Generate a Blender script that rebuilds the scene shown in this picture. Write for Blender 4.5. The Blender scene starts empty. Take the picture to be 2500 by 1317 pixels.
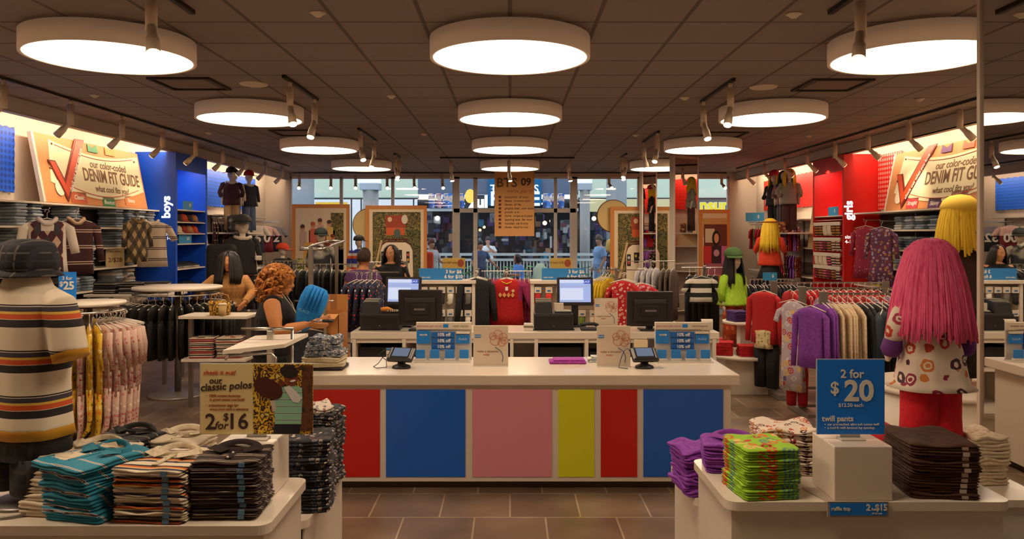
import bpy, bmesh, math, random
from mathutils import Vector, Matrix
C = bpy.context.scene.collection
SC = bpy.context.scene
PI = math.pi
random.seed(7)
# ---------------- camera, world, exposure ----------------
F, HX, HY, CH = 1900.0, 1245.0, 573.0, 1.80      # focal length in px of the 2500 px frame, vanishing point, eye height
cam_d = bpy.data.cameras.new('camera'); cam = bpy.data.objects.new('camera', cam_d); C.objects.link(cam)
cam.location = (0, 0, CH); cam.rotation_euler = (PI/2, 0, 0)
cam_d.sensor_width = 36; cam_d.lens = 36*F/2500; cam_d.shift_x = (1250-HX)/2500; cam_d.shift_y = -(658.5-HY)/2500
cam_d.clip_start = 0.05; cam_d.clip_end = 300
SC.camera = cam
W = bpy.data.worlds.new('world'); SC.world = W; W.use_nodes = True
W.node_tree.nodes['Background'].inputs[0].default_value = (0.80, 0.89, 1.0, 1)
W.node_tree.nodes['Background'].inputs[1].default_value = 1.9
SC.view_settings.view_transform = 'Standard'; SC.view_settings.look = 'None'
SC.view_settings.gamma = 1; SC.view_settings.use_curve_mapping = False
SC.view_settings.exposure = -0.10
SC.cycles.use_denoising = True
SC.cycles.max_bounces = 8; SC.cycles.diffuse_bounces = 4; SC.cycles.glossy_bounces = 4
SC.cycles.sample_clamp_indirect = 6
WARM = (1.0, 0.76, 0.54)
LAMP_E = 14.5; COVE_E = 52.0; SPOT_W = 14.0
CEIL = 3.30

def X(px, d): return (px-HX)*d/F
def Z(py, d): return CH-(py-HY)*d/F
def DX(px, x): return F*x/(px-HX)
def DZ(py, z): return F*(CH-z)/(py-HY)

# ---------------- materials ----------------
_m = {}
def col(h):
    h = h.lstrip('#'); r = [int(h[i:i+2], 16)/255 for i in (0, 2, 4)]
    return tuple((c/12.92 if c <= .04045 else ((c+.055)/1.055)**2.4) for c in r)
def newmat(key, rough=.6, metal=0.0):
    m = bpy.data.materials.new(key); m.use_nodes = True
    b = m.node_tree.nodes['Principled BSDF']
    b.inputs['Roughness'].default_value = rough; b.inputs['Metallic'].default_value = metal
    return m, m.node_tree, b
def mat(c, rough=.6, metal=0.0, emit=0.0, coat=0.0, name=None):
    key = (c, rough, metal, emit, coat)
    if key in _m: return _m[key]
    m, nt, b = newmat(name or 'plain_'+c.strip('#'), rough, metal)
    k = col(c); b.inputs['Base Color'].default_value = (*k, 1)
    if coat: b.inputs['Coat Weight'].default_value = coat; b.inputs['Coat Roughness'].default_value = .1
    if emit: b.inputs['Emission Color'].default_value = (*k, 1); b.inputs['Emission Strength'].default_value = emit
    _m[key] = m; return m
def N(nt, t, **kw):
    n = nt.nodes.new(t)
    for k, v in kw.items(): setattr(n, k, v)
    return n
def ramp(nt, stops, const=True):
    r = N(nt, 'ShaderNodeValToRGB'); cr = r.color_ramp
    cr.interpolation = 'CONSTANT' if const else 'LINEAR'
    while len(cr.elements) < len(stops): cr.elements.new(.5)
    for e, (p, c) in zip(cr.elements, stops): e.position = p; e.color = (*col(c), 1)
    return r
def math_(nt, op, a, b=None):
    n = N(nt, 'ShaderNodeMath', operation=op)
    for i, v in enumerate((a, b)):
        if v is None: continue
        if isinstance(v, (int, float)): n.inputs[i].default_value = v
        else: nt.links.new(v, n.inputs[i])
    return n.outputs[0]
def coords(nt, kind='Object'):
    return N(nt, 'ShaderNodeTexCoord').outputs[kind]
def bump(nt, b, scale=60, strength=.25, dist=.01):
    nz = N(nt, 'ShaderNodeTexNoise'); nz.inputs['Scale'].default_value = scale
    nt.links.new(coords(nt), nz.inputs['Vector'])
    bp = N(nt, 'ShaderNodeBump'); bp.inputs['Strength'].default_value = strength; bp.inputs['Distance'].default_value = dist
    nt.links.new(nz.outputs[0], bp.inputs['Height']); nt.links.new(bp.outputs[0], b.inputs['Normal'])
def stripes(stops, period, axis='Z', rough=.8, rand=0.0, wob=.0, offset=0.0, zmix=0.0):
    key = ('st', tuple(stops), period, axis, rand, wob, offset, zmix)
    if key in _m: return _m[key]
    m, nt, b = newmat('striped_cloth', rough)
    s = N(nt, 'ShaderNodeSeparateXYZ'); nt.links.new(coords(nt), s.inputs[0])
    v = s.outputs['XYZ'.index(axis)]
    if zmix: v = math_(nt, 'ADD', v, math_(nt, 'MULTIPLY', s.outputs[2], zmix))
    if wob:
        nz = N(nt, 'ShaderNodeTexNoise'); nz.inputs['Scale'].default_value = 6; nt.links.new(coords(nt), nz.inputs['Vector'])
        v = math_(nt, 'ADD', v, math_(nt, 'MULTIPLY', nz.outputs[0], wob))
    v = math_(nt, 'DIVIDE', v, period)
    v = math_(nt, 'ADD', v, 10+offset)
    if rand:
        oi = N(nt, 'ShaderNodeObjectInfo'); v = math_(nt, 'ADD', v, math_(nt, 'MULTIPLY', oi.outputs['Random'], rand))
    v = math_(nt, 'FRACT', v)
    r = ramp(nt, stops); nt.links.new(v, r.inputs[0]); nt.links.new(r.outputs[0], b.inputs['Base Color'])
    _m[key] = m; return m
def cloth(c1, c2=None, scale=40, rough=.85, rand=None):
    """cloth with soft mottling; rand: list of colours picked per object"""
    key = ('cl', c1, c2, scale, tuple(rand) if rand else None)
    if key in _m: return _m[key]
    m, nt, b = newmat('woven_cloth', rough)
    if rand:
        oi = N(nt, 'ShaderNodeObjectInfo'); n = len(rand)
        r = ramp(nt, [(i/n, c) for i, c in enumerate(rand)]); nt.links.new(oi.outputs['Random'], r.inputs[0])
    else:
        r = ramp(nt, [(.35, c1), (.65, c2 or c1)], False)
        nz = N(nt, 'ShaderNodeTexNoise'); nz.inputs['Scale'].default_value = scale
        nt.links.new(coords(nt), nz.inputs['Vector']); nt.links.new(nz.outputs[0], r.inputs[0])
    nt.links.new(r.outputs[0], b.inputs['Base Color']); bump(nt, b, 25, .35, .02)
    _m[key] = m; return m
def floral(base, cols, scale=14, size=.38, ring=True, rough=.8):
    key = ('fl', base, tuple(cols), scale, size, ring)
    if key in _m: return _m[key]
    m, nt, b = newmat('flower_print', rough)
    cv = coords(nt)
    vo = N(nt, 'ShaderNodeTexVoronoi'); vo.inputs['Scale'].default_value = scale; vo.inputs['Randomness'].default_value = .8
    nz = N(nt, 'ShaderNodeTexNoise'); nz.inputs['Scale'].default_value = scale*2.2
    nt.links.new(cv, nz.inputs['Vector'])
    mx = N(nt, 'ShaderNodeMix', data_type='VECTOR'); mx.inputs['Factor'].default_value = min(.05, .3/scale)
    nt.links.new(cv, mx.inputs[4]); nt.links.new(nz.outputs['Color'], mx.inputs[5]); nt.links.new(mx.outputs[1], vo.inputs['Vector'])
    n = len(cols); sep = N(nt, 'ShaderNodeSeparateColor'); nt.links.new(vo.outputs['Color'], sep.inputs[0])
    cr = ramp(nt, [(i/n, c) for i, c in enumerate(cols)]); nt.links.new(sep.outputs[0], cr.inputs[0])
    d = vo.outputs['Distance']
    inside = math_(nt, 'LESS_THAN', d, size)
    if ring:
        hole = math_(nt, 'MULTIPLY', math_(nt, 'GREATER_THAN', d, size*.35), math_(nt, 'LESS_THAN', d, size*.6))
        inside = math_(nt, 'SUBTRACT', inside, hole)
    mix = N(nt, 'ShaderNodeMix', data_type='RGBA'); nt.links.new(inside, mix.inputs[0])
    mix.inputs[6].default_value = (*col(base), 1); nt.links.new(cr.outputs[0], mix.inputs[7])
    nt.links.new(mix.outputs[2], b.inputs['Base Color'])
    _m[key] = m; return m
def plaid(base, c1, c2, s=.09, rough=.8):
    key = ('pl', base, c1, c2, s)
    if key in _m: return _m[key]
    m, nt, b = newmat('plaid_cloth', rough)
    sp = N(nt, 'ShaderNodeSeparateXYZ'); nt.links.new(coords(nt), sp.inputs[0])
    hx = math_(nt, 'FRACT', math_(nt, 'ADD', math_(nt, 'DIVIDE', sp.outputs[0], s), 20))
    hz = math_(nt, 'FRACT', math_(nt, 'ADD', math_(nt, 'DIVIDE', sp.outputs[2], s), 20))
    a = math_(nt, 'LESS_THAN', hx, .1); c = math_(nt, 'LESS_THAN', hz, .1)
    a2 = math_(nt, 'MULTIPLY', math_(nt, 'GREATER_THAN', hx, .5), math_(nt, 'LESS_THAN', hx, .62))
    c2_ = math_(nt, 'MULTIPLY', math_(nt, 'GREATER_THAN', hz, .5), math_(nt, 'LESS_THAN', hz, .62))
    m1 = N(nt, 'ShaderNodeMix', data_type='RGBA'); m1.inputs[6].default_value = (*col(base), 1); m1.inputs[7].default_value = (*col(c1), 1)
    nt.links.new(math_(nt, 'MAXIMUM', a, c), m1.inputs[0])
    m2 = N(nt, 'ShaderNodeMix', data_type='RGBA'); m2.inputs[7].default_value = (*col(c2), 1)
    nt.links.new(m1.outputs[2], m2.inputs[6]); nt.links.new(math_(nt, 'MAXIMUM', a2, c2_), m2.inputs[0])
    nt.links.new(m2.outputs[2], b.inputs['Base Color']); _m[key] = m; return m
def noisy(cols, scale=10, rough=.6, detail=4, const=False, stretch=None, coord='Object'):
    key = ('nz', tuple(cols), scale, rough, const, stretch)
    if key in _m: return _m[key]
    m, nt, b = newmat('mottled', rough)
    nz = N(nt, 'ShaderNodeTexNoise'); nz.inputs['Scale'].default_value = scale; nz.inputs['Detail'].default_value = detail
    v = coords(nt, coord)
    if stretch:
        mp = N(nt, 'ShaderNodeMapping'); mp.inputs['Scale'].default_value = stretch; nt.links.new(v, mp.inputs[0]); v = mp.outputs[0]
    nt.links.new(v, nz.inputs['Vector'])
    n = len(cols); r = ramp(nt, [(.32+.36*i/max(1, n-(0 if const else 1)), c) for i, c in enumerate(cols)], const)
    nt.links.new(nz.outputs[0], r.inputs[0]); nt.links.new(r.outputs[0], b.inputs['Base Color'])
    _m[key] = m; return m
def tiles(name, c1, c2, mortar, bw, rh, off, msize, rough, noise=True, bumpy=0, rotz=0, shift=(0, 0, 0)):
    m, nt, b = newmat(name, rough)
    mp = N(nt, 'ShaderNodeMapping'); mp.inputs['Rotation'].default_value = (0, 0, rotz); mp.inputs['Location'].default_value = shift
    nt.links.new(coords(nt), mp.inputs[0])
    br = N(nt, 'ShaderNodeTexBrick'); nt.links.new(mp.outputs[0], br.inputs['Vector'])
    br.offset = off; br.inputs['Scale'].default_value = 1
    br.inputs['Brick Width'].default_value = bw; br.inputs['Row Height'].default_value = rh
    br.inputs['Mortar Size'].default_value = msize; br.inputs['Mortar Smooth'].default_value = .1
    br.inputs['Color1'].default_value = (*col(c1), 1); br.inputs['Color2'].default_value = (*col(c2), 1); br.inputs['Mortar'].default_value = (*col(mortar), 1)
    out = br.outputs[0]
    if not noise: br.inputs['Bias'].default_value = 0
    if noise:
        nz = N(nt, 'ShaderNodeTexNoise'); nz.inputs['Scale'].default_value = 2.2; nz.inputs['Detail'].default_value = 8
        nt.links.new(mp.outputs[0], nz.inputs['Vector'])
        r = ramp(nt, [(.3, '#b8b0aa'), (.7, '#ffffff')], False); nt.links.new(nz.outputs[0], r.inputs[0])
        mx = N(nt, 'ShaderNodeMix', data_type='RGBA', blend_type='MULTIPLY'); mx.inputs[0].default_value = 1
        nt.links.new(out, mx.inputs[6]); nt.links.new(r.outputs[0], mx.inputs[7]); out = mx.outputs[2]
    nt.links.new(out, b.inputs['Base Color'])
    bp = N(nt, 'ShaderNodeBump'); bp.inputs['Strength'].default_value = .4; bp.inputs['Distance'].default_value = .01
    bp.invert = True; nt.links.new(br.outputs['Fac'], bp.inputs['Height'])
    if noise: nt.links.new(bp.outputs[0], b.inputs['Normal'])
    return m
def dots(base, dark, scale, size=.3, rough=.5):
    key = ('dots', base, dark, scale)
    if key in _m: return _m[key]
    m, nt, b = newmat('perforated', rough)
    vo = N(nt, 'ShaderNodeTexVoronoi'); vo.inputs['Scale'].default_value = scale; vo.inputs['Randomness'].default_value = 0
    mp = N(nt, 'ShaderNodeMapping'); mp.inputs['Scale'].default_value = (1, .001, 1); nt.links.new(coords(nt), mp.inputs[0])
    nt.links.new(mp.outputs[0], vo.inputs['Vector'])
    r = ramp(nt, [(0, dark), (size, base)]); nt.links.new(vo.outputs['Distance'], r.inputs[0]); nt.links.new(r.outputs[0], b.inputs['Base Color'])
    _m[key] = m; return m
def glass(tint=(1, 1, 1), alpha=.12):
    if 'glass' in _m: return _m['glass']
    m = bpy.data.materials.new('clear_glass'); m.use_nodes = True; nt = m.node_tree; nt.nodes.remove(nt.nodes['Principled BSDF'])
    tr = N(nt, 'ShaderNodeBsdfTransparent'); tr.inputs[0].default_value = (.93, .96, .97, 1)
    gl = N(nt, 'ShaderNodeBsdfGlossy'); gl.inputs['Roughness'].default_value = .0
    fr = N(nt, 'ShaderNodeFresnel'); fr.inputs[0].default_value = 1.5
    mx = N(nt, 'ShaderNodeMixShader'); nt.links.new(fr.outputs[0], mx.inputs[0]); nt.links.new(tr.outputs[0], mx.inputs[1]); nt.links.new(gl.outputs[0], mx.inputs[2])
    nt.links.new(mx.outputs[0], nt.nodes['Material Output'].inputs[0]); _m['glass'] = m; return m
def emis(rgb, s, name='glowing'):
    key = ('em', rgb, s)
    if key in _m: return _m[key]
    m = bpy.data.materials.new(name); m.use_nodes = True; nt = m.node_tree; nt.nodes.remove(nt.nodes['Principled BSDF'])
    e = N(nt, 'ShaderNodeEmission'); e.inputs[0].default_value = (*rgb, 1); e.inputs[1].default_value = s
    nt.links.new(e.outputs[0], nt.nodes['Material Output'].inputs[0]); _m[key] = m; return m

WHITE = mat('#d9cdbd', .45, name='white_laminate'); WHITEGLOSS = mat('#dccfbe', .18, name='white_gloss_laminate')
WALLM = mat('#cfc3b4', .8, name='wall_paint'); CHROME = mat('#b9b4ac', .25, 1.0, name='chrome'); STEEL = mat('#8c867f', .4, .9, name='brushed_steel')
BLACK = mat('#141214', .45, name='black_plastic'); DARK = mat('#2b2728', .5, name='dark_plastic'); BLUEP = mat('#0b4fd0', .45, name='blue_paint')
REDP = mat('#c8100c', .45, name='red_paint'); SIGNBLUE = mat('#1480e8', .4, name='sign_blue'); LETTER = mat('#e8e2d6', .5, name='letter_white')
MIRROR = mat('#e8e6e2', .01, 1.0, name='mirror_glass'); KRAFT = mat('#c68a4a', .8, name='kraft_board'); CREAMB = mat('#dcc492', .7, name='cream_board')
HAIRWHITE = mat('#cbbba6', .5, name='mannequin_skin')

# ---------------- geometry ----------------
class G:
    def __init__(s): s.bm = bmesh.new(); s.mi = 0
    def _set(s, fs):
        for f in fs: f.material_index = s.mi
    def box(s, a, b, bev=0):
        """box between corners a and b"""
        ctr = [(p+q)/2 for p, q in zip(a, b)]; sz = [max(1e-5, abs(q-p)) for p, q in zip(a, b)]
        r = bmesh.ops.create_cube(s.bm, size=1, matrix=Matrix.Translation(ctr) @ Matrix.Diagonal((*sz, 1)))
        vs = r['verts']; fs = list({f for v in vs for f in v.link_faces}); s._set(fs)
        if bev:
            es = list({e for v in vs for e in v.link_edges})
            rb = bmesh.ops.bevel(s.bm, geom=es, offset=min(bev, min(sz)*.45), segments=2, profile=.5, affect='EDGES')
            s._set(rb['faces'])
        return s
    def raw(s, vs, fs, smooth=False):
        bv = [s.bm.verts.new(v) for v in vs]
        for f in fs:
            try:
                nf = s.bm.faces.new([bv[i] for i in f]); nf.material_index = s.mi; nf.smooth = smooth
            except ValueError: pass
        return s
    def loft(s, rings, cap=True, smooth=True, closed=True):
        n = len(rings[0]); bv = [[s.bm.verts.new(p) for p in r] for r in rings]
        for a, b in zip(bv, bv[1:]):
            for i in range(n if closed else n-1):
                j = (i+1) % n
                f = s.bm.faces.new((a[i], a[j], b[j], b[i])); f.material_index = s.mi; f.smooth = smooth
        if cap and closed:
            for r, rev in ((bv[0], True), (bv[-1], False)):
                f = s.bm.faces.new(list(reversed(r)) if rev else r); f.material_index = s.mi
        return s
    def tube(s, pts, rad, seg=10, flat=1.0, up=None, cap=True):
        pts = [Vector(p) for p in pts]; n = len(pts)
        if isinstance(rad, (int, float)): rad = [rad]*n
        rings = []; prev = None
        for i, p in enumerate(pts):
            t = (pts[min(i+1, n-1)]-pts[max(i-1, 0)])
            if t.length < 1e-7: t = Vector((0, 0, 1))
            t.normalize()
            if prev is None:
                a = Vector(up) if up else (Vector((0, 1, 0)) if abs(t.y) < .9 else Vector((1, 0, 0)))
            else: a = prev
            u = (a-t*a.dot(t)); u = u.normalized() if u.length > 1e-5 else t.orthogonal().normalized()
            v = t.cross(u); prev = u
            rings.append([p+(u*math.cos(2*PI*k/seg)*flat+v*math.sin(2*PI*k/seg))*rad[i] for k in range(seg)])
        return s.loft(rings, cap)
    def ball(s, c, r, seg=16, rings=10):
        if isinstance(r, (int, float)): r = (r, r, r)
        rr = bmesh.ops.create_uvsphere(s.bm, u_segments=seg, v_segments=rings, radius=1, matrix=Matrix.Translation(c) @ Matrix.Diagonal((*r, 1)))
        fs = {f for v in rr['verts'] for f in v.link_faces}
        for f in fs: f.material_index = s.mi; f.smooth = True
        return s
    def cyl(s, c, r, h, seg=24, r2=None):
        """vertical cylinder, base centre c"""
        r2 = r if r2 is None else r2
        return s.loft([[(c[0]+q*math.cos(2*PI*k/seg), c[1]+q*math.sin(2*PI*k/seg), c[2]+z) for k in range(seg)] for q, z in ((r, 0), (r2, h))], smooth=seg > 8)
    def lathe(s, prof, seg=24, c=(0, 0, 0)):
        return s.loft([[(c[0]+r*math.cos(2*PI*k/seg), c[1]+r*math.sin(2*PI*k/seg), c[2]+z) for k in range(seg)] for r, z in prof])
    def plate(s, pts, y0, y1):
        """prism of an outline in the XZ plane between y0 and y1 (front is the smaller y)"""
        n = len(pts); vs = [(x, y0, z) for x, z in pts]+[(x, y1, z) for x, z in pts]
        return s.raw(vs, [tuple(range(n)), tuple(range(2*n-1, n-1, -1))]+[(i, i+n, (i+1) % n+n, (i+1) % n) for i in range(n)])
    def hplate(s, pts, z0, z1):
        n = len(pts); vs = [(x, y, z0) for x, y in pts]+[(x, y, z1) for x, y in pts]
        return s.raw(vs, [tuple(reversed(range(n))), tuple(range(n, 2*n))]+[(i, (i+1) % n, (i+1) % n+n, i+n) for i in range(n)])
    def xf(s, M): s.bm.transform(M); return s
    def mesh(s, mats, name='mesh', fix=True):
        me = bpy.data.meshes.new(name)
        if fix: bmesh.ops.recalc_face_normals(s.bm, faces=s.bm.faces)
        s.bm.to_mesh(me); s.bm.free()
        for m in (mats if isinstance(mats, (list, tuple)) else [mats]): me.materials.append(m)
        return me
    def build(s, name, mats, parent=None, loc=(0, 0, 0), rot=(0, 0, 0)):
        return put(name, s.mesh(mats, name), parent, loc, rot)
def put(name, me, parent=None, loc=(0, 0, 0), rot=(0, 0, 0), scale=None):
    o = bpy.data.objects.new(name, me); C.objects.link(o); o.location = loc; o.rotation_euler = rot
    if scale: o.scale = (scale,)*3 if isinstance(scale, (int, float)) else scale
    if parent: o.parent = parent
    return o
def rmesh(m, voxel, smooth=2):
    """continuous surface from overlapping closed volumes"""
    o = bpy.data.objects.new('tmp', m); C.objects.link(o)
    md = o.modifiers.new('r', 'REMESH'); md.mode = 'VOXEL'; md.voxel_size = voxel; md.use_smooth_shade = True
    if smooth: s = o.modifiers.new('s', 'SMOOTH'); s.iterations = smooth; s.factor = .5
    dg = bpy.context.evaluated_depsgraph_get()
    me = bpy.data.meshes.new_from_object(o.evaluated_get(dg)); bpy.data.objects.remove(o)
    for p in me.polygons: p.use_smooth = True
    return me
def tag(o, label, cat, group=None, kind=None):
    if label: o['label'] = label
    if cat: o['category'] = cat
    if group: o['group'] = group
    if kind: o['kind'] = kind
    return o
def thing(name, label, cat, loc=(0, 0, 0), rotz=0, group=None, rot=None):
    o = bpy.data.objects.new(name, None); C.objects.link(o); o.location = loc; o.rotation_euler = rot or (0, 0, rotz); o.empty_display_size = .1
    return tag(o, label, cat, group)
def struct(name, g, m): o = g.build(name, m); o['kind'] = 'structure'; return o
def kids(o): return [c for c in C.objects if c.parent == o]
def copy_tree(o, loc, rot=None, label=None, group=None, _kids=None):
    ch = _kids if _kids is not None else list(o.children_recursive)
    mp = {}
    r = o.copy(); C.objects.link(r); mp[o] = r
    for c in ch:
        k = c.copy(); C.objects.link(k); mp[c] = k
    for c in ch: mp[c].parent = mp[c.parent]
    r.location = loc
    if rot is not None: r.rotation_euler = rot
    if label: r['label'] = label
    if group: r['group'] = group
    return r
def text(parent, s, size, loc, m, name='lettering', rot=(PI/2, 0, 0), align='CENTER', bold=0.0, shear=0.0, sx=1.0, ext=.0008, spacing=1.0):
    cu = bpy.data.curves.new('t', 'FONT'); cu.body = s; cu.size = size; cu.align_x = align; cu.align_y = 'CENTER'
    cu.offset = bold*size; cu.shear = shear; cu.extrude = ext; cu.space_character = spacing; cu.resolution_u = 3
    t = bpy.data.objects.new('t', cu); C.objects.link(t)
    dg = bpy.context.evaluated_depsgraph_get(); dg.update()
    me = bpy.data.meshes.new_from_object(t.evaluated_get(dg)); bpy.data.objects.remove(t); bpy.data.curves.remove(cu)
    me.materials.clear(); me.materials.append(m)
    return put(name, me, parent, loc, rot, (sx, 1, 1))
def ell(cx, cz, rx, rz, n=24, a0=0, a1=2*PI):
    full = abs(a1-a0-2*PI) < 1e-6
    return [(cx+rx*math.cos(a0+(a1-a0)*k/(n if full else n-1)), cz+rz*math.sin(a0+(a1-a0)*k/(n if full else n-1))) for k in range(n)]
def rect(x0, z0, x1, z1): return [(x0, z0), (x1, z0), (x1, z1), (x0, z1)]
# ---------------- room shell ----------------
WL, WR, YB, YR = -6.0, 6.05, 19.1, -1.5
floor_m = tiles('slate_floor', '#7a6656', '#8e7863', '#b8a48c', .45, .45, .5, .006, .33)
ceil_m = tiles('ceiling_tiles', '#8f8078', '#897a72', '#625650', .61, .61, 0, .016, .9, noise=False)
struct('floor', G().box((WL, YR, -.1), (WR, YB, 0)), floor_m)
struct('ceiling', G().box((WL, YR, CEIL), (WR, YB, CEIL+.1)), ceil_m)
struct('wall_left', G().box((WL-.15, YR, 0), (WL, YB, CEIL)), WALLM)
struct('wall_right', G().box((WR, YR, 0), (WR+.15, YB, CEIL)), WALLM)
struct('wall_rear', G().box((WL, YR-.15, 0), (WR, YR, CEIL)), WALLM)
struct('wall_back', G().box((WL, YB, 0), (-5.4, YB+.2, CEIL)).box((5.38, YB, 0), (WR, YB+.2, CEIL)).box((-5.4, YB, 3.22), (5.38, YB+.2, CEIL)), WALLM)
struct('trim_1', G().box((-5.44, YR, 3.136), (-5.41, YB, CEIL)).box((-5.5, YR, 3.13), (-5.41, YB, 3.15)), WALLM)
struct('trim_2', G().box((5.52, YR, 3.125), (5.55, YB, CEIL)).box((5.52, YR, 3.12), (5.60, YB, 3.14)), WALLM)
struct('trim_3', G().box((WL, YR, 3.285), (-5.44, YB, CEIL-.001)), WALLM)
struct('trim_4', G().box((5.55, YR, 3.285), (WR, YB, CEIL-.001)), WALLM)
struct('baseboard_left', G().box((WL, YR, 0), (WL+.02, YB, .1)), mat('#6b5a4c', .6))
struct('baseboard_right', G().box((WR-.02, YR, 0), (WR, YB, .1)), mat('#6b5a4c', .6))
# cove tubes that wash the side walls
cove = emis(WARM, COVE_E, 'fluorescent_tube')
for s, x in ((-1, -5.49), (1, 5.60)):
    for k in range(5):
        y0 = YR+.2+k*4.05
        t = G().tube([(0, 0, 0), (0, 3.9, 0)], .019, 10).build('cove_tube', cove, None, (x, y0, 3.215))
        tag(t, f"fluorescent tube hidden behind the valance above the {'boys' if s < 0 else 'girls'} wall, {('behind the camera','nearest','middle','before the tower','beside the windows')[k]}", 'light tube', f"cove tubes {'left' if s < 0 else 'right'}")

# storefront windows
al = mat('#e0dcd6', .4)
xs = [-5.4, -4.15, -2.885, -1.38, 1.62, 3.17, 4.4, 5.38]
n = 0
for a, b in zip(xs, xs[1:]):
    n += 1
    w = thing(f'window_{n}', None, None, (0, YB+.02, 0)); w['kind'] = 'structure'
    g = G(); t = .035
    if n == 4:
        g.box((a, 0, 0), (a+.14, .12, 3.22)).box((b-.14, 0, 0), (b, .12, 3.22)).box((a, 0, 3.17), (b, .08, 3.22)).box((a, 0, 2.34), (b, .08, 2.44))
        g.box((-.9, 0, 0), (-.8, .07, 3.2)).box((1.08, 0, 0), (1.16, .07, 3.2)).box((-.8, 0, 0), (1.08, .06, .1))
    else:
        g.box((a, 0, 0), (a+t, .1, 3.22)).box((b-t, 0, 0), (b, .1, 3.22)).box((a, 0, 3.17), (b, .1, 3.22)).box((a, 0, 0), (b, .1, .12))
    g.build('window_frame', al, w)
    G().box((a+t, .04, .1), (b-t, .05, 3.17)).build('pane', glass(), w)

# ---------------- ceiling fittings ----------------
rim = newmat('lamp_shade_fabric', .7)[0]; _b = rim.node_tree.nodes['Principled BSDF']; _b.inputs['Base Color'].default_value = (*col('#dcc8b0'), 1); _b.inputs['Emission Color'].default_value = (1, .62, .38, 1); _b.inputs['Emission Strength'].default_value = .07; diff = emis((1.0, .77, .54), LAMP_E, 'lamp_diffuser')  # rim emission stands in for lamp light glowing through the shade
def drum():
    t = thing('drum_lamp', 'x', 'ceiling lamp')
    g = G(); R, h, w = .60, .15, .025
    def ring(r, z): return [(r*math.cos(2*PI*k/64), r*math.sin(2*PI*k/64), z) for k in range(64)]
    g.loft([ring(R-w, .004), ring(R-w, 0), ring(R, 0), ring(R, h), ring(R-w, h)], cap=False, smooth=False)
    for f in g.bm.faces: f.smooth = True
    g.cyl((0, 0, h-.008), R-w+.001, .007, 64)
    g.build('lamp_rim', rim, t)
    G().loft([ring(R-w, .012), ring(R-w, h-.01)], smooth=False).build('diffuser', diff, t)
    for q in (-.3, .3): G().tube([(q, 0, h), (q, 0, .18)], .012, 6).build('hanger_rod', STEEL, t)
    return t
pr = None
colname = {-3: 'left', 0: 'centre', 3: 'right'}
rown = ['nearest overhead', 'second row from the front', 'third row from the front', 'farthest row near the windows', 'added unseen above the camera']
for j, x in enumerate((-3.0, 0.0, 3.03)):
    for i, d in enumerate((5.85, 8.99, 12.25, 15.75, 2.65)):  # last row is added out of view to brighten the foreground
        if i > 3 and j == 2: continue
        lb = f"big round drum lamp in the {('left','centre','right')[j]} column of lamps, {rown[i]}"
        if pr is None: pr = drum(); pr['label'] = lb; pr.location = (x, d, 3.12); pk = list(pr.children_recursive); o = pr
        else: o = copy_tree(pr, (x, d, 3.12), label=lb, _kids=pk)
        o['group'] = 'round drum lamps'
pot = mat('#d8c8b2', .5)
for px, py, d0 in ((776, 30, 0), (1938, 33, 0), (231, 232, 0), (955, 234, 0), (1672, 238, 0), (2245, 241, 0), (510, 324, 0), (1035, 327, 0), (1552, 329, 0), (1975, 331, 0), (690, 352, 0)):
    d = DZ(py, CEIL)
    o = G().lathe([(.05, .0), (.055, -.006), (.04, -.012), (.02, -.03), (.001, -.03)][::-1], 20).build('sprinkler_cover', pot, None, (X(px, d), d, CEIL+.0))
    wh = {776: 'left of the nearest centre lamp', 1938: 'left of the nearest right lamp', 231: 'beside the left front vent', 955: 'left of the second centre lamp', 1672: 'beside the right second track', 2245: 'below the nearest right lamp', 510: 'beneath the second left lamp', 1035: 'left of the third centre lamp', 1552: 'right of the third centre lamp', 1975: 'right of the second right lamp', 690: 'near the third left lamp'}[px]
    tag(o, 'small round white sprinkler cover on the ceiling, '+wh, 'ceiling fitting')
for px, py, s in ((620, 205, 'left'), (1864, 212, 'right')):
    d = DZ(py, CEIL)
    o = G().lathe([(.12, -.015), (.135, -.008), (.14, 0)], 32).build('ceiling_speaker', pot, None, (X(px, d), d, CEIL))
    tag(o, f'round white ceiling speaker between the drum lamps on the {s}', 'speaker')
vm = mat('#7d6a5e', .7)
for px, py, s in ((465, 203, 'left front'), (2030, 206, 'right front'), (720, 323, 'left rear'), (1765, 328, 'right rear')):
    d = DZ(py, CEIL)
    t = thing('ceiling_vent', f'square flush air vent in the {s} of the brown ceiling', 'vent', (X(px, d), d, CEIL))
    G().box((-.3, -.3, -.02), (.3, -.27, 0)).box((-.3, .27, -.02), (.3, .3, 0)).box((-.3, -.27, -.02), (-.27, .27, 0)).box((.27, -.27, -.02), (.3, .27, 0)).build('vent_frame', mat('#2a211e', .7), t)
    G().box((-.22, -.22, -.012), (.22, .22, -.002)).build('vent_plate', vm, t)
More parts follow.
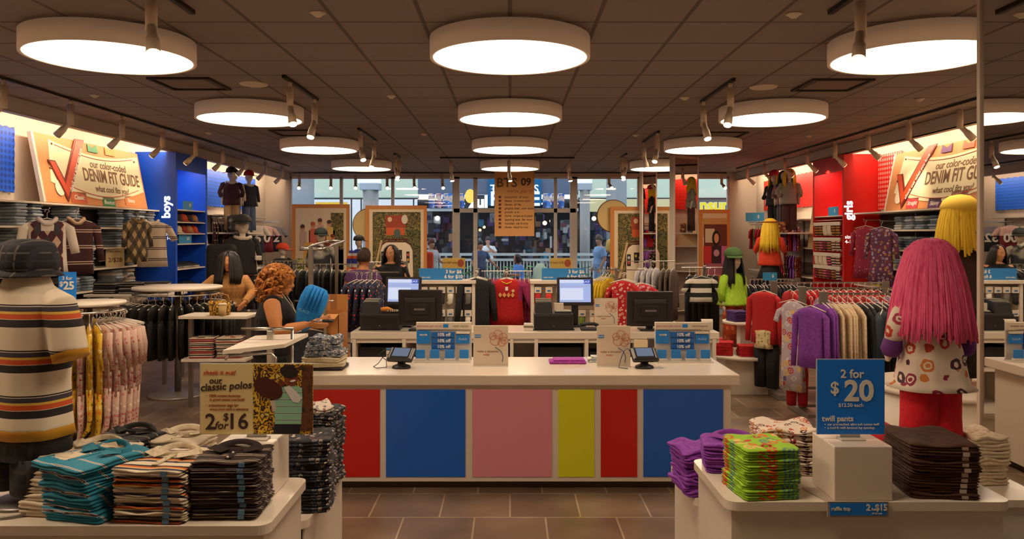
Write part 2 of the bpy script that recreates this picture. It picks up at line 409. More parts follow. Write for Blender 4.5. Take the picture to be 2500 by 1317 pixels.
# track lights
trk = mat('#1a1513', .5); lampw = mat('#d6c2a8', .5); bulbon = emis((1, .78, .5), 14.0, 'spot_bulb'); bulbdim = emis((1, .72, .42), 2.2, 'spot_bulb_dim')
def spot_lamp(aim, on=True):
    """stem with gear box and a swivelling can; aim = direction of the beam in the XY plane + down tilt"""
    t = thing('track_spotlight', 'x', 'spotlight')
    G().cyl((0, 0, -.05), .02, .05, 10).cyl((0, 0, -.27), .034, .22, 12).build('gear_housing', lampw, t)
    ax, ay, az = aim; v = Vector(aim).normalized()
    p0 = Vector((0, 0, -.27))+Vector((ax, ay, 0))*.05
    g = G().tube([Vector((0, 0, -.25)), p0+Vector((0, 0, .0))], .012, 8)
    g.tube([p0-v*.03, p0+v*.06, p0+v*.061, p0+v*.17], [.028, .03, .038, .042], 14).build('lamp_can', lampw, t)
    G().tube([p0+v*.166, p0+v*.178], .036, 14).build('bulb', bulbon if on else bulbdim, t)
    return t
protos = {}
def spot_at(x, y, aim, label, group, on=True, z=CEIL-.03):
    k = (aim, on)
    if k not in protos: t = spot_lamp(aim, on); protos[k] = (t, list(t.children_recursive)); t.location = (x, y, z); t['label'] = label; t['group'] = group; return t
    return copy_tree(protos[k][0], (x, y, z), label=label, group=group, _kids=protos[k][1])
def track(x0, y0, x1, y1, label):
    w = .018; g = G()
    if abs(x1-x0) > abs(y1-y0): g.box((x0, y0-w, CEIL-.03), (x1, y0+w, CEIL-.001))
    else: g.box((x0-w, y0, CEIL-.03), (x0+w, y1, CEIL-.001))
    tag(g.build('light_track', trk), label, 'light track')
track(-4.81, 2, -4.81, 16.9, 'long black lighting track on the ceiling along the boys wall')
track(5.1, 2, 5.1, 17.5, 'long black lighting track on the ceiling along the girls wall')
wsl = []
for k in range(12):
    d = 4.0+1.13*k
    on_ = ('nearest','second','third','fourth','fifth','sixth','seventh','eighth','ninth','tenth','eleventh','farthest')[k]
    spot_at(-4.81, d, (-.75, .1, -.66), f'white track spotlight aimed at the boys wall, {on_} along the track', 'spotlights on the left wall track', False); wsl.append((-4.9, d, -1))
    spot_at(5.1, d+.3, (.75, .1, -.66), f'white track spotlight aimed at the girls wall, {on_} along the track', 'spotlights on the right wall track', False); wsl.append((5.2, d+.3, 1))
for sx, (xx, pairs) in {'left': (-2.12, ((3.6, 5.2, (4.6,)), (7.29, 8.56, (7.5, 8.45)), (10.9, 12.3, (11.05, 12.15)), (14.3, 14.95, (14.4, 14.9)))),
                        'right': (2.14, ((3.6, 5.2, (4.75,)), (7.44, 8.7, (7.55, 8.6)), (11.2, 12.5, (11.3, 12.4)), (14.3, 14.95, (14.4, 14.9))))}.items():
    for i, (a, b, hs) in enumerate(pairs):
        track(xx, a, xx, b, f"short black ceiling track, {('nearest','second','third','farthest')[i]} on the {sx} of the centre lamps")
        for q, h in enumerate(hs):
            s = 1 if sx == 'right' else -1
            spot_at(xx, h, ((-.25 if q == 0 else .10)*s, -.42, -.88), f"white spotlight on the {('nearest','second','third','farthest')[i]} short track {sx} of centre, {'front' if q == 0 else 'rear'} one", 'spotlights on short ceiling tracks')
track(-1.35, 15.05, 1.25, 15.05, 'black ceiling track running across in front of the windows')
for x, nm in ((-1.14, 'left'), (-.02, 'middle'), (1.14, 'right')): spot_at(x, 15.05, (.12, -.2, -.95), f'white spotlight on the cross track near the windows, {nm} one', 'spotlights on the cross track')
track(-5.2, 18.7, 5.2, 18.7, 'black ceiling track just inside the shop windows')
for i, px in enumerate((731, 808, 868, 945, 1011, 1080, 1487, 1640, 1762)): spot_at(X(px, 18.7), 18.7, (.15, -.75, -.5), f"white spotlight shining inwards above the shop windows, {('first','second','third','fourth','fifth','sixth','seventh','eighth','last')[i]} from the left", 'spotlights above the windows')
# real light from the wall spots
for k, (x, y, s) in enumerate(wsl):
    if k % 2 == (k//2) % 2: continue
    ld = bpy.data.lights.new('track_beam', 'SPOT'); ld.energy = SPOT_W*3; ld.color = (1, .76, .5); ld.spot_size = 1.5; ld.spot_blend = .9; ld.shadow_soft_size = .05
    lo = bpy.data.objects.new('track_beam', ld); C.objects.link(lo); lo.location = (x+s*.12, y, 2.9)
    lo.rotation_euler = Vector((s*.7, .05, -.9)).to_track_quat('-Z', 'Y').to_euler()

# ---------------- mall beyond the windows ----------------
mf = mat('#a9aba8', .35); struct('floor_mall', G().box((-22, YB+.2, -.1), (24, 42, 0)), mf)
FY = 30.0
def fac(px0, py0, px1, py1, d=FY): return (X(px0, d), X(px1, d), Z(py1, d), Z(py0, d))
def slab(name, px0, py0, px1, py1, m, d=FY, th=.15, kind='structure'):
    x0, x1, z0, z1 = fac(px0, py0, px1, py1, d)
    o = G().box((x0, d, max(0, z0)), (x1, d+th, z1)).build(name, m)
    if kind: o['kind'] = kind
    return o
pale = mat('#cfdcc6', .6); cool = mat('#c3c8cb', .6); bluegrey = mat('#5c6880', .6)
lit = emis((.80, .88, 1.0), 1.1, 'daylit_shop_window'); litwarm = emis((.95, .90, .55), .75, 'lit_yellow_window')
struct('wall_mall_1', G().box((-22, FY+.15, 3.2), (X(1020, FY), FY+.4, 7)).box((X(1412, FY), FY+.15, 3.2), (24, FY+.4, 7)), cool)
slab('wall_mall_2', 300, 437, 1020, 483, pale); slab('wall_mall_3', 1412, 437, 2300, 483, pale)
slab('window_10', 768, 486, 1018, 760, lit, FY+.1); slab('window_11', 300, 486, 766, 760, lit, FY+.1)
slab('trim_20', 300, 483, 1020, 487, mat('#2c3238', .5), FY-.03, .1); slab('trim_21', 1412, 483, 2300, 486, mat('#2c3238', .5), FY-.03, .1)
for i, px in enumerate((880, 856, 1008)): slab(f'trim_{22+i}', px, 486, px+3, 752, mat('#2c3238', .5), FY+.02, .08)
slab('wall_mall_4', 1020, 380, 1412, 475, bluegrey); slab('wall_mall_5', 1020, 509, 1412, 516, cool)
slab('wall_mall_6', 1440, 486, 1560, 517, litwarm, FY+.1); slab('wall_mall_7', 1560, 486, 2300, 516, mat('#4d5a58', .6), FY+.1)
slab('window_12', 1562, 486, 1700, 517, litwarm, FY+.08)
struct('wall_mall_8', G().box((-22, 34.6, 0), (24, 34.8, 3.2)), mat('#3c4048', .8)); struct('ceiling_mall', G().box((-22, FY+.45, 3.1), (24, 34.55, 3.19)), mat('#6b6f76', .8))
for i, x in enumerate((-2.0, 1.2, 4.5, 8.0)):
    tag(G().box((-.8, -.4, -.03), (.8, .4, 0)).build('ceiling_light', emis((.75, .85, 1), 3.0, 'cool_shop_panel'), None, (x, 32.2, 3.09)), f"cool white ceiling light inside the shops across the mall, {('first','second','third','fourth')[i]} from the left", 'ceiling light', 'ceiling lights in the shops opposite')
struct('wall_mall_9', G().box((-22.2, YB+.2, 0), (-22, 35, 7)).box((24, YB+.2, 0), (24.2, 35, 7)), cool)
# columns with capitals and light boxes
for px0, px1, cap in ((885, 925, 1), (1415, 1441, 1), (712, 768, 0), (1479, 1531, 0)):
    d = 24.0 if cap else 27.0
    x0, x1 = X(px0, d), X(px1, d); g = G(); r = (x1-x0)/2
    g.cyl(((x0+x1)/2, d, 0), r*.95, Z(463 if cap else 395, d), 32)
    o = g.build('mall_column', mat('#93908f' if cap else '#868a8e', .5)); tag(o, f"{'grey column with a pale capital' if cap else 'thick plain grey round column'} in the mall seen through the windows, {'left' if px0 < 1200 else 'right'} side", 'column')
    if cap:
        G().box((x0-.05, d-r, Z(465, d)), (x1+.05, d+r, Z(448, d)), .02).build('capital', mat('#aab4c0', .4), o)
        l = G().box((X(px0-10, d), d-.1, Z(447, d)), (X(px1+4, d), d+.1, Z(424, d))).build('light_box', emis((.8, .92, 1), 1.6, 'mall_light_box')); tag(l, f"bright white light box above the {'left' if px0 < 1200 else 'right'} capped mall column", 'light box')
# shop opposite: signs
def flat_sign(name, label, px0, py0, px1, py1, m, d, th=.06, cat='sign'):
    x0, x1, z0, z1 = fac(px0, py0, px1, py1, d); w, h = x1-x0, z1-z0
    t = thing(name, label, cat, ((x0+x1)/2, d, (z0+z1)/2))
    G().box((-w/2, 0, -h/2), (w/2, th, h/2)).build('sign_panel', m, t)
    return t, w, h
t, w, h = flat_sign('shop_sign', 'blue shop sign with white capitals across the mall, mostly behind the hanging list banner', 1192, 437, 1322, 502, emis((.02, .13, .32), 1.2, 'blue_light_sign'), FY-.12)
lw = emis((.9, .95, 1), 1.3, 'lit_letters')
text(t, 'T', .42, (-w/2+.2, -.01, .12), lw, bold=.02); text(t, 'S', .42, (w/2-.2, -.01, .12), lw, bold=.02)
text(t, 'P', .75, (-w/2+.26, -.01, -.28), lw, bold=.03); text(t, 'E', .75, (w/2-.25, -.01, -.28), lw, bold=.03)
t, w, h = flat_sign('shop_sign', 'dark sign band with white lower-case letters across the mall', 1135, 476, 1192, 510, mat('#262a38', .5), FY-.1)
text(t, 'zul', .62, (.08, -.01, -.02), emis((1, 1, 1), 1.8, 'lit_letters_white'), bold=.05)
tag(G().ball((0, 0, 0), (.2, .05, .27)).build('wall_lantern', emis((1, .6, .12), 1.6, 'amber_glow'), None, (X(1148, FY-.2), FY-.25, Z(480, FY))), 'amber glowing oval lantern beside the white lettering across the mall', 'lantern')
t, w, h = flat_sign('shop_sign', 'grey fascia with yellow outlined letters across the mall at the right', 1700, 487, 1790, 517, mat('#4d5a58', .6), FY-.05)
text(t, 'nsun', .62, (.0, -.02, 0), emis((.95, .82, .05), 1.1, 'yellow_letters'), bold=.035); text(t, 'nsun', .62, (.0, -.012, 0), emis((.95, .95, .9), 1.0, 'white_outline'), bold=.06)
t, w, h = flat_sign('shop_sign', 'yellow shop sign strip across the mall above the left window poster', 770, 494, 848, 506, mat('#e2b020', .5, emit=.3), FY-.05)
for i, (a, b, c) in enumerate(((1046, 1062, '#3b62a8'), (1064, 1078, '#a06a80'), (1080, 1104, '#2b6fc0'), (1122, 1134, '#2a66b8'), (1325, 1345, '#3a78c8'), (1346, 1362, '#8b6a88'), (1363, 1378, '#2f63ae'))):
    t, w, h = flat_sign('window_graphic', f"tall {('dark blue','mauve','bright blue','narrow blue','light blue','purple grey','deep blue')[i]} shop window graphic panel across the mall", a, 472, b, 508, noisy([c, '#c8b0a8', c, '#2c3c70'], 2.5, .5, const=True), FY-.1, .05, 'window graphic')
# merchandise inside the opposite shops
rs = random.Random(3)
mcols = ['#1a1c24', '#4c4f58', '#8a8e94', '#5a4078', '#3a7c94', '#a07858', '#2c3038', '#7c4858', '#3c4468', '#b8b8b8', '#22242c', '#5c6068', '#303440']
def merch(px0, px1, n, label, seed):
    rr = random.Random(seed); g = G()
    for k in range(n):
        px = rr.uniform(px0, px1); py = rr.uniform(528, 650); d = rr.uniform(FY+1.2, 33.8)
        g.mi = rr.randrange(len(mcols)); x, z = X(px, d), Z(py, d); w = rr.uniform(.08, .3); h = rr.uniform(.1, .5)
        g.box((x-w/2, d, z-h/2), (x+w/2, d+.15, z+h/2), .04)
    o = g.build('shop_merchandise', [mat(c, .7) for c in mcols]); tag(o, label, 'merchandise', kind='stuff')
merch(1020, 1120, 110, 'jumble of clothing hung in the left part of the shop across the mall', 1); merch(1165, 1410, 160, 'jumble of goods in the dark shop across the mall', 2); merch(1445, 1500, 70, 'jumble of goods in the right shop across the mall', 4); merch(1560, 1790, 90, 'goods behind the far right shop window across the mall', 5)
for i, (px, py, e) in enumerate(((1068, 533, 6), (1172, 562, 2), (1200, 540, 3), (1182, 555, 3), (1330, 545, 4), (1345, 540, 3), (1450, 534, 5), (1466, 531, 5), (1260, 550, 3))):
    o = G().ball((0, 0, 0), .09 if e > 3 else .06, 12, 8).build('shop_lamp', emis((1, .6, .35) if i != 0 else (1, .95, .85), e, 'shop_bulb'), None, (X(px, 31.5), 31.5, Z(py, 31.5))); tag(o, 'small glowing lamp inside the shops across the mall, '+('white one beside the left mullion','upper left of the banner','highest left of the banner','left of the banner','just right of the banner','second right of the banner','left of the blue shirted man','above the blue shirted man','hidden behind the banner')[i], 'lamp', 'lamps in the shops opposite')
# railing around the opening in the mall floor
rl = thing('mall_railing', 'long white balustrade with grey top rail in the mall outside the windows', 'railing', (0, 23.5, 0))
G().box((-7, -.06, 1.0), (2.9, .06, 1.07)).box((-7, -.08, 1.16), (2.9, -.02, 1.24)).build('top_rail', mat('#c8cccc', .4), rl)
G().box((-7, -.03, .1), (2.9, .03, .16)).build('bottom_rail', mat('#c8cccc', .4), rl)
gb = G()
for k in range(100): gb.box((-7+k*.1, -.015, .12), (-7+k*.1+.035, .015, 1.02))
gb.build('baluster_row', mat('#d4d6d2', .5), rl)
gb = G()
for x in (-6.9, -4.2, -1.5, 1.2, 2.85): gb.box((x-.03, -.09, 0), (x+.03, -.04, 1.2))
gb.build('post_row', mat('#b8bcbc', .4), rl)
pl = thing('mall_planter', 'low planter with green foliage at the mall railing', 'planter', (0, 22.9, 0))
G().box((-3.0, -.25, 0), (2.4, .25, .42), .02).build('planter_box', mat('#8e8d88', .7), pl)
gl = G(); rr = random.Random(5)
for k in range(420):
    x, y, z = rr.uniform(-2.9, 2.3), rr.uniform(-.2, .2), rr.uniform(.45, .85); a = rr.uniform(0, 6.3); s = rr.uniform(.05, .11)
    gl.raw([(x, y, z), (x+s*math.cos(a), y+s*math.sin(a), z+s*.6), (x+2*s*math.cos(a), y+2*s*math.sin(a), z+s*.3), (x+s*math.cos(a+.8), y+s*math.sin(a+.8), z+.02)], [(0, 1, 2, 3)])
tag(gl.build('foliage', noisy(['#2f5a30', '#5c8a48', '#3a6a50'], 4), pl), None, None, kind='stuff')
# ---------------- front counter ----------------
CZ = .82
def rounded(x0, y0, x1, y1, r, n=6):
    pts = []
    for cx, cy, a in ((x1-r, y1-r, 0), (x0+r, y1-r, 90), (x0+r, y0+r, 180), (x1-r, y0+r, 270)):
        for k in range(n+1): t = math.radians(a+90*k/n); pts.append((cx+r*math.cos(t), cy+r*math.sin(t)))
    return pts
ct = thing('cash_counter', 'long white cash counter with coloured square panels across its front', 'counter', (0, 5.45, 0))
G().box((-1.56, .03, .06), (1.555, .72, .745)).build('counter_body', WHITE, ct)
G().box((-1.52, .1, 0), (1.5, .68, .06)).build('plinth', mat('#4a3a32', .6), ct)
G().box((-1.6, -.02, .745), (1.606, .78, CZ), .008).build('countertop', WHITEGLOSS, ct)
for a, b, c, nm in ((732, 927, '#c21208', 'red'), (942, 1136, '#1560c8', 'blue'), (1153, 1347, '#d98c9c', 'pink'), (1363, 1451, '#d8d81c', 'yellow green'), (1467, 1556, '#c21208', 'narrow red'), (1571, 1766, '#1560c8', 'right blue')):
    o = G().box((X(a, 5.47), .022, Z(1166, 5.47)), (X(b, 5.47), .03, Z(952, 5.47)), .002).build('front_panel', mat(c, .35), ct); o['label'] = nm+' square panel'
# back counter with open bays
BY = 7.8
bc = thing('back_counter', 'long white back counter with dark open shelf bays behind the cash counter', 'counter', (0, BY, 0))
x0, x1 = -1.6, 2.1
G().box((x0, 0, .75), (x1, .6, CZ), .006).build('countertop', WHITEGLOSS, bc)
g = G(); g.box((x0, .58, 0), (x1, .6, .75)).box((x0, .02, 0), (x1, .58, .05)).box((x0, .02, .42), (x1, .57, .45)).box((x0, .02, .71), (x1, .57, .75))
g.build('carcass', WHITE, bc)
for px in (860, 982, 1110, 1245, 1305, 1428, 1510, 1548, 1660, 1740):
    xx = X(px, BY); G().box((xx, .0, .05), (xx+.035, .57, .75)).build('upright', WHITE, bc)
dk = mat('#1b1718', .5)
for a, b in ((872, 978), (1318, 1425), (1122, 1240), (1524, 1543)):
    o = G().box((X(a, BY), .1, .5), (X(b, BY)-.01, .5, .70), .004).build('drawer_box', dk, None, (0, BY, 0)); o.location.z = -.045
    tag(o, {872: 'black box in the left bay of the back counter', 1318: 'black box in the bay right of centre in the back counter', 1122: 'dark box in the back counter bay behind the left acrylic sign', 1524: 'narrow dark box in the right part of the back counter'}[a], 'box')
for px, nm in ((1018, 'left'), (1458, 'right')):
    t = thing('power_unit', f'dark power unit with a small red light in the {nm} bay of the back counter', 'power unit', (X(px, BY+.1), BY+.12, .455))
    G().box((-.08, 0, 0), (.08, .25, .15), .005).build('casing', dk, t)
    G().ball((0.0, -.004, .09), .011, 10, 8).build('indicator_light', emis((1, .02, .02), 6, 'red_light'), t)

# ---------------- registers ----------------
def register(cx, left):
    s = 'left' if left else 'right'
    t = thing('cash_register', f'black cash drawer of the {s} till on the back counter', 'cash drawer', (cx, 7.95, CZ))
    g = G(); g.box((-.2, 0, .012), (.2, .22, .17), .006).build('drawer_case', DARK, t)
    G().box((-.19, -.006, .03), (.19, 0, .15), .004).build('drawer_front', mat('#1d1a1c', .35), t)
    G().box((-.21, -.01, 0), (.21, .22, .012)).build('base_plate', BLACK, t)
    G().cyl((0, -.006, .045), .008, .005, 10).build('lock', CHROME, t)
    px = cx-.1
    t2 = thing('receipt_printer', f'charcoal receipt printer on the {s} cash drawer', 'printer', (px, 7.98, CZ+.17))
    G().raw([(-.09, -.02, 0), (.09, -.02, 0), (.09, .2, 0), (-.09, .2, 0), (-.08, 0, .11), (.08, 0, .11), (.08, .2, .14), (-.08, .2, .14)], [(0, 1, 5, 4), (1, 2, 6, 5), (2, 3, 7, 6), (3, 0, 4, 7), (4, 5, 6, 7), (3, 2, 1, 0)]).build('printer_body', BLACK, t2)
    G().box((-.075, .03, .118), (.075, .05, .124)).box((-.075, .09, .127), (.075, .10, .133)).box((-.075, .14, .134), (.075, .16, .14)).build('paper_slot', mat('#a09689', .4), t2)
    t3 = thing('keyboard', f'small keypad with pale keys on the {s} cash drawer', 'keypad', (cx+.1, 8.0, CZ+.17))
    G().box((-.085, -.02, 0), (.085, .1, .02), .004).build('keypad_body', DARK, t3)
    g = G()
    for i in range(6):
        for j in range(4): g.box((-.075+i*.026, -.01+j*.026, .02), (-.075+i*.026+.02, -.01+j*.026+.02, .028))
    tag(g.build('keys', mat('#c8c0b0', .5), t3), None, None)
def screen(cx, zt, w, h, face, tilt, label, name='touch_screen_monitor', lean=0, ystand=8.29):
    """monitor whose top is at zt; face -1: shows its screen to the front"""
    t = thing(name, label, 'monitor', (cx, ystand, CZ), rot=(0, 0, lean))
    M = Matrix.Translation((0, 0, zt-CZ-h/2)) @ Matrix.Rotation(tilt, 4, 'X')
    g = G().box((-w/2, -.02, -h/2), (w/2, .02, h/2), .008)
    if face > 0: g.box((-w*.36, -.05, -h*.36), (w*.36, -.02, h*.3), .015).box((-w*.2, -.065, -h*.18), (w*.2, -.05, h*.12), .01)
    g.xf(M).build('casing', mat('#242022', .38), t)
    if face < 0:
        e = emis((.42, .5, .85), 1.0, 'screen_glow')
        G().box((-w*.43, -.0225, -h*.38), (w*.43, -.0205, h*.42)).xf(M).build('display', e, t)
        lt = emis((.72, .76, .95), 1.0, 'screen_white'); nv = emis((.06, .09, .5), 1.0, 'screen_navy'); gy = emis((.45, .5, .7), .9, 'screen_grey')
        G().box((-w*.43, -.0235, h*.3), (w*.22, -.0227, h*.41)).box((-w*.41, -.0235, -h*.3), (w*.22, -.0227, h*.12)).xf(M).build('window_pane', lt, t)
        G().box((w*.24, -.0235, h*.27), (w*.43, -.0227, h*.41)).xf(M).build('title_block', nv, t)
        G().box((-w*.41, -.0235, h*.17), (w*.42, -.0227, h*.20)).box((-w*.41, -.0235, -h*.36), (w*.22, -.0227, -h*.33)).xf(M).build('menu_bar', gy, t)
        q = text(t, 'PLACE', w*.075, (0, 0, 0), lt, bold=.02, sx=.9); q.data.transform(Matrix.Rotation(PI/2, 4, 'X')); q.rotation_euler = (0, 0, 0)
        q.data.transform(M @ Matrix.Translation((w*.335, -.0245, h*.34)))
    else:
        G().box((-w*.33, -.054, h*.18), (w*.33, -.0505, h*.26)).xf(M).build('vent_strip', mat('#3a3636', .3), t)
        G().box((-w*.12, -.068, -.02), (w*.12, -.0655, .0)).xf(M).build('badge', mat('#6b6763', .3), t)
    hb = zt-CZ-h*.6
    G().box((-.035, .0, .018), (.035, .045, hb+.05), .008).build('stand_neck', BLACK, t)
    G().box((-.11, -.09, 0), (.11, .1, .018), .006).build('stand_base', BLACK, t)
    return t
register(X(927, 7.95), True); register(X(1352, 7.95), False)
screen(X(985, 8.28), Z(677, 8.28), .385, .30, -1, -.12, 'black till monitor with a blue lit screen on the back counter, left one', lean=-.12)
screen(X(1404, 8.28), Z(678, 8.28), .385, .30, -1, -.12, 'black till monitor with a blue lit screen on the back counter, right one')
screen(X(1026, 7.95), Z(708, 7.95), .45, .365, 1, .06, 'black monitor seen from behind beside the left till', 'monitor', lean=-.05, ystand=7.97)
screen(X(1587, 7.95), Z(712, 7.95), .47, .36, 1, .06, 'black monitor seen from behind at the right end of the back counter', 'monitor', lean=0, ystand=7.97)

# barcode scanner, phone and papers around the tills
t = thing('barcode_scanner', 'orange and white striped hand scanner on the left cash drawer', 'scanner', (X(948, 8.0), 7.97, CZ+.192))
G().tube([(-.07, 0, .02), (.0, 0, .03), (.05, -.01, .015)], [.02, .018, .012], 8).build('scanner_body', mat('#d88a18', .5), t)
G().box((.02, -.03, 0), (.1, .01, .02), .006).build('scanner_head', stripes([(0, '#1a1614'), (.5, '#d8c8a8')], .02, 'X'), t)
for px, s in ((1290, 'left of the right till'), ):
    t = thing('card_box', 'small white card box '+s, 'box', (X(px, 7.9), 7.9, CZ)); G().box((-.045, 0, 0), (.045, .08, .07), .004).build('box_body', WHITE, t); G().box((-.05, -.004, .035), (.05, .084, .05)).build('box_lid', STEEL, t)
t = thing('telephone', 'dark telephone lying on the back counter right of the right till', 'telephone', (X(1440, 7.9), 7.9, CZ))
G().box((-.09, 0, 0), (.09, .14, .03), .008).build('phone_base', DARK, t); G().tube([(-.09, .05, .05), (-.05, .05, .065), (.05, .05, .065), (.09, .05, .05)], .018, 8).build('handset', BLACK, t)
tag(G().box((-.05, 0, 0), (.05, .02, .1), .003).build('note_card', WHITE, None, (X(1362, 8.2), 8.06, CZ+.17)), 'pale note card standing beside the right receipt printer', 'card')
g = G().box((-.16, 0, .0), (.12, .15, .03), .01).box((-.1, .02, .03), (.16, .13, .055), .012)
tag(g.build('folded_cloth', cloth('#56606c', '#3c4450'), None, (X(1110, 7.95), 7.95, CZ)), 'grey blue garment crumpled on the back counter beside the left monitor', 'garment')

# ---------------- gift card displays ----------------
lb = mat('#1c7cd0', .35); lbd = mat('#1462b4', .35); acr = mat('#cfc8bf', .12)
def card_display(cx, left):
    s = 'left' if left else 'right'; d0 = 5.98
    t = thing('gift_card_display', f'{s} gift card stand on the counter with blue cards and three 10% off strips', 'card display', (cx, d0, CZ))
    w = .43; h = .30
    def q(x, z): return (x-w/2, z)   # local
    G().box((-w/2, .06, 0), (w/2, .075, h), .003).build('back_panel', acr, t)
    G().box((-w/2, -.05, .0), (w/2, .075, .008)).build('base_tray', acr, t)
    G().box((-w/2, .04, h-.055), (w/2, .06, h), .003).build('header_strip', mat('#d8ccb8', .5), t)
    text(t, 'personal gift cards', .026, (-.11, .038, h-.028), mat('#c08088', .5)); G().box((-.005, .036, h-.04), (.035, .039, h-.014)).build('header_logo', lb, t)
    text(t, 'never expires', .022, (.13, .038, h-.028), mat('#8a7868', .5))
    for i, z in enumerate((.205, .158, .112)):
        k = G().box((-.095, .035, z-.02), (.085, .052, z+.02), .002).build('discount_strip', lbd, t); text(k, '10% off', .034, (0, .033, z), LETTER, bold=.03)
    k = G().box((-.21, .035, .135), (-.105, .052, .235), .002).build('gift_card', lb, t); text(k, 'toggle', .024, (-.157, .033, .205), LETTER, bold=.02)
    G().box((.095, .035, .135), (.2, .052, .205), .002).build('gift_card', lb, t)
    k = G().box((.095, .03, .212), (.2, .05, .228), .002).build('leaflet', mat('#d8d0c0', .5), t)
    text(t, 'PLACE', .022, (.147, .033, .17), mat('#a8c4dc', .4), bold=.02)
    for x in (-.175, -.065, .05, .16):
        G().box((x-.035, -.02, .03), (x+.035, .0, .095), .002).build('gift_card', lb, t); G().box((x-.042, -.028, .008), (x+.042, .01, .03), .002).build('card_pocket', acr, t)
    return t
card_display(X(1083, 6.0), True); card_display(X(1669, 6.0), False)

# acrylic sign holders with flower drawing
def flower_holder(cx, cy, cz, w, h, s, thin=False):
    t = thing('acrylic_sign_holder', s, 'sign holder', (cx, cy, cz))
    G().box((-w/2, 0, .0), (w/2, .006, h), .002).build('holder_sheet', mat('#dacbb5', .3), t); G().box((-w/2, -.03, 0), (w/2, .04, .004)).build('foot', acr, t)
    k = w/.24
    k_or = mat('#c2561c', .5)
    for fx, fz, r in ((.05, .235, .03), (.085, .215, .026), (.03, .19, .034), (.075, .175, .026), (.095, .19, .024), (.015, .22, .024)):
        pts = [Vector(((fx)*k+r*k*math.cos(a*PI/12), -.004, fz*h/.3+r*k*math.sin(a*PI/12))) for a in range(25)]
        G().tube(pts, .0016, 5).build('flower_line', k_or, t)
    G().tube([(.03*k, -.004, .14*h/.3), (.07*k, -.004, .11*h/.3), (.085*k, -.004, .07*h/.3), (.08*k, -.004, .03)], .0025, 5).build('stem_line', mat('#243c78', .5), t)
    b = G().box((-w/2+.01*k, -.003, h*.70), (-w/2+.052*k, -.0005, h*.78)).build('logo_patch', lb, t)
    text(t, 'PLACE', .014*k, (-w/2+.031*k, -.004, h*.74), LETTER, bold=.02)
    text(t, 'make a donation', .022*k, (-.02*k, -.003, h*.36), mat('#8c5a50', .5)); text(t, 'today', .02*k, (-.03*k, -.003, h*.28), mat('#c26a40', .5))
flower_holder(X(1198, 5.8), 5.8, CZ, .26, .30, 'clear sign holder with an orange flower drawing on the counter, left one')
flower_holder(X(1498, 5.78), 5.78, CZ, .25, .30, 'clear sign holder with an orange flower drawing beside the right card terminal')
flower_holder(X(1480, 8.3), 8.3, CZ, .25, .30, 'flower drawing sign holder on the back counter right of the right till')

# card terminals
def terminal(cx, cy, rz, label):
    t = thing('card_terminal', label, 'card terminal', (cx, cy, CZ), rz)
    G().lathe([(.001, 0), (.07, 0), (.065, .015), (.03, .03), (.025, .06), (.001, .065)]).build('stand', BLACK, t)
    M = Matrix.Translation((0, 0, .095)) @ Matrix.Rotation(math.radians(38), 4, 'X')
    G().box((-.1, -.065, -.018), (.1, .065, .018), .014).xf(M).build('terminal_body', mat('#1b1a1e', .35), t)
    G().box((-.062, -.03, .0185), (.062, .05, .0195)).xf(M).build('display', emis((.16, .19, .26), 1.0, 'dim_screen'), t)
    G().box((-.085, -.05, .0183), (-.075, .05, .022), .002).box((.072, -.05, .0183), (.082, .05, .022), .002).xf(M).build('stylus_rail', STEEL, t)
    return t
tm = terminal(X(980, 5.72), 5.72, -.25, 'black card terminal with a small screen at the left of the counter')
G().tube([(-.09, .02, .1), (-.14, 0, .08), (-.17, -.03, .03), (-.2, -.05, .006), (-.16, -.08, .004), (-.1, -.04, .006), (-.12, 0, .05), (-.19, .02, .09), (-.15, .03, .12), (-.1, .04, .12)], .003, 6).build('coiled_cord', BLACK, tm)
tm = terminal(X(1573, 5.72), 5.72, .12, 'black card terminal beside the flower sign holder at the right of the counter')
G().tube([(-.08, .02, .1), (-.12, .03, .14), (-.15, .02, .12), (-.18, 0, .06), (-.2, -.03, .01), (-.14, -.06, .006)], .003, 6).build('cord', mat('#26345c', .4), tm)
t = thing('sign_card', 'white card with a blue header strip behind the left card terminal', 'card', (X(971, 6.12), 6.12, CZ))
G().box((-.09, 0, 0), (.09, .004, .085)).build('card_sheet', WHITE, t); G().box((-.09, -.002, .068), (.09, 0, .085)).build('header_strip', lb, t)
t = thing('folded_shirt', 'purple shirt lying folded on the counter left of the right flower sign', 'shirt', (X(1385, 5.95), 5.95, CZ))
G().box((-.14, -.08, 0), (.14, .08, .02), .009).box((-.11, -.07, .018), (.13, .06, .034), .009).build('shirt_body', cloth('#8a2a8c', '#a83aa0'), t)
g = G().box((-.08, -.06, 0), (.08, .07, .012), .002).box((-.07, -.05, .012), (.085, .06, .022), .002).box((-.09, -.05, .022), (.07, .06, .03), .002).box((-.06, -.04, .03), (.08, .05, .045), .002)
tag(g.build('paper_stack', noisy(['#d8d0c0', '#9aa4ac', '#c8c0b4'], 14, .6, const=True), None, (X(1462, 6.0), 6.0, CZ)), 'stack of papers and envelopes on the counter behind the right flower sign', 'paper stack')
t = thing('credit_slip_box', 'dark upright box with a cream card on the counter behind the right terminal', 'box', (X(1583, 6.12), 6.12, CZ))
G().box((-.0, 0, 0), (.07, .06, .16), .004).build('box_body', mat('#4a403c', .5), t); G().box((-.11, 0, 0), (-.005, .01, .15)).build('card', mat('#dccaa4', .6), t)
t = thing('receipt_roll', 'white receipt paper curling over the right gift card stand', 'paper', (X(1722, 6.1), 6.024, CZ+.268))
G().loft([[(-.05, 0, -.03), (-.05, 0, .03), (-.05, .002, .05), (-.05, .02, .055)], [(.04, 0, -.03), (.04, 0, .03), (.04, .002, .05), (.04, .02, .055)]], cap=False, closed=False).build('paper_curl', mat('#ddd2c2', .7), t)
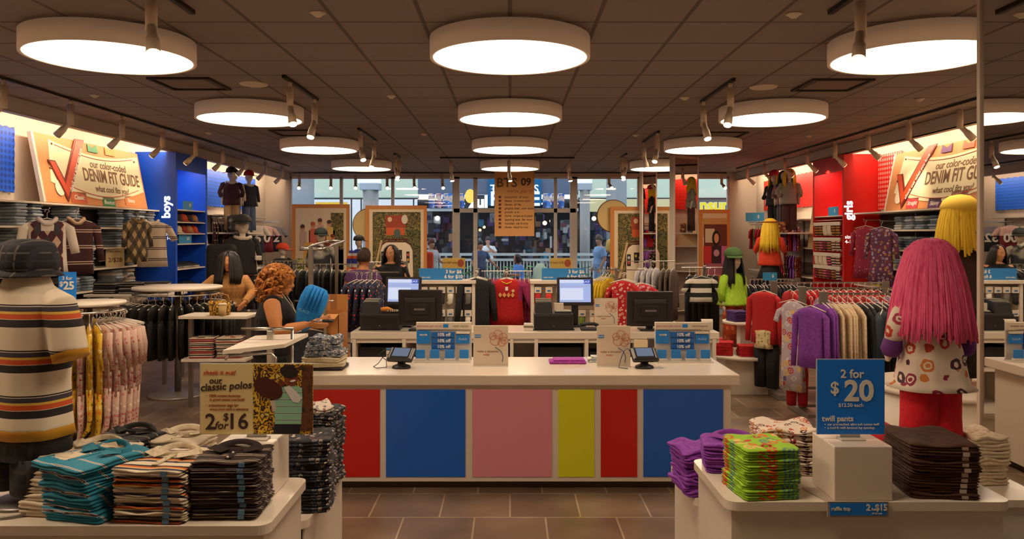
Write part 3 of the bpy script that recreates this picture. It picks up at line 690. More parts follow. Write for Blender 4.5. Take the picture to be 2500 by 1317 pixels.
# ---------------- garments ----------------
def gring(a, b, z, k, amp, ph, n=28, cy=0.0, cx=0.0):
    out = []
    for i in range(n):
        t = 2*PI*i/n; c, s = math.cos(t), math.sin(t)
        rr = 1+amp*math.sin(k*t+ph)
        out.append((cx+a*math.copysign(abs(c)**.75, c)*(1+amp*.25*math.sin(k*t+ph)), cy+b*math.copysign(abs(s)**.8, s)*rr, z))
    return out
def garment(kind='shirt', w=.38, h=.5, t=.05, seed=0, flare=.0, sl=.18, sang=.5, amp=.25, mi=0):
    """hanging garment, hook at the origin, front towards -Y"""
    r = random.Random(seed); g = G(); g.mi = mi; z0 = -.1; ph = r.uniform(0, 6); k = r.choice((5, 6, 7, 8)); b = t/2
    if kind in ('shirt', 'dress', 'jacket', 'top'):
        prof = [(0, .17, .45), (.02, .30, .7), (.05, .44, .85), (.09, .5, 1), (.2, .47, 1), (.45, .46, 1), (.75, .47+flare*.5, 1.05), (1, .5+flare, 1.15)]
        g.loft([gring(a*w, b*q, z0-v*h, k, amp*v, ph) for v, a, q in prof])
        if sl:
            for s in (-1, 1):
                x0 = s*w*.41; zz = z0-.085*h-.012; sr = w*.125
                p = [Vector((x0, 0, zz)), Vector((x0+s*.05, -.004, zz-.03)), Vector((x0+s*(.05+sl*math.sin(sang)*.6), -.008, zz-.03-sl*math.cos(sang)*.6)), Vector((x0+s*(.05+sl*math.sin(sang)), -.01, zz-.03-sl*math.cos(sang)))]
                g.tube(p, [sr*.95, sr*1.05, sr*1.0, sr*.95] if sl < .25 else [sr*.95, sr, sr*.85, sr*.75], 10, flat=max(.30, t/.16), up=(0, 1, 0))
    elif kind in ('pants',):
        g.loft([gring(a*w, b*q, z0-v*h, k, .05, ph) for v, a, q in [(0, .36, .9), (.1, .42, 1), (.3, .45, 1.1)]])
        for s in (-1, 1):
            g.loft([gring(a*w, b*q, z0-v*h, 5, .12, ph+s, 16, cx=s*w*.22) for v, a, q in [(.26, .23, 1), (.5, .21, 1), (1, .19+flare, 1)]])
    elif kind == 'skirt':
        g.loft([gring(a*w, b*q, z0-v*h, 9, amp*v, ph) for v, a, q in [(0, .34, 1), (.12, .36, 1), (.5, .44+flare*.4, 1.3), (1, .5+flare, 1.6)]])
    elif kind == 'romper':
        g.loft([gring(a*w, b*q, z0-v*h*.62, k, amp*v, ph) for v, a, q in [(0, .2, .5), (.06, .4, .9), (.12, .5, 1), (.5, .46, 1), (1, .44, 1)]])
        for s in (-1, 1):
            g.tube([(s*w*.42, 0, z0-.06), (s*w*.52, -.012, z0-.2), (s*w*.52, .012, z0-.36)], [.045, .04, .032], 8, flat=.4, up=(0, 1, 0))
            g.tube([(s*w*.22, 0, z0-h*.58), (s*w*.25, 0, z0-h*.85), (s*w*.24, -.01, z0-h*.95), (s*w*.24, -.05, z0-h)], [.065, .045, .04, .035], 9, flat=.45, up=(0, 1, 0))
    return g
def hanger_mesh(w=.34, m=None):
    g = G()
    hook = [Vector((.018*math.cos(a), 0, -.018+.018*math.sin(a)+.018)) for a in [math.radians(x) for x in range(200, -40, -24)]]
    g.tube([(0, 0, -.085), (0, 0, -.03)]+[(p.x-.0, 0, p.z-.018) for p in reversed(hook)], .0028, 6)
    g.tube([(-w*.46, 0, -.125), (-w*.2, 0, -.1), (0, 0, -.082), (w*.2, 0, -.1), (w*.46, 0, -.125)], .005, 6)
    return g.mesh([m or mat('#d8d0c4', .3)], 'hanger')
HGR = hanger_mesh()
TAGM = G().box((-.018, -.002, -.05), (.018, 0, 0)).mesh([LETTER], 'price_tag')
_gp = {}
def hang(name, me_key, maker, mats, loc, rot, label, group=None, cat='garment', hz=True, extras=None):
    """hang a garment (shared mesh) with its own hanger child; returns the thing"""
    if me_key not in _gp: _gp[me_key] = maker().mesh(mats, name)
    o = put(name, _gp[me_key], None, loc, rot if isinstance(rot, tuple) else (0, 0, rot)); tag(o, label, cat, group)
    if hz: put('hanger', HGR, o)
    if extras:
        for e in extras: put(e[0], e[1], o, e[2] if len(e) > 2 else (0, 0, 0))
    return o
ORD = ['first', 'second', 'third', 'fourth', 'fifth', 'sixth', 'seventh', 'eighth', 'ninth', 'tenth', 'eleventh', 'twelfth', 'thirteenth', 'fourteenth']
# ---------------- folded things ----------------
def folded_g(w=.28, d=.24, t=.03, layers=2, seed=0, wave=.004, n=36, pw=4.0, bul=.009):
    r = random.Random(seed); g = G(); ph = r.uniform(0, 6)
    cr = .022; base = []
    for sx_, sy_, a0 in ((1, 1, 0), (-1, 1, 90), (-1, -1, 180), (1, -1, 270)):
        for k in range(4):
            a = math.radians(a0+30*k); base.append((sx_*(w/2-cr)+cr*math.cos(a), sy_*(d/2-cr)+cr*math.sin(a)))
        nx = {(1, 1): (-1, 1), (-1, 1): (-1, -1), (-1, -1): (1, -1), (1, -1): (1, 1)}[(sx_, sy_)]
        p = base[-1]; a = math.radians(a0+90); q2 = (nx[0]*(w/2-cr)+cr*math.cos(a), nx[1]*(d/2-cr)+cr*math.sin(a))
        for k in range(1, 6): base.append((p[0]+(q2[0]-p[0])*k/6, p[1]+(q2[1]-p[1])*k/6))
    wob = [r.uniform(-1, 1)*.0035 for _ in base]
    def ring(z, ins):
        out = []
        for i, (bx_, by_) in enumerate(base):
            kx = (w/2-ins+wob[i])/(w/2); ky = (d/2-ins+wob[(i*5) % len(base)])/(d/2); x = bx_*kx; y = by_*ky
            out.append((x, y, z+wave*math.sin(9*x/w+ph)*math.sin(7*y/d+ph*2)*(z/t)))
        return out
    rings = []
    for L in range(layers):
        for f in (0, .15, .5, .85): rings.append(ring((L+f)/layers*t, bul*(1-math.sin(PI*max(.06, min(.94, f))))+.0))
    rings.append(ring(t, bul)); rings.append(ring(t*1.02, bul+.02)); rings.append(ring(t*1.0, w*.3))
    g.loft(rings)
    return g
def stack(name, n, loc, rz, mats, label, group, cat='shirt', w=.28, d=.24, t=.03, jitter=.008, seed=0, nvar=2, layers=2, top_label=None, wave=.004, pw=4.0, lean=(0, 0, 0)):
    ms = [folded_g(w, d, t, layers, seed*7+v, wave, pw=pw).mesh(mats, name) for v in range(nvar)]
    r = random.Random(seed+11); out = []
    for i in range(n):
        a = rz+r.uniform(-.03, .03)
        v = i/max(1, n-1)
        o = put(name, ms[i % nvar], None, (loc[0]+lean[0]*v+r.uniform(-jitter, jitter), loc[1]+lean[1]*v+r.uniform(-jitter, jitter), loc[2]+i*t*1.01), (0, 0, a+lean[2]*v))
        tag(o, label+', '+(ORD[i]+' from the bottom' if i else 'bottom one') if n > 1 and i < n-1 else (label+', topmost' if n > 1 else label), cat, group); out.append(o)
    return out
# ---------------- wigs, caps, mannequins ----------------
def wig(R, length, spread, n=70, thick=.008, seed=0, face=.9, ctr=(0, 0, 0), ragged=.06, fdir=-PI/2, two=False):
    """yarn wig: cap over the head and strands hanging down, open at the face"""
    g = G(); r = random.Random(seed); cx, cy, cz = ctr
    def P(a, s, k=1.0):
        # s 0..1 over the dome, then 1..2 down
        if s <= 1: th = s*PI/2; rr = R*math.sin(th)**.9; z = R*1.05*math.cos(th)**.9
        else: q = s-1; rr = R+(spread-R)*q**.65; z = -q*length
        return Vector((cx+rr*k*math.cos(a), cy+rr*k*math.sin(a)*.92, cz+z))
    # under layer
    m = 28; ss = [.02, .3, .6, .85, 1, 1.25, 1.6, 1.9]
    ang = [fdir+face/2+(2*PI-face)*i/m for i in range(m+1)]
    rings = [[P(a, s, .95) for a in ang] for s in ss]
    g.mi = 1 if two else 0
    g.loft(rings, cap=False, closed=False)
    g.loft([[P(fdir+2*PI*i/24, s, .96) for i in range(24)] for s in (.02, .3, .6)], cap=False)
    g.mi = 0; g.ball((cx, cy, cz+R*1.0), (R*.3, R*.3, R*.08), 12, 8)
    for i in range(n):
        a = fdir+face/2+(2*PI-face)*(i+r.random())/n
        e = 2-ragged*r.uniform(-1.2, 2)
        pts = []
        wv = r.uniform(-.05, .05)
        ro = r.uniform(-.01, .05)
        for s in (.015, .12, .35, .65, .9, 1.15, 1.4, 1.7, e): pts.append(P(a+wv*max(0, s-1), s, 1+ro+.02*r.random()))
        g.tube(pts, [thick*q for q in (.9, 1.2, 1.1, 1, 1, 1, .95, .9, .7)], 5)
    return g
def cap_g(R=.1, brim=.09, ang=-PI/2):
    g = G(); g.loft([[(r*math.cos(2*PI*k/20), r*math.sin(2*PI*k/20)*1.08, z) for k in range(20)] for r, z in ((R, 0), (R*1.0, .03), (R*.9, .07), (R*.55, .105), (.01, .115))])
    c, s = math.cos(ang), math.sin(ang); pts = []
    n = 9
    a = [Vector((R*math.cos(ang+t), R*1.08*math.sin(ang+t), .004)) for t in [(-.95+1.9*k/(n-1)) for k in range(n)]]
    b = [p+Vector((c, s, 0))*brim*math.cos((-.95+1.9*k/(n-1)))+Vector((0, 0, -.02)) for k, p in enumerate(a)]
    up = Vector((0, 0, .006))
    g.loft([[*a, *reversed(b)], [*(p+up for p in a), *(p+up for p in reversed(b))]])
    g.ball((0, 0, .115), .01, 8, 6)
    return g
def trunk(g, secs, side=Vector((1, 0, 0)), fwd=Vector((0, -1, 0)), n=20):
    g.loft([[Vector(c)+side*hw*math.copysign(abs(math.cos(2*PI*k/n))**.85, math.cos(2*PI*k/n))+fwd*hd*math.sin(2*PI*k/n) for k in range(n)] for c, hw, hd in secs])
_mb = {}
def mann_body(pose):
    """child mannequin 1.2 m tall, one continuous surface"""
    if pose in _mb: return _mb[pose]
    g = G()
    trunk(g, [((0, 0, .54), .085, .07), ((0, 0, .60), .10, .08), ((0, 0, .70), .088, .07), ((0, 0, .84), .11, .08), ((0, 0, .92), .115, .065), ((0, 0, .95), .05, .045)])
    g.tube([(0, 0, .92), (0, -.003, 1.02)], [.04, .036], 12)
    g.ball((0, -.008, 1.10), (.073, .088, .10), 16, 12); g.ball((0, -.035, 1.055), (.045, .05, .05), 12, 8); g.ball((0, -.098, 1.085), (.012, .016, .018), 8, 6)
    arms = {'down': [(.125, 0, .905), (.165, .015, .74), (.17, -.02, .58)], 'bent': [(.125, 0, .905), (.175, .03, .75), (.16, -.12, .68)], 'hip': [(.125, 0, .905), (.22, .03, .76), (.15, -.06, .64)], 'out': [(.125, 0, .905), (.185, .01, .79), (.20, -.02, .67)]}[pose]
    for s in (-1, 1):
        p = [Vector((s*x, y, z)) for x, y, z in arms]
        g.tube([p[0], (p[0]+p[1])/2, p[1], (p[1]+p[2])/2, p[2]], [.04, .036, .03, .027, .02], 10)
        d = (p[2]-p[1]).normalized(); g.ball(p[2]+d*.03, (.016, .022, .028), 8, 6)
        for q in range(4): g.tube([p[2]+d*.04+Vector((0, (q-1.5)*.011, 0)), p[2]+d*(.08-.004*abs(q-1.5))+Vector((0, (q-1.5)*.012, 0))], .0065, 6)
        g.tube([p[2]+d*.02+Vector((0, -.018, 0)), p[2]+d*.05+Vector((0, -.034, 0))], .0065, 6)
        g.tube([(s*.055, 0, .60), (s*.062, 0, .45), (s*.06, -.005, .33), (s*.058, .01, .2), (s*.055, .012, .06)], [.07, .062, .047, .045, .03], 12)
        g.tube([(s*.055, .03, .03), (s*.058, -.03, .03), (s*.06, -.085, .022)], [.032, .034, .022], 8, flat=.8)
    _mb[pose] = rmesh(g.mesh([HAIRWHITE], 'body'), .011, 2); return _mb[pose]
def mann_top(length=.42, flare=.02, sl=.6, w=1.0, pose='down', seed=0, hood=False, peplum=0):
    g = G(); z1 = .945; zb = z1-length
    secs = [((0, 0, z1+.012), .05*w, .05), ((0, 0, z1-.02), .10*w, .075), ((0, 0, z1-.07), .132*w, .09), ((0, 0, .80), .125*w, .092), ((0, 0, .70), .12*w+flare*.3, .09+flare*.3)]
    secs = [s for s in secs if s[0][2] > zb+.02]
    r = random.Random(seed)
    rings = []
    for c, a, b in secs: rings.append(gring(a, b, c[2], 8, .01, 1))
    m = 5
    for i in range(1, m+1):
        v = i/m; z = secs[-1][0][2]+(zb-secs[-1][0][2])*v
        rings.append(gring(.12*w+flare*(.3+.7*v), .09+flare*(.3+.7*v), z+(.006*math.sin(i)), 9, .02+.08*v, 1+seed))
    if peplum:
        rings.append(gring(.12*w+flare+peplum, .09+flare+peplum, zb-.03, 14, .10, 1+seed))
    g.loft(rings)
    arms = {'down': [(.125, 0, .905), (.165, .015, .74), (.17, -.02, .58)], 'bent': [(.125, 0, .905), (.175, .03, .75), (.16, -.12, .68)], 'hip': [(.125, 0, .905), (.22, .03, .76), (.15, -.06, .64)], 'out': [(.125, 0, .905), (.185, .01, .79), (.20, -.02, .67)]}[pose]
    for s in (-1, 1):
        p = [Vector((s*x*w, y, z)) for x, y, z in arms]
        if sl <= .5: e = p[0].lerp(p[1], sl*2); pts = [p[0]+Vector((-s*.03, 0, .005)), p[0], e]; rad = [.05, .056, .056]
        else: e = p[1].lerp(p[2], sl*2-1); pts = [p[0]+Vector((-s*.03, 0, .005)), p[0], p[1], e]; rad = [.05, .054, .046, .04]
        g.tube(pts, rad, 12)
    if hood: g.tube([(-.09, .03, .95), (-.07, .08, .98), (0, .1, .99), (.07, .08, .98), (.09, .03, .95)], .035, 10)
    return g
def mann_bottom(kind='pants', flare=0.0, z0=.66, zb=.04, w=1.0):
    g = G(); g.loft([gring(a*w, b, z, 6, .01, 0) for a, b, z in ((.10, .082, z0), (.112, .09, z0-.06), (.118, .095, .545))])
    if kind == 'skirt':
        return G().loft([gring(a, b, z, 11, am, 0) for a, b, z, am in ((.1, .085, z0, 0), (.12, .1, z0-.08, .03), (.16+flare, .14+flare, zb, .1))])
    for s in (-1, 1):
        g.loft([gring(a*w, a*w*1.05, z, 5, .03, s, 16, cx=s*cx) for a, cx, z in ((.068, .055, .57), (.072+flare*.2, .06, .45), (.064+flare*.5, .062, .33), (.066+flare, .06, max(zb, .04)))])
    return g
def mannequin(loc, rz, label, top=None, bottom=None, extras=(), pose='down', H=1.2, group=None, name='mannequin', base=True):
    """top / bottom: (geometry, material, part name); extras: same with an offset"""
    t = thing(name, label, 'mannequin', loc, rz, group); s = H/1.2
    t.scale = (s, s, s)
    put('body', mann_body(pose), t)
    for it in (top, bottom):
        if it: it[0].build(it[2], it[1], t)
    for it in extras: it[0].build(it[2], it[1], t, *(it[3:] if len(it) > 3 else ()))
    if base: G().cyl((0, 0, 0), .16, .01, 24).build('base_plate', STEEL, t)
    return t
# ---------------- people ----------------
def head_g(g, M, nose=True):
    h = G(); h.ball((0, 0, 0), (.076, .094, .112), 20, 14); h.ball((0, -.038, -.062), (.05, .05, .052), 14, 10)
    h.ball((0, -.072, -.094), (.022, .018, .018), 10, 8); h.ball((0, -.05, -.01), (.066, .05, .06), 12, 8)
    h.tube([(0, -.088, .012), (0, -.102, -.012), (0, -.112, -.026)], [.009, .011, .013], 8); h.ball((0, -.1, -.032), (.017, .012, .008), 8, 6)
    h.ball((0, -.091, -.056), (.024, .012, .006), 8, 6); h.ball((0, -.09, -.068), (.021, .012, .007), 8, 6)
    for s in (-1, 1): h.ball((s*.078, .008, -.015), (.009, .018, .03), 8, 8); h.ball((s*.03, -.088, .022), (.02, .01, .006), 8, 6)
    h.bm.transform(M); me = h.mesh([], 'h'); g.bm.from_mesh(me); bpy.data.meshes.remove(me)
def hand_g(g, wrist, d, nrm, side, curl=.5, s=1.0):
    """wrist point, direction of the fingers, palm normal (the way the palm faces), side=+1/-1 thumb side"""
    d = Vector(d).normalized(); nrm = Vector(nrm); nrm = (nrm-d*nrm.dot(d)).normalized(); u = d.cross(nrm)*side
    W0 = Vector(wrist)
    g.loft([[W0+d*L*s+(u*a*math.cos(2*PI*k/12)+nrm*b*math.sin(2*PI*k/12))*s for k in range(12)] for L, a, b in ((-.01, .024, .018), (.03, .036, .016), (.07, .041, .015), (.092, .038, .011))])
    for i, (off, L) in enumerate(((-.031, .056), (-.0105, .07), (.0105, .075), (.031, .068))):
        p = W0+(d*.085+u*off)*s; dirn = d.copy(); pts = [p-d*.01*s]; a = 0
        for q in range(3):
            pts.append(pts[-1]+dirn*(L/2.6+(.01 if q == 0 else 0))*s); a += curl*(.55+.1*q); dirn = d*math.cos(a)+nrm*math.sin(a)
        g.tube(pts, [.0098*s, .0095*s, .0088*s, .0075*s], 8)
    p = W0+(d*.02+u*.03)*s
    g.tube([p-u*.01*s, p+(u*.022+d*.022+nrm*.008)*s, p+(u*.036+d*.045+nrm*.018)*s, p+(u*.036+d*.066+nrm*.024)*s], [.015*s, .012*s, .0105*s, .009*s], 8)
def person(label, loc, rz, J, skin='#c98a62', top=None, pants=None, hair=None, voxel=.012, face=True, group=None, scale=1.0, build=1.0, hands=True, shoes='#2a2020'):
    """J: joints in the person's frame (front = -Y). top=(material, sleeve 0..1, neckline), pants=material"""
    t = thing('person', label, 'person', loc, rz, group); t.scale = (scale,)*3
    V = Vector; B = build
    pel, ch, nk, hd = V(J['pelvis']), V(J['chest']), V(J['neck']), V(J['head'])
    side = V(J.get('side', (1, 0, 0))).normalized(); up = (nk-pel).normalized(); fwd = up.cross(side)*-1
    if fwd.y > 0 and not J.get('back'): fwd = -fwd
    def tr(g, inf, z0=0, z1=1, neck=True):
        S = [(pel-up*.08, .13*B, .1*B), (pel, .175*B, .125*B), (pel.lerp(ch, .45), .145*B, .11*B), (pel.lerp(ch, .8), .165*B, .125*B), (ch, .175*B, .125*B), (ch.lerp(nk, .55), .165*B, .09*B), (ch.lerp(nk, .85), .10, .065), (nk, .052, .055)]
        S = S[z0:z1 if z1 > 1 else None]
        trunk(g, [(c, a+inf, b+inf) for c, a, b in S], side, fwd)
    g = G(); tr(g, 0)
    g.tube([nk-up*.03, nk.lerp(hd, .5), hd-V((0, 0, .03))], [.056, .052, .052], 12)
    hr = J.get('head_rot', (0, 0, 0)); Mh = Matrix.Translation(hd) @ Matrix.Rotation(hr[2], 4, 'Z') @ Matrix.Rotation(hr[0], 4, 'X') @ Matrix.Rotation(hr[1], 4, 'Y')
    head_g(g, Mh)
    A = {}
    for s, k in ((-1, 'R'), (1, 'L')):
        sh, el, wr = V(J['sh'+k]), V(J['el'+k]), V(J['wr'+k]); A[k] = (sh, el, wr)
        g.tube([ch.lerp(nk, .5)+side*s*.1, sh, sh.lerp(el, .5), el, el.lerp(wr, .35), wr], [.05*B, .056*B, .05*B, .041*B, .041*B, .027], 12)
        if hands:
            hdir = V(J.get('hd'+k, wr-el)); hn = V(J.get('hn'+k, (-s, 0, 0))); hand_g(g, wr, hdir, hn, J.get('ht'+k, s), J.get('curl'+k, .45))
        hip, kn, an = V(J['hip'+k]), V(J['kn'+k]), V(J['an'+k])
        g.tube([hip+V((0, 0, .03)), hip, hip.lerp(kn, .5), kn, kn.lerp(an, .35), an], [.07*B, .09*B, .075*B, .055*B, .055*B, .036], 12)
        g.tube([an+V((0, .04, -.035)), an+V((0, -.04, -.045)), an+V((0, -.15, -.055))], [.035, .04, .025], 10, flat=1)
    bm_ = rmesh(g.mesh([mat(skin, .55, name='skin')], 'body'), voxel, 2); put('body', bm_, t)
    if face:
        ew = mat('#e6ddd2', .3); ei = mat('#2a1a12', .3); lip = mat('#a8483c', .5)
        for s in (-1, 1):
            e = G().ball((s*.03, -.081, .008), (.014, .011, .009), 12, 8).xf(Mh).build('eye', ew, t)
            G().ball((s*.03, -.0915, .008), (.006, .003, .006), 10, 6).xf(Mh).build('iris', ei, e)
            G().tube([(s*.014, -.094, .027), (s*.03, -.097, .033), (s*.047, -.088, .028)], [.002, .003, .0015], 6).xf(Mh).build('eyebrow', mat(J.get('brow', '#2a1a12'), .7), t)
        G().tube([(-.022, -.098, -.061), (-.008, -.1045, -.058), (0, -.1045, -.060), (.008, -.1045, -.058), (.022, -.098, -.061)], [.001, .005, .0055, .005, .001], 8).xf(Mh).build('lips', lip, t)
    if top:
        m, slv = top[0], top[1]; g = G(); tr(g, .013, 1 if len(top) < 3 else top[2], 7)
        for s, k in ((-1, 'R'), (1, 'L')):
            sh, el, wr = A[k]
            if slv > 0:
                pts = [ch.lerp(nk, .45)+side*s*.08, sh-V((0, 0, .012))]; rd = [.062*B, .062*B]
                if slv <= .5: pts.append(sh.lerp(el, slv*2)); rd.append(.064*B)
                else: pts += [el, el.lerp(wr, slv*2-1)]; rd += [.056*B, .042]
                g.tube(pts, rd, 12)
            else: g.tube([ch.lerp(nk, .5)+side*s*.06, sh-side*s*.02], [.07*B, .066*B], 12)
        put(top[3] if len(top) > 3 else 'shirt', rmesh(g.mesh([m], 'shirt'), voxel, 2), t)
    if pants:
        g = G(); tr(g, .012, 0, 3)
        for s, k in ((-1, 'R'), (1, 'L')):
            hip, kn, an = V(J['hip'+k]), V(J['kn'+k]), V(J['an'+k])
            g.tube([hip+V((0, 0, .03)), hip, hip.lerp(kn, .5), kn, kn.lerp(an, .9)], [.085*B, .105*B, .092*B, .07*B, .06*B], 12)
        put('trousers', rmesh(g.mesh([pants], 'trousers'), voxel, 2), t)
        for s, k in ((-1, 'R'), (1, 'L')):
            an = V(J['an'+k]); G().tube([an+V((0, .05, -.04)), an+V((0, -.04, -.047)), an+V((0, -.17, -.058))], [.042, .047, .03], 10).build('shoe', mat(shoes, .5), t)
    if hair:
        g = hair(); g.bm.transform(Mh); g.build('hair', J.get('hairm'), t)
    return t
def stand_J(**k):
    J = dict(pelvis=(0, 0, .93), chest=(0, -.01, 1.25), neck=(0, .01, 1.42), head=(0, -.02, 1.55),
             shR=(-.18, 0, 1.345), elR=(-.22, .03, 1.08), wrR=(-.2, -.08, .86), shL=(.18, 0, 1.345), elL=(.22, .03, 1.08), wrL=(.2, -.08, .86),
             hipR=(-.09, 0, .88), knR=(-.1, -.01, .48), anR=(-.1, .02, .08), hipL=(.09, 0, .88), knL=(.1, -.01, .48), anL=(.1, .02, .08))
    J.update(k); return J
def hair_short(r=.006):
    g = G(); g.loft([[( .087*q*math.cos(2*PI*k/20), .01+.105*q*math.sin(2*PI*k/20), z+(.03 if math.sin(2*PI*k/20) < -.3 else (-.02 if z < .03 else 0))) for k in range(20)] for q, z in ((1.0, -.01), (1.03, .03), (.95, .07), (.7, .108), (.3, .126), (.02, .128))]); return g
def hair_long(L=.35, face=1.5, R=.098, spread=.15, n=60, thick=.008, seed=0, ragged=.05):
    return lambda: wig(R, L, spread, n, thick, seed, face, (0, .008, .005), ragged)
# ---------------- side walls ----------------
SHELFM = mat('#e0d2be', .3); BACKM = mat('#241d1c', .8); WOOD = mat('#7a5a44', .6)
def wall_unit(side, y0, y1, zs, label, xf=5.6, back=(0.0, 2.15)):
    """run of wall shelves; side -1 left, +1 right"""
    xw = WL if side < 0 else WR
    t = thing('wall_shelving', label, 'shelving', (xw, (y0+y1)/2, 0)); L = (y1-y0)/2; d = abs(abs(xw)-xf)
    xa, xb = (0, d) if side < 0 else (-d, 0)
    G().box((0 if side < 0 else -.02, -L, back[0]), (.02 if side < 0 else 0, L, back[1])).build('back_panel', BACKM, t)
    for z in zs: G().box((xa, -L, z-.025), (xb, L, z), .004).build('shelf', SHELFM, t)
    n = max(2, round(2*L/1.2)+1)
    for k in range(n):
        y = -L+.01+(2*L-.04)*k/(n-1); G().box((xa, y, 0), (xa+.03, y+.02, zs[0]) if side < 0 else (xb, y+.02, zs[0])).build('upright', STEEL, t) if side < 0 else G().box((xb-.03, y, 0), (xb, y+.02, zs[0])).build('upright', STEEL, t)
    return t
LZ = [2.19, 1.90, 1.62, 1.34, 1.05, .75, .45]
wall_unit(-1, 7.0, 12.44, LZ, 'long run of white wall shelves with folded jeans below the left denim banner')
RZ = [2.15, 1.87, 1.58, 1.30, 1.00, .70, .40]
wall_unit(1, 8.2, 12.68, RZ, 'run of white wall shelves with jeans right of the red girls unit')
jeanm = cloth('#222a3c', rand=['#7c8896', '#a4acb2', '#5c6878', '#b8bab4', '#8a94a0', '#465060', '#9aa4aa', '#6c7888'])
knitm = cloth('#888', rand=['#c8bca8', '#a89888', '#8c9490', '#d0c4b0', '#6c7078'])
brightm = cloth('#888', rand=['#7a3a9c', '#d8c8a8', '#b81830', '#c8b820', '#3a4468', '#c04880'])
jm = [folded_g(.21, .29, .037, 1, s, .003, bul=.022).mesh([jeanm], 'folded_jeans') for s in (1, 2, 3)]
STK = {}
def wall_stack(side, y, z, n, mesh, name, label, group, cat, dx=.02, rs=random.Random(1)):
    STK[group] = STK.get(group, 0)+1; sn = ORD[STK[group]-1]
    x = (WL+.24) if side < 0 else (WR-.24)
    for i in range(n):
        m = mesh[rs.randrange(len(mesh))]
        tag(put(name, m, None, (x+rs.uniform(-dx, dx), y+rs.uniform(-.006, .006), z+.001+i*(.0402 if mesh is not jm else .0374)), (0, 0, PI/2*(1 if side < 0 else -1)+rs.uniform(-.04, .04))), f"{label}, {sn} stack, {'bottom one' if i == 0 else 'topmost' if i == n-1 else ORD[i]+' up'}", cat, group)
ordn = {0: 'upper', 1: 'second', 2: 'third', 3: 'fourth', 4: 'fifth', 5: 'sixth'}
rsx = random.Random(9)
for li, z in enumerate(LZ[1:5]):
    for ci, y in enumerate([8.1, 8.4, 8.96, 9.26, 10.1, 10.45, 11.22, 11.56, 11.9, 12.22]):
        if li in (2,) and ci in (6, 8): continue
        if li == 3 and ci > 7: continue
        if (li+ci) % 9 == 5: continue
        wall_stack(-1, y, z, 7 if li < 3 else 5, jm, 'folded_jeans', f'folded blue jeans on the {ordn[li+1]} left wall shelf', f'jeans on the {ordn[li+1]} left wall shelf', 'jeans')
kn = [folded_g(.27, .25, .04, 2, s, .004).mesh([knitm], 'folded_shirt') for s in (4, 5)]
br = [folded_g(.27, .25, .045, 2, s, .005).mesh([brightm], 'folded_shirt') for s in (6, 7)]
for y in (11.2, 11.55): wall_stack(-1, y, 1.05, 6, kn, 'folded_shirt', 'cream striped top folded on the fifth shelf of the left wall', 'folded tops on the left wall', 'shirt')
for z in (.75, .45):
    for k in range(9): wall_stack(-1, 7.9+k*.5, z, 4, kn, 'folded_shirt', f"folded top on the {'sixth' if z > .5 else 'lowest'} shelf of the left wall", f"folded tops low on the left wall {'a' if z > .5 else 'b'}", 'shirt')
for li, z in enumerate(RZ[1:4]):
    for ci, y in enumerate([9.75, 10.1, 10.45, 10.8, 11.1, 11.4]):
        wall_stack(1, y, z, 5, jm, 'folded_jeans', f'folded blue jeans on the {ordn[li+1]} right wall shelf', f'jeans on the {ordn[li+1]} right wall shelf', 'jeans')
for ci, y in enumerate([10.3, 10.7, 11.1, 11.45, 11.8, 12.15]): wall_stack(1, y, 1.00, 4, br if ci > 1 else jm, 'folded_shirt', 'bright folded top on the fifth shelf of the right wall', 'bright tops on the right wall', 'shirt')
# cream price boards standing on shelves
def price_board(side, y, z, w, h, lines, label, rz=None, lean=0.0):
    t = thing('price_board', label, 'sign', ((-5.62 if side < 0 else 5.66), y, z+.001), rz if rz is not None else (PI/2 if side < 0 else -PI/2))
    G().box((-w/2, 0, 0), (w/2, .02, h), .003).build('board', mat('#d8be8c', .6), t)
    for i, (s, q, zz) in enumerate(lines): text(t, s, q, (0, -.003, h*zz), mat('#5a3a28', .6), bold=.01)
    return t
for y, s in ((8.35, 'at the far left of the boys wall'), (11.08, 'below the maroon rugby shirt on the boys wall'), (12.0, 'beside the folded jeans near the boys unit')):
    price_board(-1, y, 1.34, .26, .27, [('boys denim', .035, .8), ('2/$28', .085, .35)], 'cream cardboard price board '+s, rz=.9)
for y, s in ((11.55, 'below the red flowered dress on the girls wall'), (10.55, 'behind the pink haired mannequin on the girls wall')):
    price_board(1, y, 1.30, .26, .27, [('girls denim', .035, .8), ('2/$28', .085, .35)], 'cream cardboard price board '+s, rz=-.9)
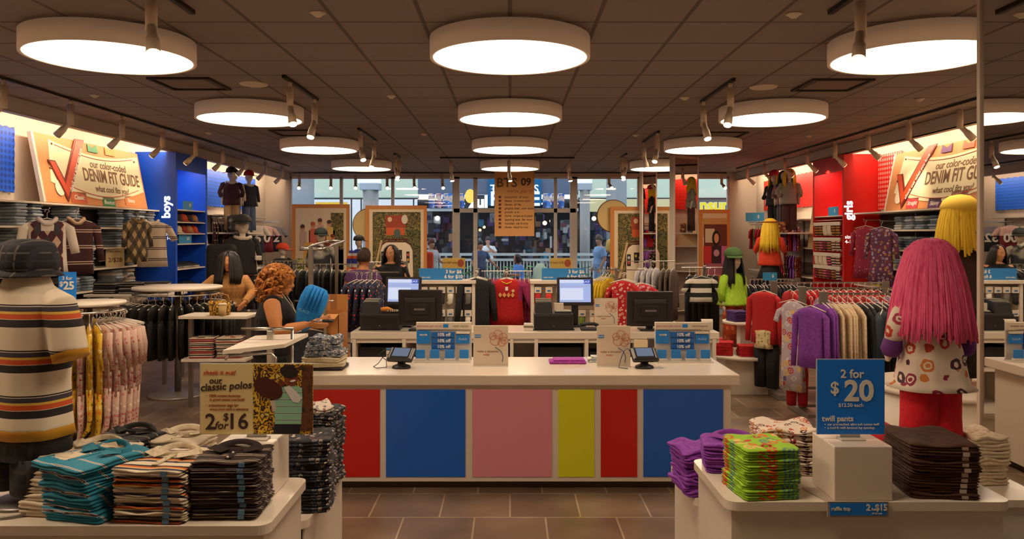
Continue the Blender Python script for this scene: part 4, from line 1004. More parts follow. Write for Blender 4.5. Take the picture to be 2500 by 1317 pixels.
# ---------------- denim guide banners ----------------
def banner(side, yc, L, H, zb, label):
    lean = math.radians(11)
    t = thing('wall_banner', label, 'banner', ((-5.68 if side < 0 else 5.72), yc, zb), rot=(-lean, 0, PI/2*(-side)))
    t.rotation_mode = 'XYZ'
    G().box((-L/2, 0, 0), (L/2, .04, H), .004).build('backing_board', mat('#c98650', .6), t)
    G().box((-L/2-.005, -.004, 0), (-L/2+.04, .044, H)).build('edge_strip', WHITE, t)
    cb = mat('#dcd2ac', .6); dk = mat('#6a4a2a', .6); rd = mat('#b8431c', .5)
    a = [(-L*.38+L*.86*k/20, H*(.93-.13*math.sin(PI*k/20)*-1*-1)+H*.0) for k in range(21)]
    b = [(-L*.42+L*.90*k/20, H*(.30-.20*math.sin(PI*k/20))) for k in range(20, -1, -1)]
    G().plate(a+b, -.008, -.001).build('cream_banner', cb, t)
    for off, nm in ((.05, 'l'), ):
        for q, (u, v) in enumerate(((.93-.045, .13), (.30+.05, .20))):
            pts = [Vector((-L*.38+L*.84*k/20, -.0095, H*(u-v*math.sin(PI*k/20)))) for k in range(1, 20)]
            G().tube(pts, .005, 5).build('piping_line', rd, t)
    text(t, 'our color-coded', .15, (L*.13, -.010, H*.66), dk, bold=.012, shear=.1)
    text(t, 'DENIM FIT GUIDE', .25, (L*.155, -.010, H*.47), dk, bold=.02, sx=.80)
    text(t, 'what cool fits you!', .125, (L*.13, -.010, H*.27), dk, bold=.012, shear=.15)
    chk = [(-.42, .62), (-.36, .62), (-.31, .36), (-.155, 1.02), (-.07, 1.03), (-.31, .02)]
    G().plate([(x*L, z*H) for x, z in chk], -.018, -.009).build('check_mark_border', mat('#6a1c10', .5), t)
    c2 = [(-.41, .60), (-.368, .60), (-.312, .28), (-.15, .995), (-.085, 1.0), (-.31, .09)]
    G().plate([(x*L, z*H) for x, z in c2], -.022, -.0185).build('check_mark', rd, t)
    an = math.atan2(.93*H, .215*L)
    tx = text(t, 'check out what you love', .085, (-L*.20, -.024, H*.53), LETTER, rot=(PI/2, -an, 0), bold=.01, sx=.9)
    for px_, pz, w_, c, s in ((-.21, .10, .17, '#b85a30', 'Classic'), (.07, .06, .15, '#1f7a44', 'Bootcut'), (.31, .12, .16, '#d08048', 'Skinny')) if side < 0 else ((-.21, .10, .14, '#c03a48', 'Straight'), (.0, .07, .14, '#56285c', 'Skinny'), (.20, .15, .17, '#c03a48', 'Flare')):
        k = G().box((px_*L-w_*L*.4, -.008, H*(pz-.085)), (px_*L+w_*L*.4, -.001, H*(pz+.085))).build('fit_label', mat(c, .6), t); text(k, s, .085, (px_*L, -.010, H*pz), LETTER, bold=.015, shear=.2)
    for px_, c in ((-.0, '#2a7a4a'), (.17, '#d8863c')) if side < 0 else ((.02, '#56285c'), (.2, '#b85030')):
        G().plate([(px_*L-.13, H*.86), (px_*L+.13, H*.86), (px_*L+.12, H*.99), (px_*L, H*.93), (px_*L-.12, H*.99)], -.014, -.009).build('corner_flag', mat(c, .6), t)
    for px_, pz in ((-.36, .87), (.43, .83), (-.405, .5)): G().ball((px_*L, -.01, pz*H), .016, 8, 6).build('grommet', dk, t)
    G().cyl((0, 0, 0), .1, .006, 24).xf(Matrix.Translation((-L*.36, -.008, H*.22)) @ Matrix.Rotation(PI/2, 4, 'X')).build('round_sticker', mat('#e0d4bc', .6), t)
banner(-1, 10.85, 2.72, .88, 2.20, 'wide cream and orange denim fit guide banner on the left wall')
banner(1, 10.50, 2.8, .88, 2.16, 'wide cream denim fit guide banner on the right wall behind yellow hair')
# perforated colour panels
def perf(name, side, y0, y1, z0, z1, base, dark, label):
    x = (WL+.015) if side < 0 else (WR-.045)
    m = dots(base, dark, 14, .34)
    n = 40; g = G()
    # scalloped outline panel in local XZ, standing along the wall
    L = y1-y0; pts = [(-L/2+L*k/n, z0+(.02 if k % 2 else 0)) for k in range(n+1)]+[(L/2+(.012 if k % 2 else 0), z0+(z1-z0)*k/12) for k in range(1, 12)]+[(L/2-L*k/n, z1-(.02 if k % 2 else 0)) for k in range(n+1)]+[(-L/2-(.012 if k % 2 else 0), z1-(z1-z0)*k/12) for k in range(1, 12)]
    g.plate(pts, 0, .03)
    t = g.build('perforated_panel', m, None, (x+(.03 if side < 0 else 0), (y0+y1)/2, 0), (0, 0, PI/2*(-side)))
    t.location.x = (WL+.045) if side < 0 else (WR-.045)
    tag(t, label, 'wall panel')
perf('p', -1, 6.6, 9.35, 2.30, 3.09, '#0b55d8', '#063a9c', 'blue perforated wall panel left of the denim banner')
perf('p', -1, 12.2, 12.44, 2.22, 3.09, '#0b55d8', '#063a9c', 'narrow blue perforated panel between the banner and the boys unit')
perf('p', -1, 13.75, 18.2, 2.36, 3.10, '#0b5fe0', '#0a46b0', 'long blue perforated panel behind the capped mannequins on the left wall')
perf('p', 1, 11.95, 12.68, 2.20, 3.09, '#d41a10', '#d8988c', 'red perforated panel between the girls unit and the denim banner')
perf('p', 1, 14.05, 18.4, 2.36, 3.06, '#d42008', '#b81806', 'long red perforated panel behind the mannequins on the right wall')
# ---------------- coloured corner units ----------------
def unit(side, y0, y1, xf, m, word, label, z_sh, light):
    xw = WL if side < 0 else WR; D = abs(abs(xw)-xf); t = thing('display_tower', label, 'display unit', (xw, y0, 0))
    s = -side
    def bx(a, b, nm, mm, bev=0):
        return G().box((a[0]*s, a[1], a[2]), (b[0]*s, b[1], b[2]), bev).build(nm, mm, t)
    H = 3.125 if side < 0 else 3.115; L = y1-y0
    bx((0, 0, 0), (D, .06, H), 'side_panel', m); bx((0, L-.06, 0), (D, L, H), 'side_panel', m); bx((0, .06, 0), (.04, L-.06, H), 'back_panel', m)
    bx((.04, .06, 2.98), (D, L-.06, H), 'top_panel', m); bx((.04, .06, 0), (D, L-.06, .12), 'plinth', m)
    bx((D-.03, .06, 2.85), (D-.001, L-.06, 2.98), 'front_lintel', m)
    for z in z_sh: bx((.04, .06, z-.02), (D-.01, L-.06, z), 'shelf', SHELFM, .003)
    return t, D, L, s
ut, D, L, s = unit(-1, 12.46, 13.75, 5.35, BLUEP, 'boys', 'tall blue display tower lettered boys with caps and shoes on its shelves', [2.21, 2.01, 1.82, 1.65, 1.24, .9, .5], 0)
text(ut, 'boys', .19, (.50, -.003, Z(506, 12.46)), emis((1, .95, .88), 1.6, 'lit_lettering'), rot=(PI/2, -PI/2, 0), bold=.035)
text(ut, 'sizes\n4-14', .07, (.51, -.003, Z(577, 12.46)), emis((1, .95, .88), 1.2, 'lit_lettering2'), bold=.02)
ur, D, L, s = unit(1, 12.7, 14.0, 5.45, REDP, 'girls', 'tall red display tower lettered girls with hanging socks on its front', [2.12, 1.06, .6], 0)
text(ur, 'girls', .19, (-.52, -.003, Z(514, 12.7)), emis((1, .95, .88), 1.6, 'lit_lettering'), rot=(PI/2, -PI/2, 0), bold=.035)
text(ur, 'sizes\n4-14', .08, (-.51, -.003, Z(585, 12.7)), emis((1, .95, .88), 1.2, 'lit_lettering2'), bold=.02)
for xx, sd, D0 in ((-5.9, -1, 0), (5.95, 1, 0)):
    pass
# light inside the towers' top niches
for x, y in ((-5.6, 13.1), (5.7, 13.35)):
    ld = bpy.data.lights.new('niche_lamp', 'AREA'); ld.shape = 'RECTANGLE'; ld.size = .3; ld.size_y = .8; ld.energy = 9; ld.color = (1, .85, .7)
    lo = bpy.data.objects.new('niche_lamp', ld); C.objects.link(lo); lo.location = (x, y, 2.965)
def tower_sign(x, y, z, rz, label, s='$', w=.4, h=.15):
    t = thing('price_sign', label, 'sign', (x, y, z), rz); G().box((-w/2, 0, 0), (w/2, .012, h)).build('sign_panel', mat('#2a8ac0', .4), t); text(t, s, h*.5, (w*.2, -.003, h*.55), LETTER, bold=.02)
tower_sign(-5.42, 13.1, 2.212, PI/2, 'blue price sign on the top shelf of the boys tower', '$8'); tower_sign(5.52, 13.3, 2.122, -PI/2, 'blue price sign on the top shelf of the girls tower', '$')
tower_sign(-5.42, 13.0, 1.651, PI/2, 'blue price sign among the shoes of the boys tower', '$15', .5, .14)
# caps and shoes on the boys tower
capv = {c: cap_g(.085, .07, 0).mesh([mat(c, .8)], 'baseball_cap') for c in ('#c04418', '#8c2418', '#a8744a', '#2a2220', '#d0c0a0')}
cn = {'#c04418': 'orange', '#8c2418': 'dark red', '#a8744a': 'tan', '#2a2220': 'black', '#d0c0a0': 'cream'}
rr = random.Random(4)
pos3 = ['nearest', 'second', 'third', 'fourth', 'farthest']
for z, nm in ((2.01, 'upper cap shelf'), (1.82, 'second cap shelf'), (1.65, 'third cap shelf')):
    if z == 1.65: continue
    for k in range(5):
        c = rr.choice(list(capv)); tag(put('baseball_cap', capv[c], None, (-5.52, 12.66+k*.22, z+.022), (0, 0, rr.uniform(-.5, .2))), f'{cn[c]} cap on the {nm} of the boys tower, {pos3[k]} in its row', 'cap', 'caps on the boys tower')
for k in range(4):
    c = ('#8c2418', '#2a2220', '#8c2418', '#2a2220')[k]; tag(put('baseball_cap', capv[c], None, (-5.72, 12.70+k*.26, 1.651+.022), (0, 0, -.2)), f'{cn[c]} cap at the back of the shoe shelf of the boys tower, {pos3[k]}', 'cap', 'caps on the boys tower')
def shoe_mesh(c, sole):
    g = G(); g.loft([[(x+.0, y*wd, z) for x, y, z in ring] for ring, wd in [([(L0*math.cos(2*PI*k/16)*.125, math.sin(2*PI*k/16)*.042, z) for k in range(16)], 1) for L0, z in ((1, .0), (1.02, .02), (.98, .03))]])
    g.mi = 1
    g.loft([[(sh+L0*math.cos(2*PI*k/16), W0*math.sin(2*PI*k/16), z) for k in range(16)] for L0, W0, z, sh in ((.122, .04, .028, 0), (.115, .038, .05, -.005), (.07, .033, .075, -.04), (.05, .03, .095, -.055))])
    return g.mesh([mat(sole, .6), mat(c, .6)], 'sneaker')
sm1, sm2 = shoe_mesh('#1c1a1e', '#b8b0a4'), shoe_mesh('#2a2e3c', '#8c8478')
for z, nm in ((1.24, 'shoe shelf'), (.9, 'lower shoe shelf')):
    for k in range(10): tag(put('sneaker', (sm1, sm2)[(k//2) % 2], None, (-5.55, 12.62+k*.108, z+.001), (0, 0, .05)), f"{'black' if (k//2) % 2 == 0 else 'dark blue'} sneaker on the {nm} of the boys tower, {ORD[k]} along", 'shoe', f"{'black' if (k//2) % 2 == 0 else 'blue'} sneakers on the {nm}")
# sock packs on the girls tower
sockc = [('#8c2030', 'dark red'), ('#d8c8b0', 'cream'), ('#a86a2a', 'mustard'), ('#3a2030', 'plum'), ('#c8586c', 'pink'), ('#5a3424', 'brown')]
def sock_pack(c, st):
    g = G(); g.tube([(-.03, 0, -.05), (-.032, 0, -.16), (-.02, 0, -.22), (.03, -.0, -.25)], [.026, .026, .028, .018], 8, flat=.5, up=(0, 1, 0)); g.tube([(.012, -.012, -.05), (.01, -.012, -.15), (.02, -.012, -.21), (.06, -.01, -.24)], [.026, .026, .028, .018], 8, flat=.5, up=(0, 1, 0))
    g.mi = 1; g.box((-.06, -.03, -.09), (.05, .012, -.03), .004)
    return g.mesh([stripes([(0, c), (.6, st)], .045, 'Z'), mat('#d8cdbc', .5)], 'sock_pair')
sp = [(sock_pack(c, '#d8c8b0' if i % 2 else '#1c1418'), n) for i, (c, n) in enumerate(sockc)]
for r_, z in enumerate((2.04, 1.78, 1.52, 1.30)):
    for k in range(6):
        m, n = sp[rr.randrange(6)]; tag(put('sock_pair', m, None, (5.43, 12.86+k*.18, z), (0, 0, -PI/2+.5)), f"{n} pair of socks on the {('top','second','third','lowest')[r_]} hook row of the girls tower, {('nearest','second','third','fourth','fifth','farthest')[k]}", 'socks', 'sock pairs on the girls tower')
t = thing('sock_rails', 'white wire rails carrying sock pairs across the girls tower opening', 'rail', (5.455, 13.35, 1.7))
for z in (2.045, 1.785, 1.525, 1.305): G().tube([(0, -.56, z-1.7), (0, .56, z-1.7)], .006, 6).build('rail_bar', SHELFM, t)
# leaning triangular cream easels next to the towers
for x, y, sd in ((-5.66, 14.12, 'blue boys'), (5.72, 14.4, 'red girls')):
    g = G().plate([(-.26, 0), (.26, 0), (.20, .95), (.12, .98)] if x < 0 else [(-.3, 0), (.3, 0), (-.12, .98), (-.20, .95)], 0, .02)
    tag(g.build('leaning_board', mat('#d8c090', .6), None, (x, y, 1.552), (-.06, 0, -1.2 if x > 0 else 1.2)), f'narrow cream board leaning beside the {sd} tower', 'board')
# ---------------- clothes hung on the wall arms ----------------
argyle = plaid('#3a2a34', '#c8b098', '#5a2430', .11)
def argyle_mat(base, a, b_):
    key = ('arg', base, a, b_)
    if key in _m: return _m[key]
    m, nt, bs = newmat('argyle_knit', .85); sp_ = N(nt, 'ShaderNodeSeparateXYZ'); nt.links.new(coords(nt), sp_.inputs[0])
    u = math_(nt, 'DIVIDE', math_(nt, 'ADD', sp_.outputs[0], math_(nt, 'MULTIPLY', sp_.outputs[2], .6)), .075); v = math_(nt, 'DIVIDE', math_(nt, 'SUBTRACT', sp_.outputs[0], math_(nt, 'MULTIPLY', sp_.outputs[2], .6)), .075)
    fu = math_(nt, 'MODULO', math_(nt, 'FLOOR', math_(nt, 'ADD', u, 40)), 2); fv = math_(nt, 'MODULO', math_(nt, 'FLOOR', math_(nt, 'ADD', v, 40)), 2)
    s_ = math_(nt, 'ADD', math_(nt, 'MULTIPLY', fu, .5), math_(nt, 'MULTIPLY', fv, .3)); r_ = ramp(nt, [(0, base), (.25, a), (.45, b_), (.7, base)]); nt.links.new(s_, r_.inputs[0]); nt.links.new(r_.outputs[0], bs.inputs['Base Color']); _m[key] = m; return m
rug1 = stripes([(0, '#3c1418'), (.62, '#c8ac98'), (.68, '#3c1418'), (.76, '#c8ac98'), (.82, '#3c1418')], .17, 'Z'); rug2 = stripes([(0, '#d8c4ac'), (.72, '#2a1c1c'), (.79, '#d8c4ac'), (.86, '#2a1c1c'), (.93, '#d8c4ac')], .14, 'Z')
polo_collar = lambda c: G().tube([(-.075, .01, -.085), (-.07, -.03, -.095), (-.02, -.045, -.14), (.02, -.045, -.14), (.07, -.03, -.095), (.075, .01, -.085)], .02, 8).mesh([mat(c, .8)], 'collar')
def vest_g():
    g = garment('shirt', .34, .52, .09, 1, sl=.24, sang=.2)
    for f in g.bm.faces:
        c = f.calc_center_median()
        if abs(c.x) > .128 or (abs(c.x) < .045 and c.z > -.2 and c.y < 0): f.material_index = 1
    return g
def whang(px, py, xp, key, mk, m, rz, lab, sc=1.0, cat='shirt', col_=None, name='hanging_shirt'):
    d = DX(px, xp); o = hang(name, key, mk, [m] if not isinstance(m, list) else m, (xp, d, Z(py, d)), rz, lab, 'clothes on the side wall arms', cat, extras=[('collar', polo_collar(col_))] if col_ else None); o.scale = (sc,)*3
    return o
whang(115, 512, -5.30, 'arg1', lambda: vest_g(), [argyle_mat('#4a2430', '#c8a890', '#3c3c40'), cloth('#dccfc0')], .6, 'argyle knit vest over a white shirt hung on the left wall', 1.2, 'vest', '#dccfc0')
whang(186, 514, -5.30, 'rug1', lambda: garment('shirt', .36, .58, .09, 2, sl=.36, sang=.15), rug1, .8, 'maroon rugby shirt with tan stripes hung on the left wall', 1.15, 'shirt', '#b89a78')
whang(335, 520, -5.32, 'arg2', lambda: garment('shirt', .34, .60, .09, 3, sl=.3, sang=.12), argyle_mat('#5a4a34', '#b09468', '#3a3226'), 1.1, 'tan argyle sweater hung on the left wall beside the cream polo', 1.0, 'sweater', '#8a6a44')
whang(371, 523, -5.30, 'rug2', lambda: garment('shirt', .36, .58, .09, 4, sl=.17, sang=.45), rug2, .45, 'cream polo shirt with dark stripes hung beside the blue tower', 1.15, 'shirt', '#d8c8b4')
for px_, py, zz in ((115, 512, 0), (186, 514, 0), (335, 520, 0), (371, 523, 0)):
    d = DX(px_, -5.30); z = Z(py, d); tag(G().tube([(-.30, 0, .0), (.02, 0, .0), (.03, 0, .02)], .006, 6).build('hook_arm', CHROME, None, (-5.30, d, z+.001)), f"chrome arm holding the {'argyle vest' if px_ == 115 else 'maroon shirt' if px_ == 186 else 'tan sweater' if px_ == 335 else 'cream polo'} off the left wall", 'hook')
whang(2113, 538, 5.38, 'dr1', lambda: garment('dress', .30, .78, .09, 5, sl=.34, sang=.1, flare=.10), floral('#8c1a38', ['#d8b0b0', '#a83050'], 30, .22, False), -.7, 'dark red dotted dress hung right of the girls tower', 1.0, 'dress', None, 'hanging_dress')
whang(2152, 540, 5.38, 'dr2', lambda: garment('dress', .32, .82, .09, 6, sl=.34, sang=.1, flare=.06), floral('#5a3050', ['#c8a0a0', '#8a2838', '#b88030', '#a8a0c0'], 22, .4), -.7, 'purple flowered dress with red sleeves hung right of the dotted dress', 1.0, 'dress', None, 'hanging_dress')
whang(2362, 535, 5.38, 'or1', lambda: garment('shirt', .36, .5, .1, 7, sl=.2), cloth('#d8601c', '#c85018'), -.7, 'orange top hung on the right wall behind the yellow haired mannequin', 1.0, 'top')
whang(2330, 610, 5.38, 'ft1', lambda: garment('shirt', .36, .5, .1, 8, sl=.2), floral('#c8a0a0', ['#8a2838', '#d8d0c0'], 25), -.7, 'pink print top low on the right wall behind the brown jacket', 1.0, 'top')
for px_, py in ((2113, 538), (2152, 540), (2362, 535), (2330, 610)):
    d = DX(px_, 5.38); z = Z(py, d); tag(G().tube([(.30, 0, .0), (-.02, 0, .0), (-.03, 0, .02)], .006, 6).build('hook_arm', CHROME, None, (5.38, d, z+.001)), f"chrome arm holding the {'dotted dress' if px_ == 2113 else 'purple flowered dress' if px_ == 2152 else 'orange top' if px_ == 2362 else 'pink print top'} off the right wall", 'hook')
# rails with packed clothes
def rail_clothes(x0, y0, x1, y1, z, n, key, mk, mats, rz, label, group, cat='shirt', name='hanging_shirt', bar=True, barlabel=None, jit=.12):
    """n garments of one or several looks along a rail"""
    r = random.Random(hash(key) % 1000 if not isinstance(key, str) else sum(map(ord, key)))
    for i in range(n):
        v = (i+.5)/n; mi = r.randrange(len(mats)) if isinstance(mats, list) else 0; m = mats[mi] if isinstance(mats, list) else mats
        lab = label[mi] if isinstance(label, list) else label; gp = group+(f' {mi+1}' if isinstance(label, list) else '')
        k = f'{key}{mi}{i % 2}'
        hang(name, k, (lambda s=i: mk(s % 2)), [m], (x0+(x1-x0)*v, y0+(y1-y0)*v, z), rz+r.uniform(-jit, jit), lab, gp, cat)
    if bar:
        L = math.hypot(x1-x0, y1-y0); tag(G().tube([(-L/2-.05, 0, 0), (L/2+.05, 0, 0)], .011, 8).build('clothes_rail', CHROME, None, ((x0+x1)/2, (y0+y1)/2, z-.004), (0, 0, math.atan2(y1-y0, x1-x0))), barlabel or ('chrome rail carrying the '+group), 'rail')
thin = lambda kind, h, w=.36, t=.045, fl=.0, sl=.16, sa=.12: (lambda s: garment(kind, w, h, t, s+3, fl, sl, sa))
wall_unit(-1, 13.8, 14.42, [1.55, 1.0], 'short piece of white shelving holding a leaning cream board beside the blue tower', back=(1.0, 1.001))
wall_unit(-1, 14.46, 17.9, [2.19, 1.62, 1.0], 'white wall shelves with rails of dark boys clothes beyond the blue tower', back=(1.0, 1.001))
darkprints = [cloth('#1c1a24', '#2c2a38'), floral('#2a2428', ['#8a8478', '#a05030', '#c8b8a0'], 28, .35, False), stripes([(0, '#3a1418'), (.6, '#b8a48c'), (.72, '#3a1418')], .08), cloth('#5a1420', '#7a1c28'), stripes([(0, '#24242c'), (.7, '#8c8478'), (.8, '#24242c')], .1)]
dl = ['black top', 'dark print top', 'maroon striped top', 'dark red top', 'grey striped top']
rail_clothes(-5.55, 14.55, -5.55, 16.2, 2.12, 15, 'lw1', thin('shirt', .48), darkprints, PI/2+.5, [f'{x} packed on the upper rail beyond the boys tower' for x in dl], 'upper left wall rail')
rail_clothes(-5.55, 14.5, -5.55, 16.8, 1.50, 20, 'lw2', thin('shirt', .45), darkprints, PI/2+.5, [f'{x} packed on the middle rail beyond the boys tower' for x in dl], 'middle left wall rail')
rail_clothes(-5.55, 14.5, -5.55, 17.5, .90, 22, 'lw3', thin('pants', .7), [cloth('#1c1c24'), cloth('#3a4254'), cloth('#54483c')], PI/2+.5, ['black trousers on the low left wall rail', 'blue trousers on the low left wall rail', 'brown trousers on the low left wall rail'], 'low left wall rail', 'trousers', 'hanging_trousers')
# numbered jerseys
for px_, top, bot, num, s in ((620, '#d8cdbc', '#1c2034', '56', 'white and navy'), (643, '#d0a8a0', '#6a1420', '00', 'pink and maroon'), (666, '#8c8c94', '#1c1c28', '32', 'grey and black')):
    xp = -5.25; d = DX(px_, xp); z = 2.08
    m_ = stripes([(0, bot), (.5, bot), (.55, top)], .62, 'Z', offset=.12)
    o = hang('jersey', 'jer'+num, lambda: garment('shirt', .42, .56, .09, 2, sl=.16, sang=.6), [stripes([(0, bot), (.66, top)], .9, 'Z', offset=.0)], (xp, d, z), .45, f'{s} sports jersey numbered {num} on the left wall near the windows', 'numbered jerseys', 'jersey')
    text(o, num, .26, (0, -.075, -.36), LETTER, bold=.03, name='number')
jr = thing('clothes_rail', 'chrome rail carrying the numbered jerseys on the left wall', 'rail', (-5.25, 16.6, 2.076)); G().tube([(0, -1.1, 0), (0, 1.1, 0)], .009, 8).build('rail_bar', CHROME, jr)
for y in (-1.0, 1.0): G().tube([(0, y, 0), (-.745, y, 0)], .008, 6).build('bracket', CHROME, jr)
# right wall beyond the tower
wall_unit(1, 14.05, 14.75, [1.55, 1.0], 'short piece of white shelving holding a leaning cream board beside the red tower', back=(1.0, 1.001))
wall_unit(1, 14.8, 18.3, [2.10, 1.55, 1.0], 'white wall shelves with rails of bright girls clothes beyond the red tower', back=(1.0, 1.001))
brightprints = [floral('#8c1c24', ['#d8b890', '#c86a20', '#e0d0c0'], 26, .4, False), cloth('#b01828', '#c82434'), floral('#c8b088', ['#8a2030', '#3a2a20', '#c88030'], 24, .42), cloth('#8a4aa8', '#a060b8'), floral('#2a2024', ['#b83848', '#c8a890'], 26, .4)]
bl = ['red print top', 'bright red top', 'cream print top', 'lilac top', 'black print top']
rail_clothes(5.55, 14.9, 5.55, 16.4, 2.03, 14, 'rw1', thin('shirt', .46), brightprints, -PI/2-.5, [f'{x} on the upper rail beyond the girls tower' for x in bl], 'upper right wall rail')
rail_clothes(5.55, 14.9, 5.55, 16.8, 1.48, 16, 'rw2', thin('shirt', .44), brightprints, -PI/2-.5, [f'{x} on the middle rail beyond the girls tower' for x in bl], 'middle right wall rail')
rail_clothes(5.55, 16.9, 5.55, 17.9, 2.03, 5, 'rw3', thin('top', .46, sl=.14, t=.08), [cloth('#9a5ab8', '#a868c4'), cloth('#a01824'), cloth('#4a6a34')], -PI/2-.9+.4, ['lilac short sleeved top near the windows on the right wall', 'dark red top near the windows on the right wall', 'green top near the windows on the right wall'], 'far right wall rail', 'top', 'blouse')
rail_clothes(5.55, 14.9, 5.55, 17.9, .9, 20, 'rw4', thin('pants', .7), [cloth('#1c1a20'), cloth('#6a1c28'), cloth('#3c4458')], -PI/2-.5, ['black trousers on the low right wall rail', 'dark red trousers on the low right wall rail', 'blue trousers on the low right wall rail'], 'low right wall rail', 'trousers', 'hanging_trousers')
for y, nm in ((16.9, 'left'), (17.35, 'middle'), (17.75, 'right')): 
    stack('folded_shirt', 3, (5.72, y, 1.552), -PI/2, [brightm], f'bright top folded on the far right wall shelf, {nm} stack', f'far right shelf stack {nm}', w=.26, d=.24, t=.04, seed=ord(nm[0]))
tower_sign(5.63, 17.9, 2.102, -.6, 'light blue price sign on the far right wall shelf', '$', .42, .2)
# ---------------- window posters ----------------
foli = noisy(['#35351a', '#7c6c34', '#2c3220', '#94803e', '#46441f'], 12, .7, const=True)
foli2 = noisy(['#2c3018', '#48502a', '#6a6030', '#1c2414'], 14, .7, const=True)
def poster_board(px0, px1, py0, d, label, bg='#dcc8a4'):
    x0, x1 = X(px0, d), X(px1, d); zt = Z(py0, d); w = x1-x0; z0 = .12; h = zt-z0
    t = thing('poster_board', label, 'poster', ((x0+x1)/2, d, 0))
    G().box((-w/2, 0, z0), (w/2, .05, zt)).build('frame', mat('#c8813c', .6), t)
    G().box((-w/2+.09, -.006, z0+.08), (w/2-.07, 0, zt-.09)).build('poster_sheet', mat(bg, .6), t)
    for s in (-1, 1): G().box((s*w*.4-.02, -.2, 0), (s*w*.4+.02, .25, z0)).build('foot', STEEL, t)
    return t, w, z0, zt
def pp(t, name, pts, m, L=1):
    return G().plate(pts, -.006-.003*L-.002, -.006-.003*(L-1)-.0005).build(name, m, t)
def truck_poster(px0, px1, d, label):
    t, w, z0, zt = poster_board(px0, px1, 502 if px0 < 1200 else 505, d, label); k = w/1.42
    def R(a, b, c, e): return rect(a*w-w/2, zt-e*1.9*k-.0, c*w-w/2, zt-b*1.9*k)
    def E(cx, cy, rx, ry, n=24): return ell(cx*w-w/2, zt-cy*1.9*k, rx*w, ry*1.9*k, n)
    pp(t, 'photo_background', R(.12, .08, .9, 1.15), foli, 1)
    pp(t, 'dark_foliage', R(.68, .3, .9, 1.1), foli2, 2)
    pp(t, 'fence_shape', [(p[0], p[1]) for p in ((-.46*w+w*.08, zt-1.6*k), (-.46*w+w*.12, zt-1.6*k), (-.5*w+w*.28, zt-.8*k), (-.5*w+w*.25, zt-.8*k))], mat('#c8a878', .6), 3)
    pp(t, 'luggage', R(.33, .12, .66, .27), mat('#9c3a1c', .6), 3); pp(t, 'luggage', R(.34, .27, .64, .36), mat('#c85a28', .6), 3)
    pp(t, 'luggage_trim', E(.4, .17, .035, .03), mat('#e0c090', .6), 4); pp(t, 'round_bag', E(.52, .34, .055, .055), mat('#4a5a50', .6), 4)
    pp(t, 'dog', E(.64, .17, .05, .055), mat('#d8ccb8', .6), 4); pp(t, 'roof_rack', R(.3, .405, .7, .42), mat('#5a1c14', .6), 4)
    body = [(.24, .95), (.24, .55), (.27, .47), (.34, .435), (.66, .435), (.74, .47), (.78, .55), (.79, .95)]
    pp(t, 'vehicle_outline', [(a*w-w/2, zt-b*1.9*k) for a, b in body], mat('#5a2418', .6), 3)
    b2 = [(.25, .94), (.25, .55), (.28, .485), (.345, .45), (.655, .45), (.73, .485), (.77, .55), (.78, .94)]
    pp(t, 'vehicle_body', [(a*w-w/2, zt-b*1.9*k) for a, b in b2], mat('#e4d4b8', .5), 5)
    pp(t, 'rear_window', R(.37, .54, .6, .66), mat('#2a2420', .4), 6); pp(t, 'side_window', R(.26, .56, .32, .70), mat('#2a2420', .4), 6); pp(t, 'side_window', R(.67, .56, .72, .70), mat('#2a2420', .4), 6)
    for q, (a, b, c) in enumerate(((.4, .58, '#c8b040'), (.46, .6, '#d8c8a0'), (.52, .585, '#d0a060'), (.56, .62, '#d8d0c0'), (.29, .6, '#c8d0d0'), (.29, .66, '#c83a28'), (.695, .6, '#d85848'), (.695, .66, '#d8a050'))): pp(t, 'sticker', E(a, b, .018, .018, 10), mat(c, .6), 7)
    pp(t, 'spare_wheel', E(.58, .83, .13, .16), mat('#2c2420', .5), 6); pp(t, 'wheel_cover', E(.58, .83, .075, .095), mat('#dccdb0', .5), 7)
    pp(t, 'bumper', R(.26, .96, .78, 1.05), mat('#2a1a18', .5), 6)
    return t
for i, (px0, px1, d, nm) in enumerate(((892, 1042, 17.6, 'left of the entrance'), (1490, 1645, 17.6, 'right of the entrance behind a mirrored column'))):
    truck_poster(px0, px1, d, f'poster of a packed white off-road vehicle, {nm}')
    c = X(px0+8, d+.1); r = .36
    t = thing('round_sign', f'cream round disc sign behind the vehicle poster {nm.split(",")[0]}', 'sign', (c, d+.12, 0))
    G().plate(ell(0, Z(549 if i == 0 else 528, d+.1), r, r, 40), 0, .03).build('disc', mat('#d8bc7c', .6), t); G().plate(ell(0, Z(549 if i == 0 else 528, d+.1), r+.02, r+.02, 40), .031, .04).build('disc_rim', mat('#6a4420', .6), t)
    G().box((-.02, .0, 0), (.02, .04, Z(560, d))).build('post', STEEL, t)
t, w, z0, zt = poster_board(712, 853, 499, 17.8, 'tall window poster of a family picnic by a wagon, at the far left window')
def R(a, b, c, e): return rect(a*w-w/2, zt-e*2.0, c*w-w/2, zt-b*2.0)
def E(cx, cy, rx, ry, n=20): return ell(cx*w-w/2, zt-cy*2.0, rx*w, ry*2.0, n)
pp(t, 'foliage', R(.68, .1, .9, .75), foli, 2); pp(t, 'grass', R(.08, .62, .22, 1.1), noisy(['#8a8a40', '#c8bc80', '#5a6030'], 10, .7, const=True), 2)
pp(t, 'wagon', R(.3, .3, .75, .5), mat('#6a2c18', .6), 2); pp(t, 'wagon_side', R(.3, .48, .85, .52), mat('#3a1a14', .6), 3); pp(t, 'vehicle_body', R(.25, .52, .9, 1.05), mat('#dcc49c', .6), 2)
